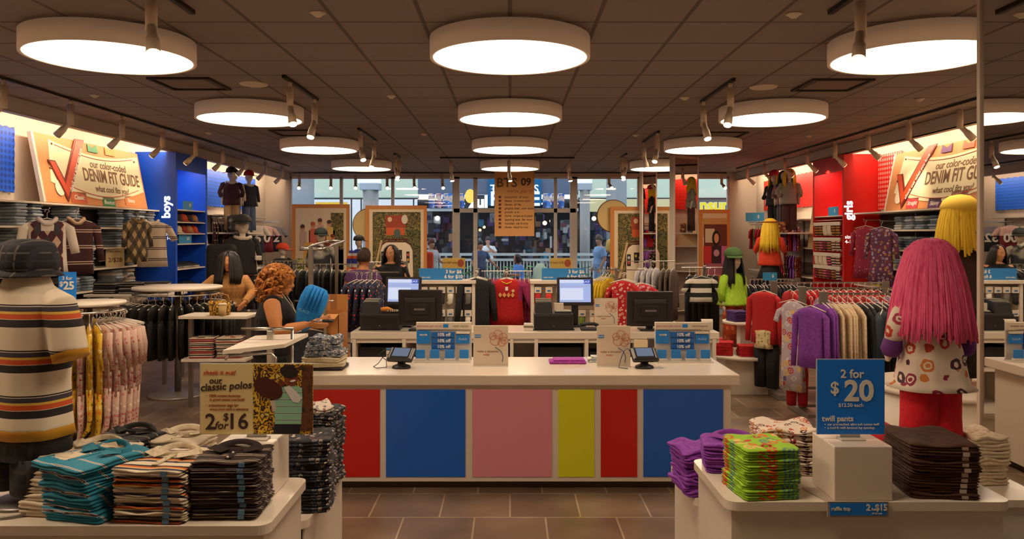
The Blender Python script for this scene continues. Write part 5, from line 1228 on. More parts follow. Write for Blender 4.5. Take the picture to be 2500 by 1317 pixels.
for a, b, c, sh, hair_ in ((.2, .27, '#b8988c', '#b88a60', '#4a2c1c'), (.38, .24, '#c86048', '#c88860', '#b05030'), (.5, .2, '#c89c90', '#c89068', '#5a2c20'), (.66, .22, '#d0a860', '#c89068', '#4a3020'), (.72, .38, '#a87870', '#b87850', '#7a3020')):
    pp(t, 'figure_body', R(a-.055, b+.04, a+.06, b+.22), mat(c, .6), 4); pp(t, 'figure_head', E(a, b, .035, .035), mat(sh, .6), 5); pp(t, 'figure_hair', E(a-.005, b-.018, .038, .022), mat(hair_, .6), 6)
pp(t, 'figure_skirt', R(.22, .44, .38, .62), mat('#d8a040', .6), 5); pp(t, 'figure_legs', R(.27, .62, .32, .86), mat('#c88858', .6), 5); pp(t, 'cooler', R(.22, .86, .48, .98), mat('#d8ccc0', .6), 5)
t, w, z0, zt = poster_board(1706, 1782, 512, 17.9, 'tall poster of a smiling dark haired girl by a van, far right window')
pp(t, 'van_shape', R(.1, .1, .92, .32), mat('#c89858', .6), 2); pp(t, 'van_interior', R(.16, .17, .9, .9), mat('#6a2c1c', .6), 3); pp(t, 'seat', R(.2, .22, .5, .38), mat('#d8c4a0', .6), 4)
pp(t, 'girl_hair', E(.55, .33, .13, .09), mat('#241410', .6), 5); pp(t, 'girl_face', E(.56, .33, .075, .055), mat('#d89868', .6), 6); pp(t, 'girl_body', R(.4, .42, .72, .62), mat('#3a1c28', .6), 5)
pp(t, 'flower_print', E(.56, .5, .09, .04), mat('#c890a0', .6), 6); pp(t, 'sleeping_bag', R(.14, .42, .4, .62), mat('#c02c28', .6), 5); pp(t, 'pink_bag', R(.72, .42, .9, .62), mat('#c86a98', .6), 5); pp(t, 'legs', R(.3, .62, .7, .95), mat('#d08a58', .6), 5); pp(t, 'skirt', R(.2, .62, .8, .75), mat('#a85a6c', .6), 6)
# BTS banner
d = 18.2; t = thing('hanging_banner', 'orange kraft checklist banner hanging from the ceiling by the windows', 'banner', (X(1256, d), d, 0)); w = 97*d/F; zt, zb = Z(419, d), Z(577, d)
G().box((-w/2, 0, zb), (w/2, .012, zt)).build('banner_sheet', mat('#e4aa66', .7), t)
tq = mat('#4a2a18', .7)
text(t, 'BTS', .30, (-.18, -.004, zt-.27), mat('#7a5a38', .7), bold=.02); text(t, '09', .24, (.27, -.004, zt-.25), tq, bold=.02); text(t, "we've got it!", .12, (.12, -.004, zt-.46), mat('#c85a28', .7), shear=.3)
for i, s in enumerate(('backpacks  all sizes', 'fleece  in every color', 'denim  all fits', 'graphic tees  new styles', 'purple  is in', 'shirts  stripe and plaid', 'layering tees  for now', 'hoodies  zip fronts', 'shoes  head to toe')):
    z = zt-.60-i*.088; text(t, s, .072, (-.23, -.004, z), tq, align='LEFT', shear=.15, bold=.006)
    G().box((-.37, -.003, z-.025), (-.31, 0, z+.025)).build('tick_box', tq, t); G().plate([(-.35, z), (-.335, z-.02), (-.28, z+.045), (-.335, z+.0)], -.006, -.0031).build('tick', mat('#c8401c', .6), t)
for s in (-1, 1): G().tube([(s*w*.4, .006, zt), (s*w*.4, .006, CEIL)], .003, 5).build('hanging_wire', STEEL, t)
# ---------------- mirrors ----------------
def mirror_col(px0, px1, d, rz, label, mull=()):
    x0, x1 = X(px0, d), X(px1, d); w = (x1-x0)/math.cos(rz)*.97
    t = thing('mirrored_column', label, 'mirror', ((x0+x1)/2, d, 0), rz); H = CEIL
    G().box((-w/2, 0, 0), (w/2, .12, H)).build('column_core', WALLM, t)
    G().box((-w/2+.02, -.012, .06), (w/2-.02, -.001, H-.05)).build('mirror_panel', MIRROR, t)
    for s in (-1, 1): G().box((s*w/2-.012, -.02, 0), (s*w/2+.012, .0, H)).build('frame_strip', SHELFM, t)
    for z in mull: G().box((-w/2, -.02, z-.01), (w/2, -.012, z+.01)).build('cross_strip', SHELFM, t)
mirror_col(1640, 1709, 14.9, math.radians(33), 'floor to ceiling mirrored column in the right middle of the shop', (1.25, .66, .35))
mirror_col(1566, 1604, 17.2, math.radians(20), 'narrow mirrored column near the windows left of the wider mirrored column', (1.2,))
t = thing('mirrored_pillar', 'big mirrored pillar filling the right edge of the view', 'mirror', (2.7, 0, 0))
G().box((.012, -1.2, 0), (.6, 4.48, CEIL)).build('pillar_core', WALLM, t)
G().box((0, -1.19, .02), (.011, 4.455, CEIL-.01)).build('mirror_panel', MIRROR, t)
G().box((-.012, 4.452, 0), (.012, 4.482, CEIL)).build('frame_strip', mat('#cfc0ac', .4), t)
# ---------------- sock gondolas ----------------
def gondola(px0, px1, d, label, cols, side):
    x0, x1 = X(px0, d), X(px1, d); w = x1-x0
    t = thing('sock_gondola', label, 'display stand', ((x0+x1)/2, d, 0))
    G().box((-w/2-.03, -.02, 1.165), (w/2+.03, .3, 1.21), .004).build('top_board', WHITE, t)
    for s in (-1, 1): G().box((s*w/2-.02, 0, 0), (s*w/2+.02, .28, 1.165)).build('side_post', WHITE, t)
    G().box((-w/2+.02, .14, .1), (w/2-.02, .16, 1.165)).build('back_panel', mat('#cfc2b0', .7), t); G().box((-w/2, 0, 0), (w/2, .28, .1)).build('base', WHITE, t)
    r = random.Random(px0)
    for row, z in enumerate((1.13, .83, .53)):
        G().tube([(-w/2+.03, .03, z), (w/2-.03, .03, z)], .006, 6).build('hook_bar', CHROME, t)
        for k in range(6):
            m = _sm[(px0 % 5+k+row*2) % len(cols)] if False else None
            c = cols[(k+row*2) % len(cols)]; key = 'gs'+c[0]
            if key not in _gp: _gp[key] = sock_pack2(c[0])
            tag(put('sock_pack', _gp[key], None, ((x0+x1)/2-w/2+.07+(w-.14)*k/5, d+.02, z)), f"{c[1]} sock pack on the {('top','middle','lowest')[row]} bar of the {side} sock stand, {('first','second','third','fourth','fifth','last')[k]} from left", 'socks', f'sock packs on the {side} stand')
    return t, w
def sock_pack2(c):
    g = G(); g.tube([(-.0, 0, -.07), (-.005, 0, -.17), (0, 0, -.2), (-.04, 0, -.225)], [.042, .04, .04, .022], 8, flat=.35, up=(0, 1, 0)); g.mi = 1; g.box((-.045, -.018, -.085), (.045, .012, -.005), .004); g.mi = 2; g.box((-.022, -.02, -.065), (.022, -.0185, -.045))
    return g.mesh([mat(c, .8), WHITE, mat('#2a6a9a', .5)], 'sock_pack')
_sm = []
t, gw = gondola(1022, 1156, 10.0, 'white stand of sock packs left of the red sweatshirt', [('#1a1818', 'black'), ('#6a6660', 'grey'), ('#241c1c', 'black brown'), ('#d8cfc0', 'white')], 'left')
t, gw = gondola(1300, 1462, 10.0, 'white stand of sock packs behind the right till', [('#b01c20', 'red'), ('#c83028', 'bright red'), ('#6a8030', 'green'), ('#d8cfc0', 'white')], 'right')
def blue_sign(xc, d, z, w, h, label, l1='3 for $6', l2='6 for $10', l3='ankle socks'):
    t = thing('price_sign', label, 'sign', (xc, d, z)); G().box((-w/2, 0, 0), (w/2, .008, h)).build('sign_panel', mat('#2a7cc0', .4), t)
    text(t, l1, h*.42, (w*.3, -.003, h*.70), LETTER, bold=.025); text(t, l2, h*.42, (w*.3, -.003, h*.27), LETTER, bold=.025); text(t, l3, h*.18, (-w*.35, -.003, h*.22), LETTER, bold=.01)
    return t
blue_sign(X(1075, 10.05), 10.1, 1.211, .56, .15, 'blue 3 for $6 price sign on the left sock stand'); blue_sign(X(1376, 10.05), 10.1, 1.211, .56, .15, 'blue 3 for $6 price sign on the right sock stand')
for px, w_, s, ttl in ((1108, .36, 'left of the entrance', 'new fall tees'), (1370, .34, 'right of the entrance', 'kids tees 2/$10')):
    d = 12.2; t = thing('topper_card', f'small yellow card sign on a stand {s}', 'sign', (X(px, d), d, 0)); z = Z(657, d)
    G().box((-w_/2, 0, z), (w_/2, .008, z+.17)).build('card', mat('#d8b860', .6), t); text(t, ttl, .05, (-w_*.2, -.003, z+.1), mat('#5a3020', .6)); pts = ell(w_*.3, z+.09, .05, .06)
    G().plate(pts, -.004, -.001).build('picture', mat('#a85030', .6), t); G().tube([(0, .015, 0), (0, .015, z)], .012, 8).build('post', CHROME, t); G().cyl((0, .015, 0), .12, .012).build('base', STEEL, t)
# ---------------- free standing racks ----------------
def four_way(x, y, H, label, arms=((0, -1), (1, 0), (0, 1), (-1, 0)), L=.34):
    t = thing('clothes_rack', label, 'clothes rack', (x, y, 0))
    G().box((-.02, -.02, .03), (.02, .02, H+.02), .003).build('post', STEEL, t)
    for a, b in arms: G().box((min(0, a*L)-.012, min(0, b*L)-.012, H-.012), (max(0, a*L)+.012, max(0, b*L)+.012, H), .002).build('arm', CHROME, t)
    G().box((-.24, -.03, 0), (.24, .03, .035), .004).build('foot', STEEL, t); G().box((-.03, -.24, 0), (.03, .24, .035), .004).build('foot', STEEL, t)
    return t
def faceout(x, y, z, n, key, mk, mats, rz, label, group, cat='shirt', name='hanging_shirt', step=.045, dir_=(0, 1), front=None):
    for i in range(n):
        lab = (front if (i == 0 and front) else label)
        hang(name, f'{key}{i % 2 if i else 0}', lambda: mk(i), mats if isinstance(mats, list) else [mats], (x+dir_[0]*step*i, y+dir_[1]*step*i, z), rz, lab, group, cat)
# centre red sweatshirts
rx, ry = X(1237, 10.35), 10.35
four_way(rx+.0, ry+.36, 1.30, 'four way rack of red sweatshirts between the sock stands')
def raglan():
    g = garment('shirt', .46, .62, .12, 3, sl=.3, sang=.35, mi=0, amp=.12)
    for f in g.bm.faces:
        c = f.calc_center_median()
        if abs(c.x) > .145 and c.z > -.45: f.material_index = 1
    g.mi = 2; g.tube([(-.075, 0, -.1), (-.06, -.05, -.13), (0, -.07, -.155), (.06, -.05, -.13), (.075, 0, -.1)], .009, 8); return g
rm = [cloth('#a80c10', '#b81418'), cloth('#8a2050', '#9a2c60'), mat('#d8a030', .7)]
for i in range(4):
    o = hang('sweatshirt', 'ragl', raglan, rm, (rx, ry+i*.085, 1.30), 0, 'red sweatshirt with plum raglan sleeves hung at the front of the centre rack' if i == 0 else 'red sweatshirt hung behind the front one on the centre rack', 'red sweatshirts on the centre rack', 'sweatshirt')
    if i == 0:
        for q in range(4): G().plate([(-.11+q*.055, -.30), (-.085+q*.055, -.265), (-.06+q*.055, -.30), (-.085+q*.055, -.335)], -.078, -.072).build('diamond_print', mat('#d8a060', .7), o)
        G().plate(ell(.085, -.245, .022, .02, 10), -.075, -.068).build('flower_print', mat('#d8b880', .7), o); put('price_tag', TAGM, o, (.0, -.085, -.19))
for sgn, lab in ((1, 'right'), (-1, 'left')):
    for i in range(4): hang('sweatshirt', 'plum', lambda: garment('shirt', .4, .58, .08, 4, sl=.3, sang=.2), [floral('#8a1c40', ['#c86070', '#5a1430'], 30)], (rx+sgn*(.12+.06*i), ry+.36, 1.29), PI/2, f'dark plum print sweatshirt on the {lab} arm of the centre rack', f'plum sweatshirts {lab}', 'sweatshirt')
bx = -.44
four_way(bx, 10.55, 1.32, 'rack of black jackets between the left sock stand and the red sweatshirts', arms=((0, -1), (0, 1)), L=.5)
for i in range(5): hang('jacket', 'blkj', lambda: garment('jacket', .4, .68, .09, 6, sl=.45, sang=.12), [cloth('#100e12', '#1c1a20')], (bx, 10.1+i*.09, 1.32), PI/2-1.15, 'black jacket hung on the rack left of the red sweatshirts', 'black jackets on the centre rack', 'jacket')
# yellow and red dresses right of the right gondola
dx, dy = 1.34, 9.5
four_way(dx, dy+.3, 1.36, 'rack of yellow and red flowered dresses right of the right till')
yel = floral('#c8a818', ['#c85018', '#4a7020', '#d88030'], 18, .4, False); redd = floral('#b0101c', ['#d8a898', '#d87060', '#e0c8b0'], 22, .36)
for i in range(4): hang('hanging_dress', 'yd', lambda: garment('dress', .28, .74, .06, 3, .08, .16, .3), [yel], (dx-.12-.035*i, dy+.12, 1.36), .9, 'yellow flowered dress on the left of the dress rack', 'yellow flowered dresses', 'dress')
for i in range(4): hang('hanging_dress', 'rd', lambda: garment('dress', .27, .76, .07, 5, .06, .12, .4), [redd], (dx+.03+.02*i, dy-.02+.07*i, 1.33), -.15, 'red flowered dress at the front of the dress rack' if i == 0 else 'red flowered dress behind the front one on the dress rack', 'red flowered dresses', 'dress')
for i in range(3): hang('hanging_shirt', 'pkr', lambda: garment('shirt', .26, .5, .08, 5, .0, .14, .4), [floral('#b81830', ['#d890a0', '#c8c0b0'], 24)], (dx+.30, dy+.1+.08*i, 1.28), -.3, 'pink red print top right of the dress rack', 'pink print tops', 'top')
for i in range(3): hang('hanging_shirt', 'grn', lambda: garment('shirt', .34, .5, .06, 5, .0, .3, .3), [floral('#5a7028', ['#c86020', '#b82020', '#c8b040'], 20)], (dx-.12+.05*i, dy+.62, 1.38), 1.2, 'green and orange print top at the back of the dress rack', 'green print tops', 'top')
# white tops rack
wx, wy = 2.03, 11.0
four_way(wx, wy+.25, 1.42, 'rack of white long sleeved tops in front of the mirrored column')
for i in range(4): hang('hanging_shirt', 'wht', lambda: garment('shirt', .34, .66, .06, 7, .0, .45, .1), [cloth('#cfcdd0', '#b8b6bc')], (wx-.2+.085*i, wy-.0+.03*i, 1.42), 1.1, 'white long sleeved top on the rack by the mirrored column', 'white tops', 'top')
for i in range(3): hang('hanging_shirt', 'gry', lambda: garment('shirt', .34, .72, .06, 8, .0, .45, .1), [cloth('#5a4c44', '#6c5c50')], (wx+.15+.07*i, wy+.05, 1.40), 1.1, 'brown grey top right of the white tops', 'brown tops', 'top')
# black dresses and black packed rail at the back right
kx, ky = X(1730, 10.2), 10.2
four_way(kx+.02, ky+.3, 1.36, 'rack of long black trousers left of the green mannequin', arms=((1, 0), (-1, 0), (0, -1)), L=.3)
for i in range(5): hang('hanging_trousers', 'bkp', lambda: garment('pants', .34, .80, .07, 6, .03), [cloth('#0e0c10', '#1a1820')], (kx-.18+.085*i, ky+.3, 1.34), PI/2-.5, 'long black trousers on the rack left of the green mannequin', 'black trousers by the green mannequin', 'trousers')
hang('hanging_shirt', 'bkw', lambda: garment('shirt', .3, .34, .08, 6, sl=.14), [stripes([(0, '#1a181c'), (.5, '#d0c8bc')], .12)], (kx-.1, ky-.02, 1.34), 0, 'small black and white top at the front of the black trousers rack', None, 'top')
def h_rack(x0, y, x1, H, label, posts=2, feet=.55):
    t = thing('clothes_rack', label, 'clothes rack', ((x0+x1)/2, y, 0)); L = (x1-x0)/2
    G().box((-L-.03, -.012, H-.02), (L+.03, .012, H), .002).build('top_rail', CHROME, t)
    for s in (-1, 1):
        G().box((s*L-.035, -.02, .05), (s*L+.035, .02, H+.01), .003).build('post', STEEL, t)
        G().box((s*L-.05, -feet/2, 0), (s*L+.05, feet/2, .06), .006).build('foot', mat('#8a8078', .4, .5), t)
    G().box((-L, -.02, .07), (L, .02, .10)).build('bottom_rail', STEEL, t)
    return t
h_rack(X(1800, 12), 12.0, X(1900, 12)+.3, 1.12, 'rack packed with black jackets right of the green mannequin')
rail_clothes(X(1800, 12), 12.0, X(1900, 12)+.3, 12.0, 1.11, 16, 'bk12', thin('jacket', .72, .4, .05, sl=.4, sa=.08), [cloth('#0c0b0f', '#17151b')], PI/2, 'black jacket packed on the rack right of the green mannequin', 'black jackets behind the green mannequin', 'jacket', bar=False)
# three right racks
h_rack(2.95, 8.7, 4.2, 1.27, 'rear one of three white trimmed racks in the girls area'); h_rack(2.93, 7.8, 4.2, 1.27, 'middle one of three racks in the girls area, with print dresses'); h_rack(2.86, 7.1, 3.7, 1.27, 'nearest of three racks in the girls area, with purple and cream tops')
rail_clothes(3.1, 8.7, 4.15, 8.7, 1.265, 14, 'ra', thin('shirt', .5, sl=.4), [cloth('#a80c18', '#b8141c')], PI/2, 'red top hung on the rear rack of the girls area', 'red tops on the rear rack', bar=False)
rail_clothes(3.1, 7.8, 4.15, 7.8, 1.265, 13, 'rb', thin('shirt', .5, sl=.4), [cloth('#a80c18', '#90101a'), floral('#7a6a88', ['#c8a0a0', '#a83048'], 22)], PI/2, ['red top hung on the middle rack of the girls area', 'mauve print top hung on the middle rack of the girls area'], 'tops on the middle rack', bar=False)
for key, x0, x1, n, kind, h, m, lab, gp in (('rc1', 2.82, 2.90, 2, 'shirt', .60, cloth('#6a2c86', '#7a3898'), 'purple long sleeved top on the nearest girls rack', 'purple tops on the nearest rack'),
    ('rc2', 2.92, 3.15, 5, 'shirt', .66, cloth('#d0b896', '#b89c7c'), 'cream long sleeved top on the nearest girls rack', 'cream tops on the nearest rack'), ('rc3', 3.17, 3.55, 7, 'shirt', .70, cloth('#141218', '#201e26'), 'black long sleeved top on the nearest girls rack', 'black tops on the nearest rack')):
    rail_clothes(x0, 7.1, x1, 7.1, 1.265, n, key, thin(kind, h, .38, .055, sl=.48, sa=.05), [m], PI/2, lab, gp, bar=False)
hang('jacket', 'rj1', lambda: garment('jacket', .32, .56, .10, 6, sl=.46, sang=.06), [cloth('#b00c18', '#a01018')], (X(1868, 8.5), 8.52, 1.27), -.9, 'red zip jacket hung facing out at the end of the rear girls rack', None, 'jacket')
hang('hanging_shirt', 'rj1b', lambda: garment('shirt', .22, .2, .09, 6, sl=0), [floral('#d0c090', ['#c88030', '#8a6a40'], 30)], (X(1868, 8.5)-.02, 8.50, .86), -.95, 'cream print hem showing under the red zip jacket', None, 'top', hz=False)
hang('hanging_trousers', 'rj2', lambda: garment('pants', .34, .6, .1, 6), [cloth('#0f0d12', '#1b1920')], (X(1872, 8.55), 8.56, .82), -.9, 'black trousers hung below the red zip jacket', None, 'trousers')
hang('hanging_dress', 'rj3', lambda: garment('dress', .26, .88, .08, 6, .02, .10, .3), [floral('#b0a0a8', ['#b83a30', '#6a5a80', '#d8b060', '#c8c8c0'], 14, .44)], (X(1934, 7.7), 7.68, 1.24), -.95, 'long multicolour flowered dress facing out at the end of the middle girls rack', None, 'dress')
hang('hanging_trousers', 'rj4', lambda: garment('pants', .24, .42, .08, 6), [cloth('#a80c14', '#b01018')], (X(1948, 7.72), 7.74, .62), -.4, 'red trousers hanging under the flowered dress', None, 'trousers')
hang('hanging_shirt', 'rj5', lambda: garment('jacket', .28, .54, .08, 6, sl=.46, sang=.05), [cloth('#6a2c86', '#7a3898')], (X(1982, 7.0), 7.02, 1.24), -1.05, 'purple cardigan facing out at the end of the nearest girls rack', None, 'cardigan')
hang('jacket', 'rj6', lambda: garment('jacket', .36, .42, .1, 6, sl=.34, sang=.1), [cloth('#16202c', '#1e2a38')], (X(2135, 7.0), 6.85, 1.22), 1.0, 'dark navy jacket facing out on the nearest girls rack beside the pink haired mannequin', None, 'jacket')
tower_sign(X(1880, 8.9), 8.9, 1.275, 0, 'small blue sign on top of the rear girls rack', '$', .16, .09)
# tiered platform with red clothes
tp = thing('tiered_table', 'white tiered table of red folded clothes right of the counter', 'table', (2.68, 9.0, 0))
G().cyl((0, 0, .40), .42, .035, 48).build('lower_top', WHITE, tp); G().box((-.26, -.26, 0), (.26, .26, .40)).build('base', WHITE, tp); G().cyl((.1, .12, .76), .28, .03, 48).build('upper_top', WHITE, tp); G().box((-.0, .05, .435), (.2, .2, .76)).build('column', WHITE, tp)
redm = [cloth('#b81018', '#a00c14'), floral('#a81828', ['#5a3a80', '#d8b0a0', '#c83040'], 20)]
for k, (x, y, m, n, lab) in enumerate(((-.26, -.16, 0, 5, 'left front'), (.0, -.24, 0, 4, 'middle front'), (.26, -.12, 0, 4, 'right'), (-.28, .12, 1, 5, 'left rear'))):
    stack('folded_shirt', n, (2.68+x, 9+y, .436), x, [redm[m]], f'red top, {lab} stack on the tiered table', f'{lab} red stack on the tiered table', w=.22, d=.2, t=.03, seed=k)
stack('folded_shirt', 4, (2.66, 9.08, .791), .2, [cloth('#3a2058', '#4a2868')], 'dark purple top high on the tiered table', 'purple stack on the tiered table', w=.2, t=.03, seed=9); stack('folded_shirt', 3, (2.92, 9.05, .791), -.2, [floral('#4a7a5a', ['#c83050', '#c8b050', '#8a3a80'], 22)], 'pink and green print top high on the tiered table', 'print stack on the tiered table', w=.2, t=.035, seed=10)
# ---------------- round racks of the boys side ----------------
def round_rack(x, y, r, rr_, H, label):
    t = thing('round_rack', label, 'clothes rack', (x, y, 0))
    G().lathe([(.001, H+.03), (r, H+.03), (r+.005, H+.015), (r, H), (.001, H)], 48).build('top_disc', WHITE, t)
    pts = [Vector((rr_*math.cos(2*PI*k/48), rr_*math.sin(2*PI*k/48), H-.05)) for k in range(49)]
    G().tube(pts, .011, 6, cap=False).build('ring_rail', CHROME, t)
    for k in range(4): a = k*PI/2+.4; G().tube([(0, 0, H-.02), (rr_*math.cos(a), rr_*math.sin(a), H-.05)], .008, 6).build('spoke', CHROME, t)
    G().cyl((0, 0, .03), .035, H-.03, 16).build('post', STEEL, t)
    G().lathe([(.001, .045), (.05, .045), (.28, .03), (.31, .02), (.31, 0), (.001, 0)][::-1], 48).build('base_disc', mat('#a8a098', .3, .4), t)
    return t
round_rack(-3.72, 8.72, .47, .46, 1.19, 'round rack of black trousers with a white top in the boys area')
blk = cloth('#14110f', '#221e1c')
for k in range(34):
    a = 2*PI*k/34; hang('hanging_trousers', f'brk{k % 3}', lambda: garment('pants', .34, .56, .05, k % 3+2, .02), [blk], (-3.72+.46*math.cos(a), 8.72+.46*math.sin(a), 1.135), a, 'black trousers hung around the round rack with the white top', 'black trousers around the round rack', 'trousers')
round_rack(-3.66, 6.75, .30, .29, 1.19, 'nearer round rack of yellow flowered sleepwear in the boys area')
rom = [floral('#d0a828', ['#c87020', '#e0d0a0', '#5a4a20'], 26, .4), floral('#d0b898', ['#b84a58', '#c8a030', '#7a6a50'], 30, .38), floral('#c8a898', ['#c85068', '#a83040', '#e0d4c0'], 30, .36), cloth('#d07818', '#c86010'), cloth('#c8bc9c', '#b0a488')]
rl_ = ['yellow flowered sleepsuit', 'cream flowered sleepsuit', 'pink flowered sleepsuit', 'orange striped sleepsuit', 'plain cream sleepsuit']
rr = random.Random(12)
for k in range(34):
    a = 2*PI*k/34-.3; c = 3 if k in (23, 24, 25) else 4 if k in (22,) else rr.choice((0, 0, 1, 1, 2))
    if .0 < math.cos(a) and abs(math.sin(a)) < .7: c = rr.choice((1, 2))
    hang('sleepsuit', f'rom{c}{k % 2}', lambda: garment('romper', .27, .90+.07*(k % 2), .045, k % 2+5, amp=.5), [rom[c]], (-3.66+.29*math.cos(a), 6.75+.29*math.sin(a), 1.135), a, f'{rl_[c]} hung around the nearer round rack', f'{rl_[c]}s on the round rack', 'sleepsuit')
blue25 = thing('price_sign', 'blue 3 for $25 price sign standing on the nearer round rack', 'sign', (X(161, 6.7), 6.72, 1.221))
G().box((-.075, 0, 0), (.075, .008, .255)).build('sign_panel', SIGNBLUE, blue25); text(blue25, '3 for', .045, (0, -.003, .2), LETTER, bold=.02); text(blue25, '$', .06, (-.05, -.003, .15), LETTER, bold=.02); text(blue25, '25', .095, (.015, -.003, .135), LETTER, bold=.035); text(blue25, 'mix and match', .014, (0, -.003, .04), LETTER)
# folded striped shirts on the wall side behind the round racks
dk_st = stripes([(0, '#16141a'), (.6, '#c8bca8'), (.72, '#16141a')], .05, 'Z', rand=1.0)
ft = thing('display_table', 'low white table with dark striped tops behind the round racks', 'table', (-4.6, 9.6, 0)); G().box((-.5, -.3, 1.05), (.5, .3, 1.08), .005).build('table_top', WHITE, ft)
for a, b in ((-.45, -.25), (.45, -.25), (-.45, .25), (.45, .25)): G().box((a-.02, b-.02, 0), (a+.02, b+.02, 1.05)).build('leg', STEEL, ft)
for k in range(3): stack('folded_shirt', 4, (-4.9+.3*k, 9.5, 1.081), .1*k, [dk_st], f"dark striped top behind the round racks, {('left','middle','right')[k]} stack", f'dark striped tops {k}', w=.27, t=.035, seed=20+k)
# ---------------- left centre fittings ----------------
t = thing('clothes_rack', 'tall chrome double bar rack slanting away left of the entrance', 'clothes rack', (-2.2, 8.6, 0))
v = Vector((-.45, 3.3, 0)); side = Vector((.12, .02, 0))
for s in (-1, 1): G().tube([side*s+Vector((0, 0, 1.64)), v+side*s+Vector((0, 0, 1.70))], .014, 8).build('top_bar', CHROME, t)
for q in (0, 1):
    p = v*q; G().box((p.x-.025, p.y-.02, .03), (p.x+.025, p.y+.02, 1.66+.05*q), .003).build('post', CHROME, t); G().box((p.x-.25, p.y-.03, 0), (p.x+.25, p.y+.03, .04), .004).build('foot', STEEL, t); G().tube([p-side+Vector((0, 0, 1.64+.06*q)), p+side+Vector((0, 0, 1.64+.06*q))], .018, 8).build('cross_bar', CHROME, t)
for zz, x0, x1, y, key, m, lab, gp in ((1.36, -4.7, -3.65, 13.2, 'lc1', [cloth('#3c3a40'), cloth('#16151a'), stripes([(0, '#24242a'), (.7, '#b8b0a4')], .1)], ['grey top', 'black top', 'striped top'], 'rear left rack'), (1.34, -3.6, -2.2, 12.3, 'lc2', [cloth('#141318'), cloth('#2a2830')], ['black jacket', 'charcoal jacket'], 'rack below the picnic poster'), (1.30, -2.75, -1.9, 14.2, 'lc3', [cloth('#c04a1c'), cloth('#2a2428'), cloth('#a0141c')], ['orange top', 'dark top', 'red top'], 'far left centre rack')):
    h_rack(x0, y, x1, zz+.0, f'chrome rack of dark boys clothes, the {gp}')
    rail_clothes(x0+.08, y, x1-.08, y, zz-.01, 13, key, thin('shirt', .6, .4, .06, sl=.3), m, PI/2, [f'{q} hung on the {gp}' for q in lab], f'clothes on the {gp}', bar=False)
# H stand with the white slanted shelf
t = thing('display_stand', 'chrome stand with a tilted white board in front of the curly haired woman', 'display stand', (-1.65, 5.35, 0))
G().raw([(-.17, -.42, 1.04), (.16, -.20, 1.05), (.19, .28, 1.06), (-.15, .15, 1.06), (-.17, -.42, 1.065), (.16, -.20, 1.075), (.19, .28, 1.085), (-.15, .15, 1.085)], [(3, 2, 1, 0), (4, 5, 6, 7), (0, 1, 5, 4), (1, 2, 6, 5), (2, 3, 7, 6), (3, 0, 4, 7)]).build('tilted_board', WHITE, t)
G().tube([(-.17, -.38, 1.0), (-.15, -.36, 1.02), (.1, -.3, 1.03), (.13, -.3, 1.0), (.13, -.3, .9)], .009, 8).build('chrome_loop', CHROME, t)
G().box((-.02, -.01, .03), (.02, .03, 1.14), .003).build('post', CHROME, t); G().tube([(-.2, .01, 1.15), (.16, .01, 1.15)], .011, 8).build('cross_bar', CHROME, t); G().tube([(.15, .01, 1.15), (.15, .01, .1)], .011, 8).build('side_post', CHROME, t); G().box((-.22, -.22, 0), (.22, .22, .03), .004).build('base_plate', STEEL, t)
# small table beside the woman with the yellow basket
t = thing('display_table', 'white table holding a yellow basket behind the curly haired woman', 'table', (-3.02, 8.1, 0)); G().box((-.35, -.2, .94), (.35, .2, .97), .004).build('table_top', WHITE, t)
for a in (-.3, .3): G().box((a-.02, -.02, 0), (a+.02, .02, .94)).build('leg', STEEL, t)
G().box((-.33, -.18, .5), (.33, .18, .53), .004).build('shelf', WHITE, t)
t = thing('basket', 'yellow woven basket bag with dark blots on the white table', 'basket', (-3.0, 8.05, .971)); G().lathe([(.001, 0), (.1, 0), (.115, .14), (.108, .14), (.09, .01), (.001, .01)], 24).build('basket_body', noisy(['#d8a030', '#c89028', '#2a1c10', '#d8b048'], 30, .8, const=True), t); G().tube([(-.1, 0, .13), (-.08, 0, .2), (0, 0, .22), (.08, 0, .2), (.1, 0, .13)], .006, 6).build('handle', mat('#b88038', .7), t)
for k in range(2): stack('folded_shirt', 7, (-3.16+.28*k, 8.05, .531), .1, [stripes([(0, '#8a1c20'), (.3, '#c8b8a0'), (.5, '#24242c'), (.75, '#c8b8a0')], .045, 'Z', rand=1.0)], f"red and cream striped top folded below the basket table, {('left','right')[k]} stack", f'striped tops under the basket {k}', w=.25, d=.24, t=.03, seed=40+k)
# cardboard boxes
kb = mat('#b8793c', .85); kb2 = mat('#c88c4c', .85)
for i, (z0, h, x0, x1, lab) in enumerate(((0, .56, -2.2, -1.74, 'large brown cardboard box at the bottom behind the blue bag'), (.561, .42, -2.18, -1.76, 'open brown cardboard box on top of the larger one behind the blue bag'))):
    t = thing('cardboard_box', lab, 'box', ((x0+x1)/2, 8.2, z0)); w = (x1-x0)/2
    if i == 0: G().box((-w, -.2, 0), (w, .25, h), .003).build('box_body', kb, t)
    else:
        g = G(); g.box((-w, -.2, 0), (w, -.194, h)).box((-w, .244, 0), (w, .25, h)).box((-w, -.2, 0), (-w+.006, .25, h)).box((w-.006, -.2, 0), (w, .25, h)).box((-w, -.2, 0), (w, .25, .006)); g.build('box_body', kb, t)
        G().box((-w, .25, h), (w, .256, h+.17)).build('rear_flap', kb2, t); G().box((.02, .247, h), (.09, .25, h+.17)).build('tape_strip', mat('#a87038', .6), t); G().raw([(-w, -.2, h), (w, -.2, h), (w-.02, -.3, h-.04), (-w+.02, -.3, h-.04)], [(0, 1, 2, 3)]).build('front_flap', kb2, t)
    G().box((-.05, -.202, h*.6), (.06, -.2, h*.6+.02)).build('printed_mark', mat('#5a3820', .7), t)
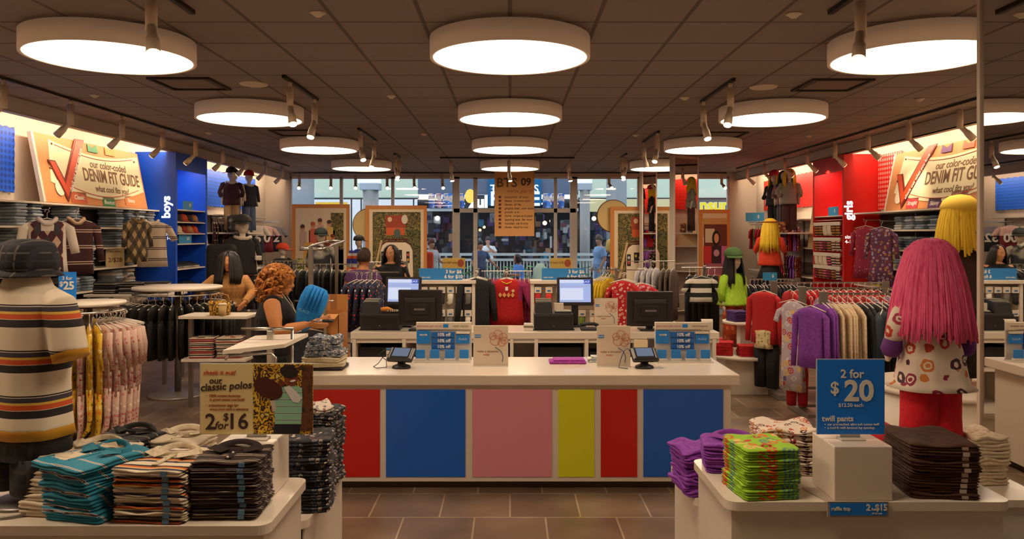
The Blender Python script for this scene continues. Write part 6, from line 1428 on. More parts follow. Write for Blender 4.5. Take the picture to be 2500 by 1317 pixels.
# dark print jackets right of the purple shirt person
four_way(-1.72, 9.6, 1.34, 'rack of navy print jackets left of the left till')
for i in range(5): hang('jacket', 'npj', lambda: garment('jacket', .38, .6, .09, 6, sl=.4, sang=.2), [floral('#161a38', ['#c83828', '#d8d0c0', '#3050a0', '#a86a30'], 24, .3, False)], (-1.72-.12+.06*i, 9.35, 1.34), PI/2-.6+.1*i, 'navy print jacket hung left of the left till', 'navy print jackets', 'jacket')
t = thing('clothes_rack', 'low chrome rack at the left end of the back counter', 'clothes rack', (-2.0, 7.95, 0))
for z, L in ((1.12, .2), (.92, .2)): G().tube([(-L, 0, z), (L, 0, z)], .009, 8).build('cross_bar', CHROME, t)
G().box((.1, -.015, .03), (.13, .015, 1.14), .002).build('post', CHROME, t); G().box((-.2, -.2, 0), (.25, .2, .03), .004).build('base_plate', STEEL, t)
hang('hanging_shirt', 'nkb', lambda: garment('shirt', .34, .5, .1, 6, sl=.2), [cloth('#16161e', '#24242e')], (-2.05, 7.95, .92), .3, 'small black top on the low chrome rack beside the back counter', None, 'top')
# jeans pile at the left end of the counter
jp = [noisy(['#2c3040', '#8a94a0', '#3a4054', '#c8c4bc', '#20242e'], 26, .85, const=True, stretch=(1, 1, 2.2)), cloth('#c8bc9c', '#b8a888')]
for i, (w, h_, m, lab) in enumerate(((.30, .02, 3, 'flat wooden hanger board'), (.29, .035, 1, 'cream garment at the bottom'), (.28, .035, 1, 'cream garment second from the bottom'), (.28, .045, 0, 'blue jeans third from the bottom'), (.26, .045, 0, 'crumpled blue jeans fourth from the bottom'), (.22, .05, 0, 'rolled dark blue jeans on top'))):
    mm = mat('#2a1c14', .6) if m == 3 else jp[m]; z = CZ+[0, .021, .057, .093, .139, .185][i]
    tag(put('folded_jeans' if m == 0 else 'folded_garment' if m == 1 else 'wooden_board', folded_g(w, .28-(.02*i), h_*.98, 2, i+3, .012 if m == 0 else .004).mesh([mm], 'folded_jeans'), None, (X(797, 5.75)+.01*math.sin(i*3), 5.72, z), (0, 0, .15*math.sin(i*2))), f'{lab} of the pile at the counter left end', 'jeans' if m == 0 else 'garment' if m == 1 else 'board')
# ---------------- foreground display tables ----------------
TZ, LZ2 = .75, .55
def nest_table(x0, x1, y0, y1, z, label, r=.05, inset=.025, th=.035):
    t = thing('display_table', label, 'table', ((x0+x1)/2, y0, 0)); cx = (x0+x1)/2
    P = [(x-cx, y-y0) for x, y in rounded(x0, y0, x1, y1, r)]
    G().hplate(P, z-th, z).build('table_top', WHITEGLOSS, t)
    G().box((x0-cx+inset, inset, .0), (x1-cx-inset, y1-y0-inset, z-th)).build('table_body', WHITE, t)
    return t
nest_table(.85, 1.975, 3.05, 3.64, TZ, 'white display table at the front right holding the 2 for $20 sign')
nest_table(.87, 2.55, 3.66, 4.25, LZ2, 'lower white display table behind the front right table', .05)
nest_table(-2.9, -.87, 2.80, 3.36, TZ, 'white display table at the front left holding the polo stacks')
t = thing('display_table', 'lower white display table behind the front left table', 'table', (-1.9, 3.38, 0))
G().hplate([(x+1.9, y-3.38) for x, y in rounded(-2.9, 3.38, -.88, 4.2, .06)], LZ2-.035, LZ2).build('table_top', WHITEGLOSS, t)
G().box((.99, .03, 0), (1.0, .79, LZ2-.035)).build('side_panel', WHITE, t); G().box((-.97, .03, 0), (-.96, .79, LZ2-.035)).build('side_panel', WHITE, t); G().box((-.96, .76, 0), (.99, .79, LZ2-.035)).build('back_panel', WHITE, t)
# riser boxes
def riser(x0, x1, y0, y1, z0, z1, label):
    t = thing('riser_box', label, 'display box', ((x0+x1)/2, y0, z0)); w = (x1-x0)/2; g = G(); h = z1-z0; dd = y1-y0
    G().box((-w, 0, 0), (w, dd, h), .004).build('box_shell', mat('#dccfc0', .25), t)
    return t
rb = riser(1.275, 1.505, 3.06, 3.285, TZ+.001, .966, 'white riser box under the 2 for $20 sign')
lbx = riser(-1.165, -.945, 3.10, 3.33, TZ+.001, .966, 'white riser box under the polos sign')
tg = thing('price_sign', 'small blue ruffle top 2 for $15 sign on the right table front edge', 'sign', (X(2098, 3.03), 3.04, .70))
w = 143*3.03/F; G().box((-w/2-.005, 0, -.005), (w/2+.005, .008, .055)).build('sign_frame', mat('#a09488', .4), tg); G().box((-w/2+.003, -.002, .002), (w/2-.003, 0, .05)).build('sign_panel', SIGNBLUE, tg)
G().hplate([(-w/2-.005, .0), (w/2+.005, .0), (w/2-.01, .18), (-w/2-.04, .18)], .0505, .0525).build('mounting_plate', mat('#a8988a', .4), tg)
text(tg, 'ruffle top', .02, (-w*.30, -.003, .028), LETTER, bold=.02); text(tg, '2', .034, (w*.17, -.003, .032), LETTER, bold=.03); text(tg, 'for', .014, (w*.26, -.003, .026), LETTER, bold=.02); text(tg, '$15', .034, (w*.39, -.003, .032), LETTER, bold=.03, sx=.9); text(tg, '$7.50 each', .009, (w*.32, -.003, .010), LETTER)
def sign_holder(cx, y, z0, w, h, label, name='price_sign'):
    t = thing(name, label, 'sign', (cx, y, z0)); G().box((-w/2-.003, 0, .018), (w/2+.003, .004, h+.021)).build('acrylic_frame', mat('#b8b4ac', .15), t)
    G().box((-.05, -.03, 0), (.05, .03, .006), .002).build('holder_foot', acr, t); G().box((-.04, .004, .0), (.04, .008, .03)).build('holder_clip', acr, t)
    return t
# right blue sign
w, h = .272, .305; t = sign_holder(X(2074, 3.18), 3.17, .967, w, h, 'big blue 2 for $20 twill pants sign on the white riser box')
G().box((-w/2, -.003, .02), (w/2, 0, h+.018)).build('sign_panel', mat('#0a78ea', .4), t)
zb = .02
text(t, '2 for', .048, (.005, -.004, zb+h*.80), LETTER, bold=.018); text(t, '20', .118, (.033, -.004, zb+h*.565), LETTER, bold=.028, sx=1.02); text(t, '$', .068, (-.066, -.004, zb+h*.61), LETTER, bold=.02); text(t, '$12.50 each', .021, (.0, -.004, zb+h*.385), LETTER)
text(t, 'twill pants', .031, (-.118, -.004, zb+h*.205), LETTER, align='LEFT', bold=.018); text(t, '•  our pre-washed, ultra soft cotton twill', .0135, (-.108, -.004, zb+h*.13), LETTER, align='LEFT'); text(t, '•  a cool fit with bootcut leg openings', .0135, (-.108, -.004, zb+h*.085), LETTER, align='LEFT')
# left polo sign
w, h = .455, .288; xs0 = -w/2; t = sign_holder(X(626, 3.17), 3.17, .967, w, h, 'cream classic polos 2 for $16 sign with a photo of a boy holding a football')
G().box((-w/2, -.003, .02), (w/2, 0, h+.018)).build('sign_panel', mat('#d8c48c', .6), t); dk = mat('#38201c', .6); br_ = mat('#a8502c', .6)
z = lambda f: .02+h*f
text(t, 'check it out!', .026, (xs0+.078, -.004, z(.87)), mat('#c8582c', .6), bold=.01, shear=.15); text(t, 'our', .036, (xs0+.062, -.004, z(.755)), dk, bold=.012, shear=.1); text(t, 'classic polos', .042, (xs0+.105, -.004, z(.675)), dk, bold=.014, shear=.12, rot=(PI/2, -.06, 0))
for i, s in enumerate(('•  100% cotton favorites', '    in great colors you build', '•  a handsome logo for', '    every cool style a standout')): text(t, s, .0145, (xs0+.022, -.004, z((.545, .49, .41, .355)[i])), br_, align='LEFT')
text(t, '2', .09, (xs0+.042, -.004, z(.165)), dk, bold=.015); text(t, 'for', .045, (xs0+.085, -.004, z(.12)), dk, shear=.2, bold=.01); text(t, '$', .042, (xs0+.105, -.004, z(.24)), dk, bold=.01); text(t, '16', .09, (xs0+.152, -.004, z(.17)), dk, bold=.015)
def U(px, py): return ((px-626)*3.17/F, .02+h*(1048-py)/180)
def bp(nm, pts, m, L): G().plate([U(*p) for p in pts], -.0035-.0006*L, -.003-.0006*(L-1)-.00005).build(nm, m, t)
def el(cx, cy, rx, ry, a=0, n=24): return [(cx+rx*math.cos(2*PI*k/n)*math.cos(a)-ry*math.sin(2*PI*k/n)*math.sin(a), cy+rx*math.cos(2*PI*k/n)*math.sin(a)+ry*math.sin(2*PI*k/n)*math.cos(a)) for k in range(n)]
bp('photo_leaves', [(619, 1047), (765, 1047), (765, 870), (619, 870)], noisy(['#3a2410', '#c89018', '#2c1a0c', '#e0b830', '#5a3a14', '#d8c060'], 26, .6, const=True), 1)
bp('dark_tree', [(735, 1040), (764, 1040), (764, 872), (738, 872)], noisy(['#4a2812', '#6a3a18', '#34200e'], 30, .6), 2)
bp('shirt', [(672, 1022), (736, 1022), (739, 960), (738, 930), (715, 922), (690, 928), (670, 960)], stripes([(0, '#8cc0a0'), (.72, '#4a3a5a'), (.8, '#c8d0c0'), (.86, '#8cc0a0')], .028, 'Z'), 3)
bp('trousers', [(668, 1047), (732, 1047), (736, 1022), (670, 1022)], mat('#1a1420', .6), 3)
bp('sleeve', [(694, 930), (708, 924), (738, 955), (730, 968), (716, 966)], mat('#d8d4d0', .6), 5)
bp('face', el(712, 903, 17, 23), mat('#7a3a1c', .6), 4); bp('knit_hat', el(707, 889, 22, 16, .2), mat('#1e1414', .6), 5); bp('smile', el(716, 912, 7, 2.5, -.2), mat('#e8e0d8', .6), 6)
bp('football', el(656, 931, 38, 24, .5), mat('#4a1a10', .5), 6); bp('hand', el(688, 918, 9, 7, .6), mat('#6a3018', .6), 7); bp('forearm', [(660, 962), (672, 962), (676, 985), (668, 992)], mat('#c8b8a8', .6), 4)
# ---------------- folded stacks on the front tables ----------------
teal = stripes([(0, '#1c7c96'), (.72, '#1c7c96'), (.78, '#d8d0c8'), (.82, '#3a2028'), (.86, '#d8d0c8'), (.90, '#1c7c96')], .085, 'Y', rand=.6, wob=.03, zmix=.9)
multi = stripes([(0, '#dccdb4'), (.30, '#2a2228'), (.36, '#3a344c'), (.48, '#dccdb4'), (.52, '#d8a038'), (.60, '#c85a20'), (.72, '#2a1c1c'), (.88, '#dccdb4')], .10, 'Y', rand=1.0, wob=.02, zmix=1.8)
brown = stripes([(0, '#2c1a18'), (.40, '#d0bca0'), (.46, '#2c1a18'), (.62, '#c8b8a0'), (.66, '#3a3040'), (.74, '#2c1a18')], .075, 'Y', rand=1.0, wob=.02, zmix=2.0)
cream = cloth('#dccdb2', '#c8b798'); creamst = stripes([(0, '#d8c8ae'), (.88, '#a89078'), (.92, '#d8c8ae')], .09, 'Y', rand=1)
blackst = stripes([(0, '#141014'), (.6, '#a89c90'), (.66, '#141014')], .05, 'Y', rand=1.0)
def collar_top(o, w, d, t_, m, m2=None):
    """folded polo: raised collar band at the back and placket"""
    g = G(); zz = t_
    g.loft([[(.07*s*math.cos(a)*q, d*.24+.036*s*math.sin(a), z_+.016*max(0, math.sin(a))) for a in [2*PI*k/20 for k in range(20)]] for s, q, z_ in ((1.25, 1.1, zz-.004), (1.12, 1.1, zz+.012), (1.0, 1.05, zz+.016), (.86, 1, zz+.008), (.8, 1, zz-.004))], cap=False)
    g.raw([(-.085, d*.16, zz+.024), (-.02, d*.10, zz+.012), (-.045, -d*.06, zz+.008), (-.115, .03, zz+.012)], [(0, 1, 2, 3)]); g.raw([(.085, d*.16, zz+.024), (.02, d*.10, zz+.012), (.045, -d*.06, zz+.008), (.115, .03, zz+.012)], [(3, 2, 1, 0)])
    g.build('collar', m, o)
    G().box((-.012, -d*.30, zz-.001), (.012, d*.12, zz+.005), .002).build('placket', m2 or m, o)
    b = G()
    for k in range(2): b.ball((0, -d*.05-.06*k, zz+.006), .005, 8, 6)
    b.build('button_pair', mat('#d8cdbd', .4), o)
def front_stack(n, loc, rz, m, label, group, t_, w=.26, d=.32, cm=None, seed=0, lean=(0, 0, 0), top=True, size_strip=None, name='folded_polo', wave=.007, jit=.006, cat='shirt', tag_=True):
    out = stack(name, n, loc, rz, [m], label, group, cat, w, d, t_, jit, seed, 3, 2, None, wave, 5.0, lean)
    o = out[-1]; pass
    if top and cm: collar_top(o, w, d, t_, cm)
    if size_strip:
        for q in out: G().box((w*.22, -d/2-.0015, t_*.15), (w*.31, -d/2+.006, t_*.9)).build('size_sticker', size_strip, q)
    return out
stk = mat('#5a86a8', .3)
front_stack(8, (X(188, 3.02), 3.02, TZ+.001), -.12, creamst, 'cream polo in the far left stack of the front table', 'cream polos', .026, .28, .30, cream, 1, lean=(.03, .03, -.2))
tl = front_stack(8, (X(255, 3.0), 2.985, TZ+.001), -.22, teal, 'teal striped polo in the stack on the front left table', 'teal polos', .023, .25, .32, None, 2, lean=(-.02, .0, -.25))
o = front_stack(1, (X(250, 3.0)-.01, 2.97, TZ+.001+8*.0233), -.45, teal, 'teal striped polo laid askew on the teal stack', None, .024, .28, .33, mat('#1c7c96', .8), 21)
front_stack(9, (X(415, 2.98), 2.975, TZ+.001), -.08, multi, 'orange and black striped cream polo in the front middle stack', 'orange striped polos', .0215, .27, .32, cream, 3, size_strip=stk)
front_stack(10, (X(572, 2.98), 2.97, TZ+.001), .03, brown, 'dark brown striped polo before the left riser box', 'brown polos', .021, .25, .24, mat('#241614', .8), 4, size_strip=stk)
front_stack(8, (X(320, 3.26), 3.24, TZ+.001), -.3, blackst, 'black polo in the stack behind the teal polos', 'black polos', .027, .24, .2, mat('#120e10', .8), 5)
front_stack(7, (X(440, 3.26), 3.26, TZ+.001), -.1, creamst, 'cream striped polo in the stack behind the orange striped ones', 'rear cream polos', .029, .25, .18, cream, 6)
darkfl = floral('#16141a', ['#8a8078', '#3a4458', '#c8b8a8', '#5a3040'], 34, .4)
front_stack(12, (X(762, 3.62), 3.60, LZ2+.001), .1, darkfl, 'black floral top, front stack on the lower left table', 'black floral tops front', .027, .2, .24, None, 7, name='folded_shirt', jit=.012)
front_stack(13, (X(778, 3.95), 3.93, LZ2+.001), -.1, darkfl, 'black floral top, rear stack on the lower left table', 'black floral tops rear', .028, .22, .24, None, 8, name='folded_shirt', jit=.012)
front_stack(1, (X(765, 3.95), 3.90, LZ2+.001+13*.0283), .4, floral('#d0c0b0', ['#3a3438', '#8a6058', '#6a707c'], 30, .4), 'white and black print top crumpled on the rear floral stack', None, .03, .2, .2, None, 9, name='folded_shirt', wave=.015)
g = G().box((-.09, -.1, 0), (.05, .14, .38), .02); tag(g.build('hanging_garment', darkfl, None, (-1.02, 3.62, .10)), 'dark printed garment hanging inside the open end of the lower left table', 'garment')
# right table stacks
green = floral('#8fbf1c', ['#d85a1c', '#c03a2c', '#e0b868', '#5a8a7a', '#8fbf1c'], 21, .50); purple = cloth('#7a2c98', '#8a3aa8'); whitefl = floral('#dccbb8', ['#8a2430', '#b8402c', '#4a2a34', '#c8783c'], 26, .42)
brn = cloth('#3a1c0c', '#4a2814')
front_stack(10, (X(1855, 3.2), 3.20, TZ+.001), .08, green, 'lime green flowered top on the front right table', 'green flowered tops', .0195, .235, .26, None, 11, size_strip=None, name='folded_shirt')
front_stack(5, (X(1790, 3.52), 3.50, TZ+.001), -.15, purple, 'purple top in the stack behind the green ones', 'purple tops on the upper table', .024, .28, .22, mat('#8a3aa0', .8), 12, name='folded_shirt', wave=.01)
front_stack(8, (X(1688, 3.85)+.02, 3.83, LZ2+.001), .1, purple, 'purple top in the stack on the lower right table', 'purple tops on the lower table', .026, .2, .26, None, 13, name='folded_shirt', wave=.012, jit=.012)
front_stack(9, (X(1922, 3.48), 3.49, TZ+.001), -.05, whitefl, 'white flowered top in the stack behind the green ones', 'white flowered tops', .0215, .26, .24, None, 14, name='folded_shirt', wave=.012, jit=.01)
front_stack(10, (X(2268, 3.24), 3.24, TZ+.001), -.12, brn, 'dark brown trousers in the stack right of the riser box', 'brown trousers', .021, .27, .32, None, 15, size_strip=mat('#b8a898', .4), name='folded_trousers', cat='trousers')
for k in range(3): tag(put('folded_trousers', folded_g(.2, .26, .1, 2, 30+k, .01).mesh([cloth('#a80c18', '#b81420')], 'folded_trousers'), None, (X(2150, 3.85), 3.84, LZ2+.001+.101*k), (0, 0, .3)), f"thick red trousers folded behind the riser box, {('lowest','middle','topmost')[k]} of three", 'trousers')
crm = cloth('#dccbb0', '#c8b494')
front_stack(7, (X(2375, 4.0), 3.98, LZ2+.001), .1, crm, 'cream top in the stack beside the mirrored pillar', 'cream tops by the pillar', .034, .2, .26, None, 16, name='folded_shirt', wave=.015, jit=.012)
# round drum table behind the pink haired mannequin
t = thing('drum_table', 'round white drum table behind the pink haired mannequin', 'table', (3.08, 5.45, 0)); G().cyl((0, 0, .72), .52, .03, 64).build('table_top', WHITEGLOSS, t); G().cyl((0, 0, 0), .49, .72, 64).build('drum_body', WHITE, t)
# ---------------- mannequins ----------------
# left foreground torso on a post with a plaid hat
t = thing('mannequin', 'headless boy mannequin in a striped polo and plaid hat on the front left table', 'mannequin', (X(62, 3.05), 3.06, TZ+.001), 2.75)
G().tube([(0, 0, .0), (0, 0, .9)], .012, 10).build('post', STEEL, t); G().lathe([(.001, .012), (.12, .01), (.13, 0), (.001, 0)][::-1], 32).build('base_plate', STEEL, t)
bands = [(0, '#dccdb4'), (.50, '#1c1820'), (.52, '#dccdb4'), (.535, '#3a3440'), (.63, '#d8b048'), (.67, '#c8501c'), (.78, '#231a1e'), (.93, '#dccdb4')]
bands = [(0, '#dccdb4'), (.40, '#231a1e'), (.57, '#dccdb4'), (.58, '#c8501c'), (.69, '#d8b048'), (.745, '#3a3440'), (.85, '#dccdb4'), (.865, '#1c1820'), (.895, '#dccdb4')]
polo = stripes(bands, .172, 'Z', offset=.34)
secs = [(.30, .185, .125), (.36, .18, .12), (.48, .172, .118), (.60, .18, .12), (.70, .185, .12), (.77, .18, .11), (.82, .14, .10), (.85, .085, .08), (.87, .065, .065)]
g = G().loft([gring(a, b, z, 7, .03*(1-(z-.3)/.6), 1, 36) for z, a, b in secs])
for s in (-1, 1): g.tube([(s*.13, 0, .80), (s*.175, 0, .775), (s*.215, 0, .69), (s*.235, 0, .60)], [.05, .066, .066, .068], 14)
put('polo_shirt', rmesh(g.mesh([polo], 'p'), .008, 2), t)
G().loft([gring(a, b, z, 7, .03, 1, 36) for z, a, b in ((.27, .19, .13), (.34, .178, .118))]).build('undershirt_hem', mat('#c8901c', .8), t)
for s in (-1, 1): G().tube([(s*.225, 0, .63), (s*.245, 0, .575)], [.062, .066], 14).build('undershirt_cuff', mat('#c8901c', .8), t)
G().loft([[(.062*q*math.cos(2*PI*k/28), .062*q*math.sin(2*PI*k/28), z) for k in range(28)] for q, z in ((1.5, .845), (1.25, .885), (1.1, .90), (1.0, .885), (1.0, .86))], cap=False).build('collar', mat('#dccdb4', .8), t)
G().cyl((0, 0, .875), .05, .02, 20).build('undershirt_neck', mat('#c8901c', .8), t)
shorts = plaid('#0e0c12', '#1e1e28', '#2c2622', .1); g = G().loft([gring(a, b, z, 6, .03, 0) for a, b, z in ((.16, .11, .34), (.175, .125, .25), (.18, .13, .19))])
for s in (-1, 1): g.loft([gring(.095, .11, z, 5, .05, s, 18, cx=s*.09) for z in (.2, .1, .06)])
g.build('shorts', shorts, t)
hatm = plaid('#15141c', '#5a544e', '#262534', .065)
G().loft([gring(a, a*1.05, z, 4, .02, 0, 32) for a, z in ((.098, .90), (.104, .93), (.098, .985), (.085, 1.015), (.05, 1.03), (.01, 1.032))]).build('hat_crown', hatm, t)
G().lathe([(.10, .90), (.128, .885), (.128, .89), (.10, .915)], 32).build('hat_brim', hatm, t)
g = G(); g.tube([(.25*math.cos(a), .18*math.sin(a), .006) for a in [2*PI*k/32 for k in range(33)]], .005, 6); 
tag(g.build('wire_ring', STEEL, None, (-1.98, 3.02, TZ+.001)), 'thin metal ring lying on the table around the striped mannequin base', 'ring')
# pink haired girl
pj = floral('#dccbb8', ['#b8402c', '#8a2440', '#c8783c', '#4a2838', '#a83050', '#dccbb8'], 13.5, .42)
redt = cloth('#cc1024', '#bc0e20')
pinkh = noisy(['#e04c7c', '#ec6490', '#d43c6c'], 8, .8, stretch=(6, 6, .6))
def cuff(s, m): return (G().tube([(s*.196, -.008, .72), (s*.200, -.018, .665), (s*.202, -.024, .635)], [.044, .052, .036], 12), m, 'purple_cuff')
m = mannequin((X(2272, 3.95), 3.95, LZ2+.001), PI+.1, 'girl mannequin seen from behind with long pink yarn hair and flowered tunic', (mann_top(.44, .05, .86, 1.02, 'out', 2, peplum=.035), pj, 'tunic'), (mann_bottom('pants', .022, .62, .04, 1.1), redt, 'trousers'), [cuff(-1, mat('#5c2470', .8)), cuff(1, mat('#5c2470', .8)), (wig(.128, .35, .20, 320, .0062, 3, 1.1, (0, 0, 1.092), .07, two=True), [pinkh, mat('#b02c54', .8)], 'yarn_hair')], pose='out', H=1.2, base=False)
# yellow haired girl in a brown hooded jacket
yel_h = noisy(['#d8b020', '#e0bc30', '#c89c18'], 10, .8, stretch=(5, 5, .6)); brown_j = cloth('#2c140c', '#3a1c10')
mannequin((3.18, 5.5, .751), PI+.3, 'girl mannequin with yellow yarn hair and dark brown hooded jacket on the drum table', (mann_top(.46, .03, .9, 1.15, 'bent', 1, hood=True), brown_j, 'jacket'), (mann_bottom('pants', .01), cloth('#1c1014'), 'trousers'), [(wig(.105, .26, .15, 80, .011, 4, 1.2, (0, 0, 1.11), .1), yel_h, 'yarn_hair'), (G().lathe([(.112, .0), (.118, .03), (.1, .07), (.06, .1), (.01, .11)], 24, (0, 0, 1.13)), mat('#d8b43c', .8), 'knit_hat')], H=1.29, base=False)
# orange top girl
pf = thing('display_plinth', 'dark plinth under the orange sweater mannequin', 'plinth', (X(1888, 12.6), 12.75, 0)); G().box((-.3, -.3, 0), (.3, .3, .72), .01).build('plinth_body', mat('#2a2422', .6), pf)
mannequin((X(1888, 12.6), 12.75, .721), PI-.5, 'girl mannequin with yellow hair and orange red sweater seen from behind', (mann_top(.42, .04, .9, 1.15, 'bent', 3), cloth('#b82c0c', '#c03414'), 'sweater'), (mann_bottom('skirt', .06, .6, .25), cloth('#14131a'), 'skirt'), [(wig(.10, .36, .15, 70, .010, 5, 1.3, (0, 0, 1.11), .12), yel_h, 'yarn_hair'), (G().tube([(.108*math.cos(a), -.0+.10*math.sin(a), 1.17) for a in [2*PI*k/24 for k in range(25)]], .010, 6), mat('#a85a20', .7), 'head_band')], H=1.32, base=False)
# green top girl
mannequin((X(1790, 10.0), 10.0, .28), .5, 'girl mannequin with green cap, black hair and lime green top', (mann_top(.36, .06, .85, 1.1, 'down', 4), cloth('#86b01c', '#94bc2c'), 'top'), (mann_bottom('pants', .01), floral('#a83818', ['#c86a28', '#6a3018', '#d89048'], 18), 'trousers'), [(wig(.098, .30, .14, 60, .010, 6, 1.2, (0, 0, 1.11), .1), noisy(['#100c0c', '#1c1614'], 8, .8), 'yarn_hair'), (cap_g(.108, .08, -PI/2-.6).xf(Matrix.Translation((0, 0, 1.16))), mat('#3c5a2c', .8), 'cap'), (G().loft([gring(.135, .11, z, 8, .05, 1) for z in (.56, .60, .62)]), mat('#c8501c', .8), 'hem_layer')], H=1.28, base=True)
tag(G().box((-.3, -.3, 0), (.3, .3, .28), .01).build('display_plinth', mat('#3a302c', .6), None, (X(1790, 10.0), 10.0, 0)), 'low dark plinth under the green top mannequin', 'plinth')
# wall groups
def ledge(side, y0, y1, z, label):
    x = WL if side < 0 else WR
    o = G().box((0, -(y1-y0)/2, 0), (.95 if side < 0 else -.95, (y1-y0)/2, .03), .005) if side < 0 else G().box((-.95, -(y1-y0)/2, 0), (0, (y1-y0)/2, .03), .005)
    tag(o.build('wall_ledge', SHELFM, None, (x+(.001 if side < 0 else -.001), (y0+y1)/2, z-.031)), label, 'shelf')
ledge(-1, 14.5, 15.9, 1.84, 'deep white ledge carrying the capped mannequins on the left wall')
for i, (x, y, rz, top, bot, cap_, capn) in enumerate(((-5.28, 14.75, .35, ('#3a1218', 'maroon hoodie'), '#a88858', '#1c1a1e', 'black'), (-5.38, 15.15, .55, ('#c8b8a0', 'cream zip jacket'), '#6a7080', '#2c3420', 'dark green'), (-5.2, 15.5, .8, ('#1c1c2c', 'navy shirt'), '#50607c', '#a81c18', 'red'))):
    mannequin((x, y, 1.841), rz, f'boy mannequin in a {capn} cap and {top[1]} on the left wall ledge', (mann_top(.42, .02, .9, 1.15, 'down' if i else 'bent', i), cloth(top[0]), 'top'), (mann_bottom('pants', .015), cloth(bot), 'trousers'), [(cap_g(.10, .085, -PI/2-(.8 if i == 0 else -.5)).xf(Matrix.Translation((0, 0, 1.135))), mat(cap_, .8), 'cap'), (G().tube([(-.09, 0, .955), (-.03, -.08, .93), (.03, -.08, .93), (.09, 0, .955)], .022, 8), mat('#c8bcac', .8), 'collar')], H=1.2, base=False)
bkp = G(); bkp.box((-.14, -.09, 0), (.14, .09, .32), .04).box((-.10, -.14, .02), (.10, -.08, .16), .02)
tag(bkp.build('backpack', noisy(['#1a1618', '#2c2624', '#8a8078'], 9, .8, detail=1), None, (-5.12, 14.5, 1.85), (0, 0, .3)), 'black patterned backpack on the ledge beside the maroon mannequin', 'bag')
ledge(1, 14.3, 15.8, 1.84, 'deep white ledge carrying the dressed girl mannequins on the right wall')
for i, (x, y, rz, top, bot, hr, nm) in enumerate(((5.25, 15.45, -.7, ('#1c1418', 'black top'), '#141216', yel_h, 'pink cap and yellow hair'), (5.3, 15.05, -.5, ('#7a6470', 'grey print top'), '#3c3c48', noisy(['#100c0c', '#1c1614'], 8, .8), 'black hair'), (5.25, 14.62, -.3, ('#8a8478', 'grey cardigan'), '#4a2c28', yel_h, 'yellow hair and brown bag'))):
    ex = [(wig(.098, .2 if i != 2 else .26, .12, 60, .010, 6+i, 1.3, (0, 0, 1.11), .15), hr, 'yarn_hair')]
    if i == 0: ex.append((cap_g(.106, .085, -PI/2-.8).xf(Matrix.Translation((0, 0, 1.15))), mat('#b82440', .8), 'cap'))
    mt = floral(top[0], ['#c8b8a8', '#a03040', '#3a3444'], 20, .4) if i == 1 else cloth(top[0])
    mannequin((x, y, 1.841), rz, f'girl mannequin with {nm} on the right wall ledge', (mann_top(.40, .03, .9, 1.15, 'bent', i), mt, 'top'), (mann_bottom('pants', .01), stripes([(0, bot), (.8, '#8a8490')], .06, 'X') if i == 1 else cloth(bot), 'trousers'), ex, H=1.18, base=False)
tag(G().box((-.13, -.05, 0), (.13, .05, .2), .03).build('handbag', floral('#6a3020', ['#d0a860', '#c89050'], 18), None, (5.0, 14.5, 2.22-.379)), 'brown print handbag on the right wall ledge by the yellow haired mannequin', 'bag')
# boys area mannequins
tag(G().box((-.35, -.3, 0), (.35, .3, .70), .01).build('display_plinth', mat('#3c302a', .6), None, (X(592, 11), 11.1, 0)), 'dark plinth under the black dressed boy mannequin', 'plinth')
bm = mannequin((X(592, 11), 11.0, .701), .55, 'boy mannequin in black cap and black sweatshirt with red hem in the boys area', (mann_top(.46, .03, .92, 1.25, 'down', 2, hood=True), cloth('#120f10', '#1c1818'), 'sweatshirt'), (mann_bottom('pants', .015), cloth('#1c1416'), 'trousers'), [(cap_g(.112, .08, -PI/2-.3).xf(Matrix.Translation((0, 0, 1.14))), mat('#1e1c1e', .8), 'cap'), (G().loft([gring(.152, .115, z, 6, .03, 0) for z in (.47, .50)]), mat('#b8381c', .8), 'red_hem'), (G().tube([(-.1, .0, .96), (-.04, -.09, .94), (.04, -.09, .94), (.1, 0, .96)], .024, 8), mat('#b8aa98', .8), 'collar'), (G().box((.135, -.12, .66), (.215, -.02, .72), .01), mat('#c8beb0', .8), 'chest_patch')], H=1.33, base=False)
tag(G().box((-.2, -.12, 0), (.2, .12, .62), .07).build('backpack', cloth('#100e0f', '#1a1618'), None, (X(545, 10.8), 10.75, 1.05)), 'large black bag hung behind the black dressed mannequin', 'bag')
mannequin((X(690, 14), 14.0, .42), .9, 'boy mannequin in an orange red cap near the picnic poster', (mann_top(.42, .03, .9, 1.15, 'down', 1), cloth('#1a1416'), 'top'), (mann_bottom('pants', .015), cloth('#3a3230'), 'trousers'), [(cap_g(.115, .11, -PI/2+.5).xf(Matrix.Translation((0, 0, 1.12))), mat('#c03814', .8), 'cap')], H=1.2)
tag(G().box((-.3, -.3, 0), (.3, .3, .42), .01).build('display_plinth', mat('#3c302a', .6), None, (X(690, 14), 14.0, 0)), 'low plinth under the red capped mannequin', 'plinth')
mannequin((X(780, 13.0), 13.1, .62), .1, 'boy mannequin in black sweatshirt in front of the picnic poster', (mann_top(.44, .03, .92, 1.2, 'down', 1), noisy(['#100e12', '#1a181e', '#8a8478'], 6, .8, detail=1), 'sweatshirt'), (mann_bottom('pants', .015), cloth('#14121a'), 'trousers'), [(cap_g(.11, .08, -PI/2+.6).xf(Matrix.Translation((0, 0, 1.13))), mat('#16201c', .8), 'cap'), (G().tube([(-.1, .0, .96), (-.02, -.08, .98), (.05, -.1, .94)], .03, 8), mat('#b8b0a4', .8), 'scarf')], H=1.25)
tag(G().box((-.3, -.25, 0), (.3, .25, .62), .01).build('display_plinth', mat('#3c302a', .6), None, (X(780, 13), 13.1, 0)), 'plinth under the black mannequin before the picnic poster', 'plinth')
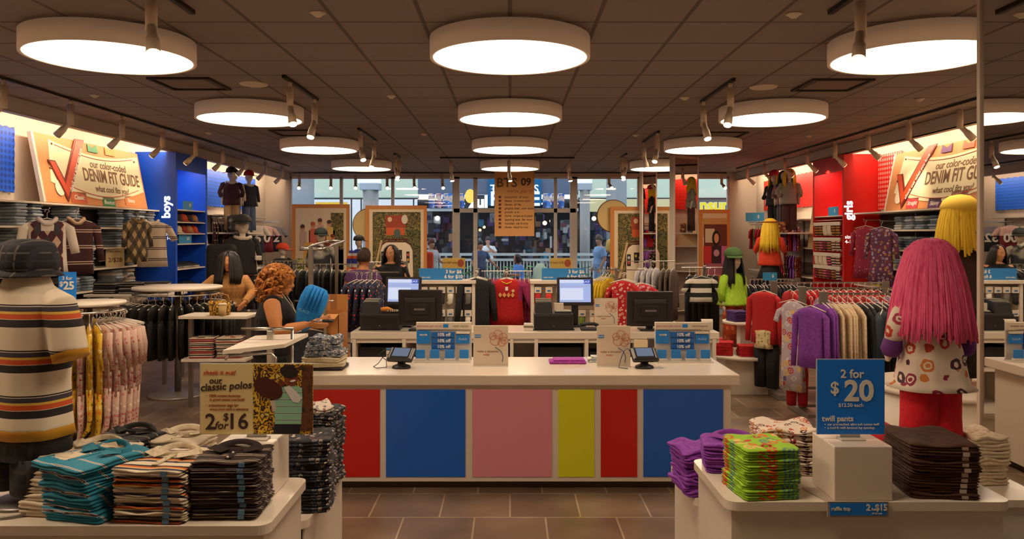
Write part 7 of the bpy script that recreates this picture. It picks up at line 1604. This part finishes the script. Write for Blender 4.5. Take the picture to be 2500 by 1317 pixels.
mannequin((X(876, 15.5), 15.5, .55), .2, 'boy mannequin in dark cap, orange and blue shirt between the two left posters', (mann_top(.40, .03, .9, 1.15, 'down', 1), stripes([(0, '#2a3488'), (.5, '#c8501c'), (.75, '#c8c0b8')], .22), 'shirt'), (mann_bottom('pants', .015), cloth('#14121a'), 'trousers'), [(cap_g(.11, .08, -PI/2+1.6).xf(Matrix.Translation((0, 0, 1.13))), mat('#16141c', .8), 'cap')], H=1.2)
tag(G().box((-.25, -.25, 0), (.25, .25, .55), .01).build('display_plinth', mat('#3c302a', .6), None, (X(876, 15.5), 15.5, 0)), 'plinth under the orange and blue shirt mannequin', 'plinth')
# ---------------- people ----------------
blackc = cloth('#0d0b0e', '#161318')
# curly haired woman (her own front is -Y; she is turned to face right)
def curly():
    g = G(); r = random.Random(8)
    g.ball((0, .02, .02), (.105, .125, .12), 16, 12)
    n = 0
    while n < 230:
        a = r.uniform(0, 2*PI); e = r.uniform(-1.35, 1.45); v = Vector((math.cos(a)*math.cos(e), math.sin(a)*math.cos(e), math.sin(e)))
        if v.y < -.35 and v.z < .62: continue
        low = max(0, -v.z)
        p = Vector((v.x*(.118+.035*low), .025+v.y*(.135+.02*low), .0+v.z*(.135+.075*low)))
        up = Vector((r.uniform(-1, 1), r.uniform(-1, 1), r.uniform(-1, 1))); t1 = v.cross(up).normalized(); t2 = v.cross(t1); R_ = r.uniform(.016, .03)
        ph = r.uniform(0, 6); turns = r.uniform(.8, 1.4)
        g.tube([p+t1*R_*math.cos(ph+q*turns)+t2*R_*math.sin(ph+q*turns)+v*(.006*q-.006)+Vector((0, 0, -.007*q)) for q in range(6)], [.007, .012, .013, .012, .010, .005], 6)
        n += 1
    return g
curlm = noisy(['#8a4414', '#c87c24', '#6a300c', '#e0a044'], 26, .7)
J = stand_J(pelvis=(0, .02, .92), chest=(0, -.01, 1.20), neck=(0, .0, 1.38), head=(0, -.045, 1.49), head_rot=(.22, 0, .05),
            shR=(-.19, .0, 1.31), elR=(-.26, -.05, 1.10), wrR=(-.21, -.27, 1.155), hdR=(.12, -.97, -.15), hnR=(.55, .0, .85), htR=1, curlR=.25,
            shL=(.19, .0, 1.31), elL=(.26, -.06, 1.06), wrL=(.16, -.30, 1.14), hdL=(-.4, -.9, .1), hnL=(-.8, 0, .5), htL=-1, curlL=.5, hairm=curlm, brow='#6a3010')
wm = person('woman with curly auburn hair in a black sleeveless top holding a blue bag', (X(666, 6.05), 6.1, 0), PI/2+.18, J, '#c8834c', (blackc, 0), cloth('#100e12'), curly, voxel=.0075, build=1.2, scale=.965)
G().tube([(-.1, -.06, 1.40), (-.05, -.13, 1.30), (0, -.165, 1.22), (.05, -.13, 1.3), (.1, -.06, 1.40)], .004, 6).build('lanyard', mat('#c8b8a0', .5), wm); G().box((-.03, -.20, 1.17), (.03, -.192, 1.22), .003).build('name_badge', mat('#d8d0c8', .4), wm)
# blue bag held in front of her
bag = G(); bag.loft([gring(a, b, z, 5, .06, 1, 28, cy=cy) for a, b, z, cy in ((.03, .03, -.19, -.02), (.07, .05, -.14, -.01), (.10, .06, -.04, 0), (.105, .06, .05, .01), (.095, .045, .12, .02), (.07, .03, .15, .03), (.05, .02, .155, .03))])
for q in range(5): bag.tube([(-.05+.028*q, .0, .15), (-.055+.03*q, -.055, .10), (-.05+.028*q, -.07, -.02)], [.012, .014, .006], 8)
bo = bag.build('blue_bag', cloth('#0c78c8', '#1484d8'), None, (X(755, 5.95), 6.0, Z(750, 5.95)), (.1, .38, .2)); tag(bo, 'bright blue cloth bag held by the curly haired woman', 'bag')
text(bo, 'PLACE', .03, (-.035, -.064, -.04), mat('#7ab8d8', .5), bold=.01)
bh = G(); bh.tube([(.0, 0, 0), (.09, 0, 0)], .006, 8); bh.mi = 1; bh.tube([(.09, 0, 0), (.17, 0, -.002)], .011, 8)
tag(bh.build('hanger_tool', [CHROME, BLACK], None, (X(768, 5.95)-.02, 5.92, Z(782, 5.95)), (0, .02, 0)), 'chrome rod with a black grip in the hand of the curly haired woman', 'tool')
# dark haired woman behind the counter, facing us
dkh = noisy(['#0e0a0a', '#1a1210'], 12, .5, stretch=(4, 4, .5))
J = stand_J(neck=(0, 0, 1.40), head=(0, -.02, 1.53), chest=(0, -.01, 1.22), shR=(-.175, 0, 1.31), shL=(.175, 0, 1.31), head_rot=(.18, .06, -.25), elR=(-.25, 0, 1.12), wrR=(-.26, -.22, 1.12), elL=(.25, .0, 1.12), wrL=(.1, -.26, 1.08), hairm=dkh, hdR=(.1, -.9, .1), hnR=(0, 0, -1), hdL=(-.5, -.8, 0), hnL=(0, 0, -1))
pw = person('woman with long black hair in a black top behind the left till', (X(955, 11.4), 11.4, 0), .05, J, '#cf9468', (blackc, .95, 1), cloth('#14121a'), hair_long(.30, 1.7, .10, .15, 80, .011, 2, .02), voxel=.010, build=1.05)
# person in purple seen from behind
J = stand_J(neck=(0, 0, 1.36), head=(0, -.03, 1.47), chest=(0, -.01, 1.18), shR=(-.18, 0, 1.28), shL=(.18, 0, 1.28), elR=(-.25, 0, 1.10), wrR=(-.2, -.2, 1.05), elL=(.25, 0, 1.10), wrL=(.2, -.2, 1.05), hairm=noisy(['#2c1a10', '#3a2416'], 20, .8))
person('person with short brown hair in a purple shirt, seen from behind', (X(886, 10.4), 10.4, 0), PI-.35, J, '#b0714a', (cloth('#50305c', '#5c3868'), .3, 1), cloth('#201c28'), hair_short, voxel=.011, build=1.15)
# person in a tan jacket
J = stand_J(neck=(0, 0, 1.34), head=(0, -.04, 1.47), chest=(0, -.01, 1.17), shR=(-.18, 0, 1.26), shL=(.18, 0, 1.26), elR=(-.3, -.02, 1.15), wrR=(-.36, -.18, 1.0), elL=(.28, -.05, 1.10), wrL=(.22, -.26, 1.0), hairm=dkh)
pt = person('person in a tan jacket with long black hair beside the round racks', (X(556, 9.3), 9.35, 0), .15, J, '#b8784c', (cloth('#b8844a', '#a87640'), .97, 1, 'jacket'), cloth('#2a2422'), hair_long(.26, .55, .115, .16, 110, .012, 3, .03), voxel=.011, build=1.12)
cp = G().lathe([(.001, 0), (.035, 0), (.042, .11), (.001, .11)], 20); cp.mi = 1; cp.lathe([(.001, .11), (.045, .11), (.045, .122), (.03, .13), (.001, .13)], 20)
tag(cp.build('paper_cup', [mat('#c8a468', .6), mat('#d8c8a8', .5)], None, (-2.93, 7.93, .971)), 'tan paper cup beside the yellow basket', 'cup')
# people in the mall
J = stand_J(hairm=noisy(['#6a5c50', '#584a40'], 20, .8), head_rot=(.1, 0, .4))
person('grey haired man in a light blue shirt walking in the mall', (X(1464, 21.2), 21.2, 0), -1.2, J, '#b8866a', (cloth('#7a9cc8', '#88a8d0'), .4, 0), cloth('#7a98b8'), hair_short, voxel=.016, build=1.1, scale=1.06)
J = stand_J(hairm=noisy(['#c8a048', '#d8b060'], 20, .8))
person('woman with long blonde hair in dark clothes beside the man in light blue', (X(1490, 21.8), 21.8, 0), 2.8, J, '#b8866a', (floral('#1c1c30', ['#b8b0b8', '#6a5a80'], 12), .5, 0), cloth('#1c1c28'), hair_long(.25, 1.3, .10, .13, 50, .012, 4, .03), voxel=.016)
J = stand_J(elR=(-.28, -.02, 1.15), wrR=(-.05, -.2, 1.2), elL=(.28, -.02, 1.12), wrL=(.02, -.22, 1.34), hairm=noisy(['#3a3430', '#4a4038'], 20, .8), hdR=(1, 0, .1), hnR=(0, 1, 0), hdL=(-.3, -.1, 1), hnL=(0, 1, 0))
person('man in a white t-shirt with one hand raised to his chin across the railing', (X(1191, 26.3), 26.3, 0), .1, J, '#b8866a', (cloth('#d8dce0'), .35, 0), cloth('#30343c'), hair_short, voxel=.016, build=1.08, scale=1.02)
J = stand_J(hairm=noisy(['#5a2c28', '#6a3a34'], 20, .8), elL=(.26, -.05, 1.1), wrL=(.4, -.25, .98))
person('person in a grey shirt walking past the left window', (X(1052, 20.6), 20.6, 0), .8, J, '#b8866a', (cloth('#a8a4a4', '#b8b4b4'), .4, 0), cloth('#5a6070'), hair_short, voxel=.016)
tag(G().box((-.2, -.08, 0), (.2, .08, .5), .06).build('shoulder_bag', cloth('#c03018', '#d84020'), None, (X(1045, 20.3)-.05, 20.2, .85)), 'red shoulder bag of the person in the grey shirt', 'bag')
J = stand_J(hairm=dkh, elL=(.3, -.02, 1.12), wrL=(.42, -.2, .95))
person('person in a dark blue shirt leaning by the entrance window', (X(1172, 21.5), 21.5, 0), .5, J, '#b0785a', (cloth('#2c4060', '#38507a'), .4, 0), cloth('#2c3850'), hair_short, voxel=.016, scale=.97)
# seated woman
t = thing('mall_bench', 'pale bench in the mall with the seated woman', 'bench', (X(1262, 21), 21.2, 0)); G().box((-.6, -.2, .42), (.9, .2, .47), .01).build('seat', mat('#a8a89c', .6), t)
for a in (-.5, .8): G().box((a-.03, -.15, 0), (a+.03, .15, .42)).build('leg', STEEL, t)
J = stand_J(pelvis=(0, 0, .52), chest=(0, -.02, .86), neck=(0, -.03, 1.02), head=(0, -.06, 1.15), shR=(-.17, -.02, .95), elR=(-.2, -.08, .70), wrR=(-.12, -.3, .68), shL=(.17, -.02, .95), elL=(.2, -.08, .70), wrL=(.1, -.32, .72),
            hipR=(-.09, -.02, .53), knR=(-.1, -.42, .54), anR=(-.1, -.42, .1), hipL=(.09, -.02, .53), knL=(.1, -.42, .54), anL=(.1, -.42, .1), hairm=dkh, head_rot=(.25, 0, 0))
person('seated woman with dark hair in a light blue shirt beyond the entrance', (X(1268, 21), 21.15, 0), -PI/2+.3, J, '#b0785a', (cloth('#4c86d8', '#5a94e0'), .4, 0), cloth('#2c3038'), hair_long(.12, 1.5, .10, .12, 50, .012, 5, .03), voxel=.015, build=1.1)
t = thing('mall_chair', 'pale green shell chair in the mall right of the seated woman', 'chair', (X(1320, 21.3), 21.3, 0)); G().loft([[(x*q, y, z) for x in (-.2, 0, .2)] + [(x*q, y+.03, z) for x in (.2, 0, -.2)] for q, y, z in ((1, 0, .42), (1.1, .1, .6), (.95, .2, .85), (.4, .25, 1.0))]).build('shell_back', mat('#b8c0a0', .5), t)
G().box((-.2, -.35, .40), (.2, .05, .44), .01).build('seat', mat('#b8c0a0', .5), t)
for a, b in ((-.17, -.3), (.17, -.3), (-.17, .0), (.17, .0)): G().tube([(a, b, 0), (a, b, .40)], .015, 8).build('leg', STEEL, t)
# ---------------- labels: neighbours on one rail or shelf are told apart by their place in the row ----------------
_by = {}
for o in C.objects:
    if o.parent is None and 'label' in o: _by.setdefault(o['label'], []).append(o)
_ord = ORD+['fifteenth', 'sixteenth', 'seventeenth', 'eighteenth']
for l, v in _by.items():
    if 1 < len(v) <= 16 and len(l.split()) <= 12 and 'round rack' not in l:
        v.sort(key=lambda o: o.location.x/max(.5, o.location.y))
        for i, o in enumerate(v): o['label'] = l+(', leftmost of them' if i == 0 else ', rightmost of them' if i == len(v)-1 else f', {_ord[i]} from the left')
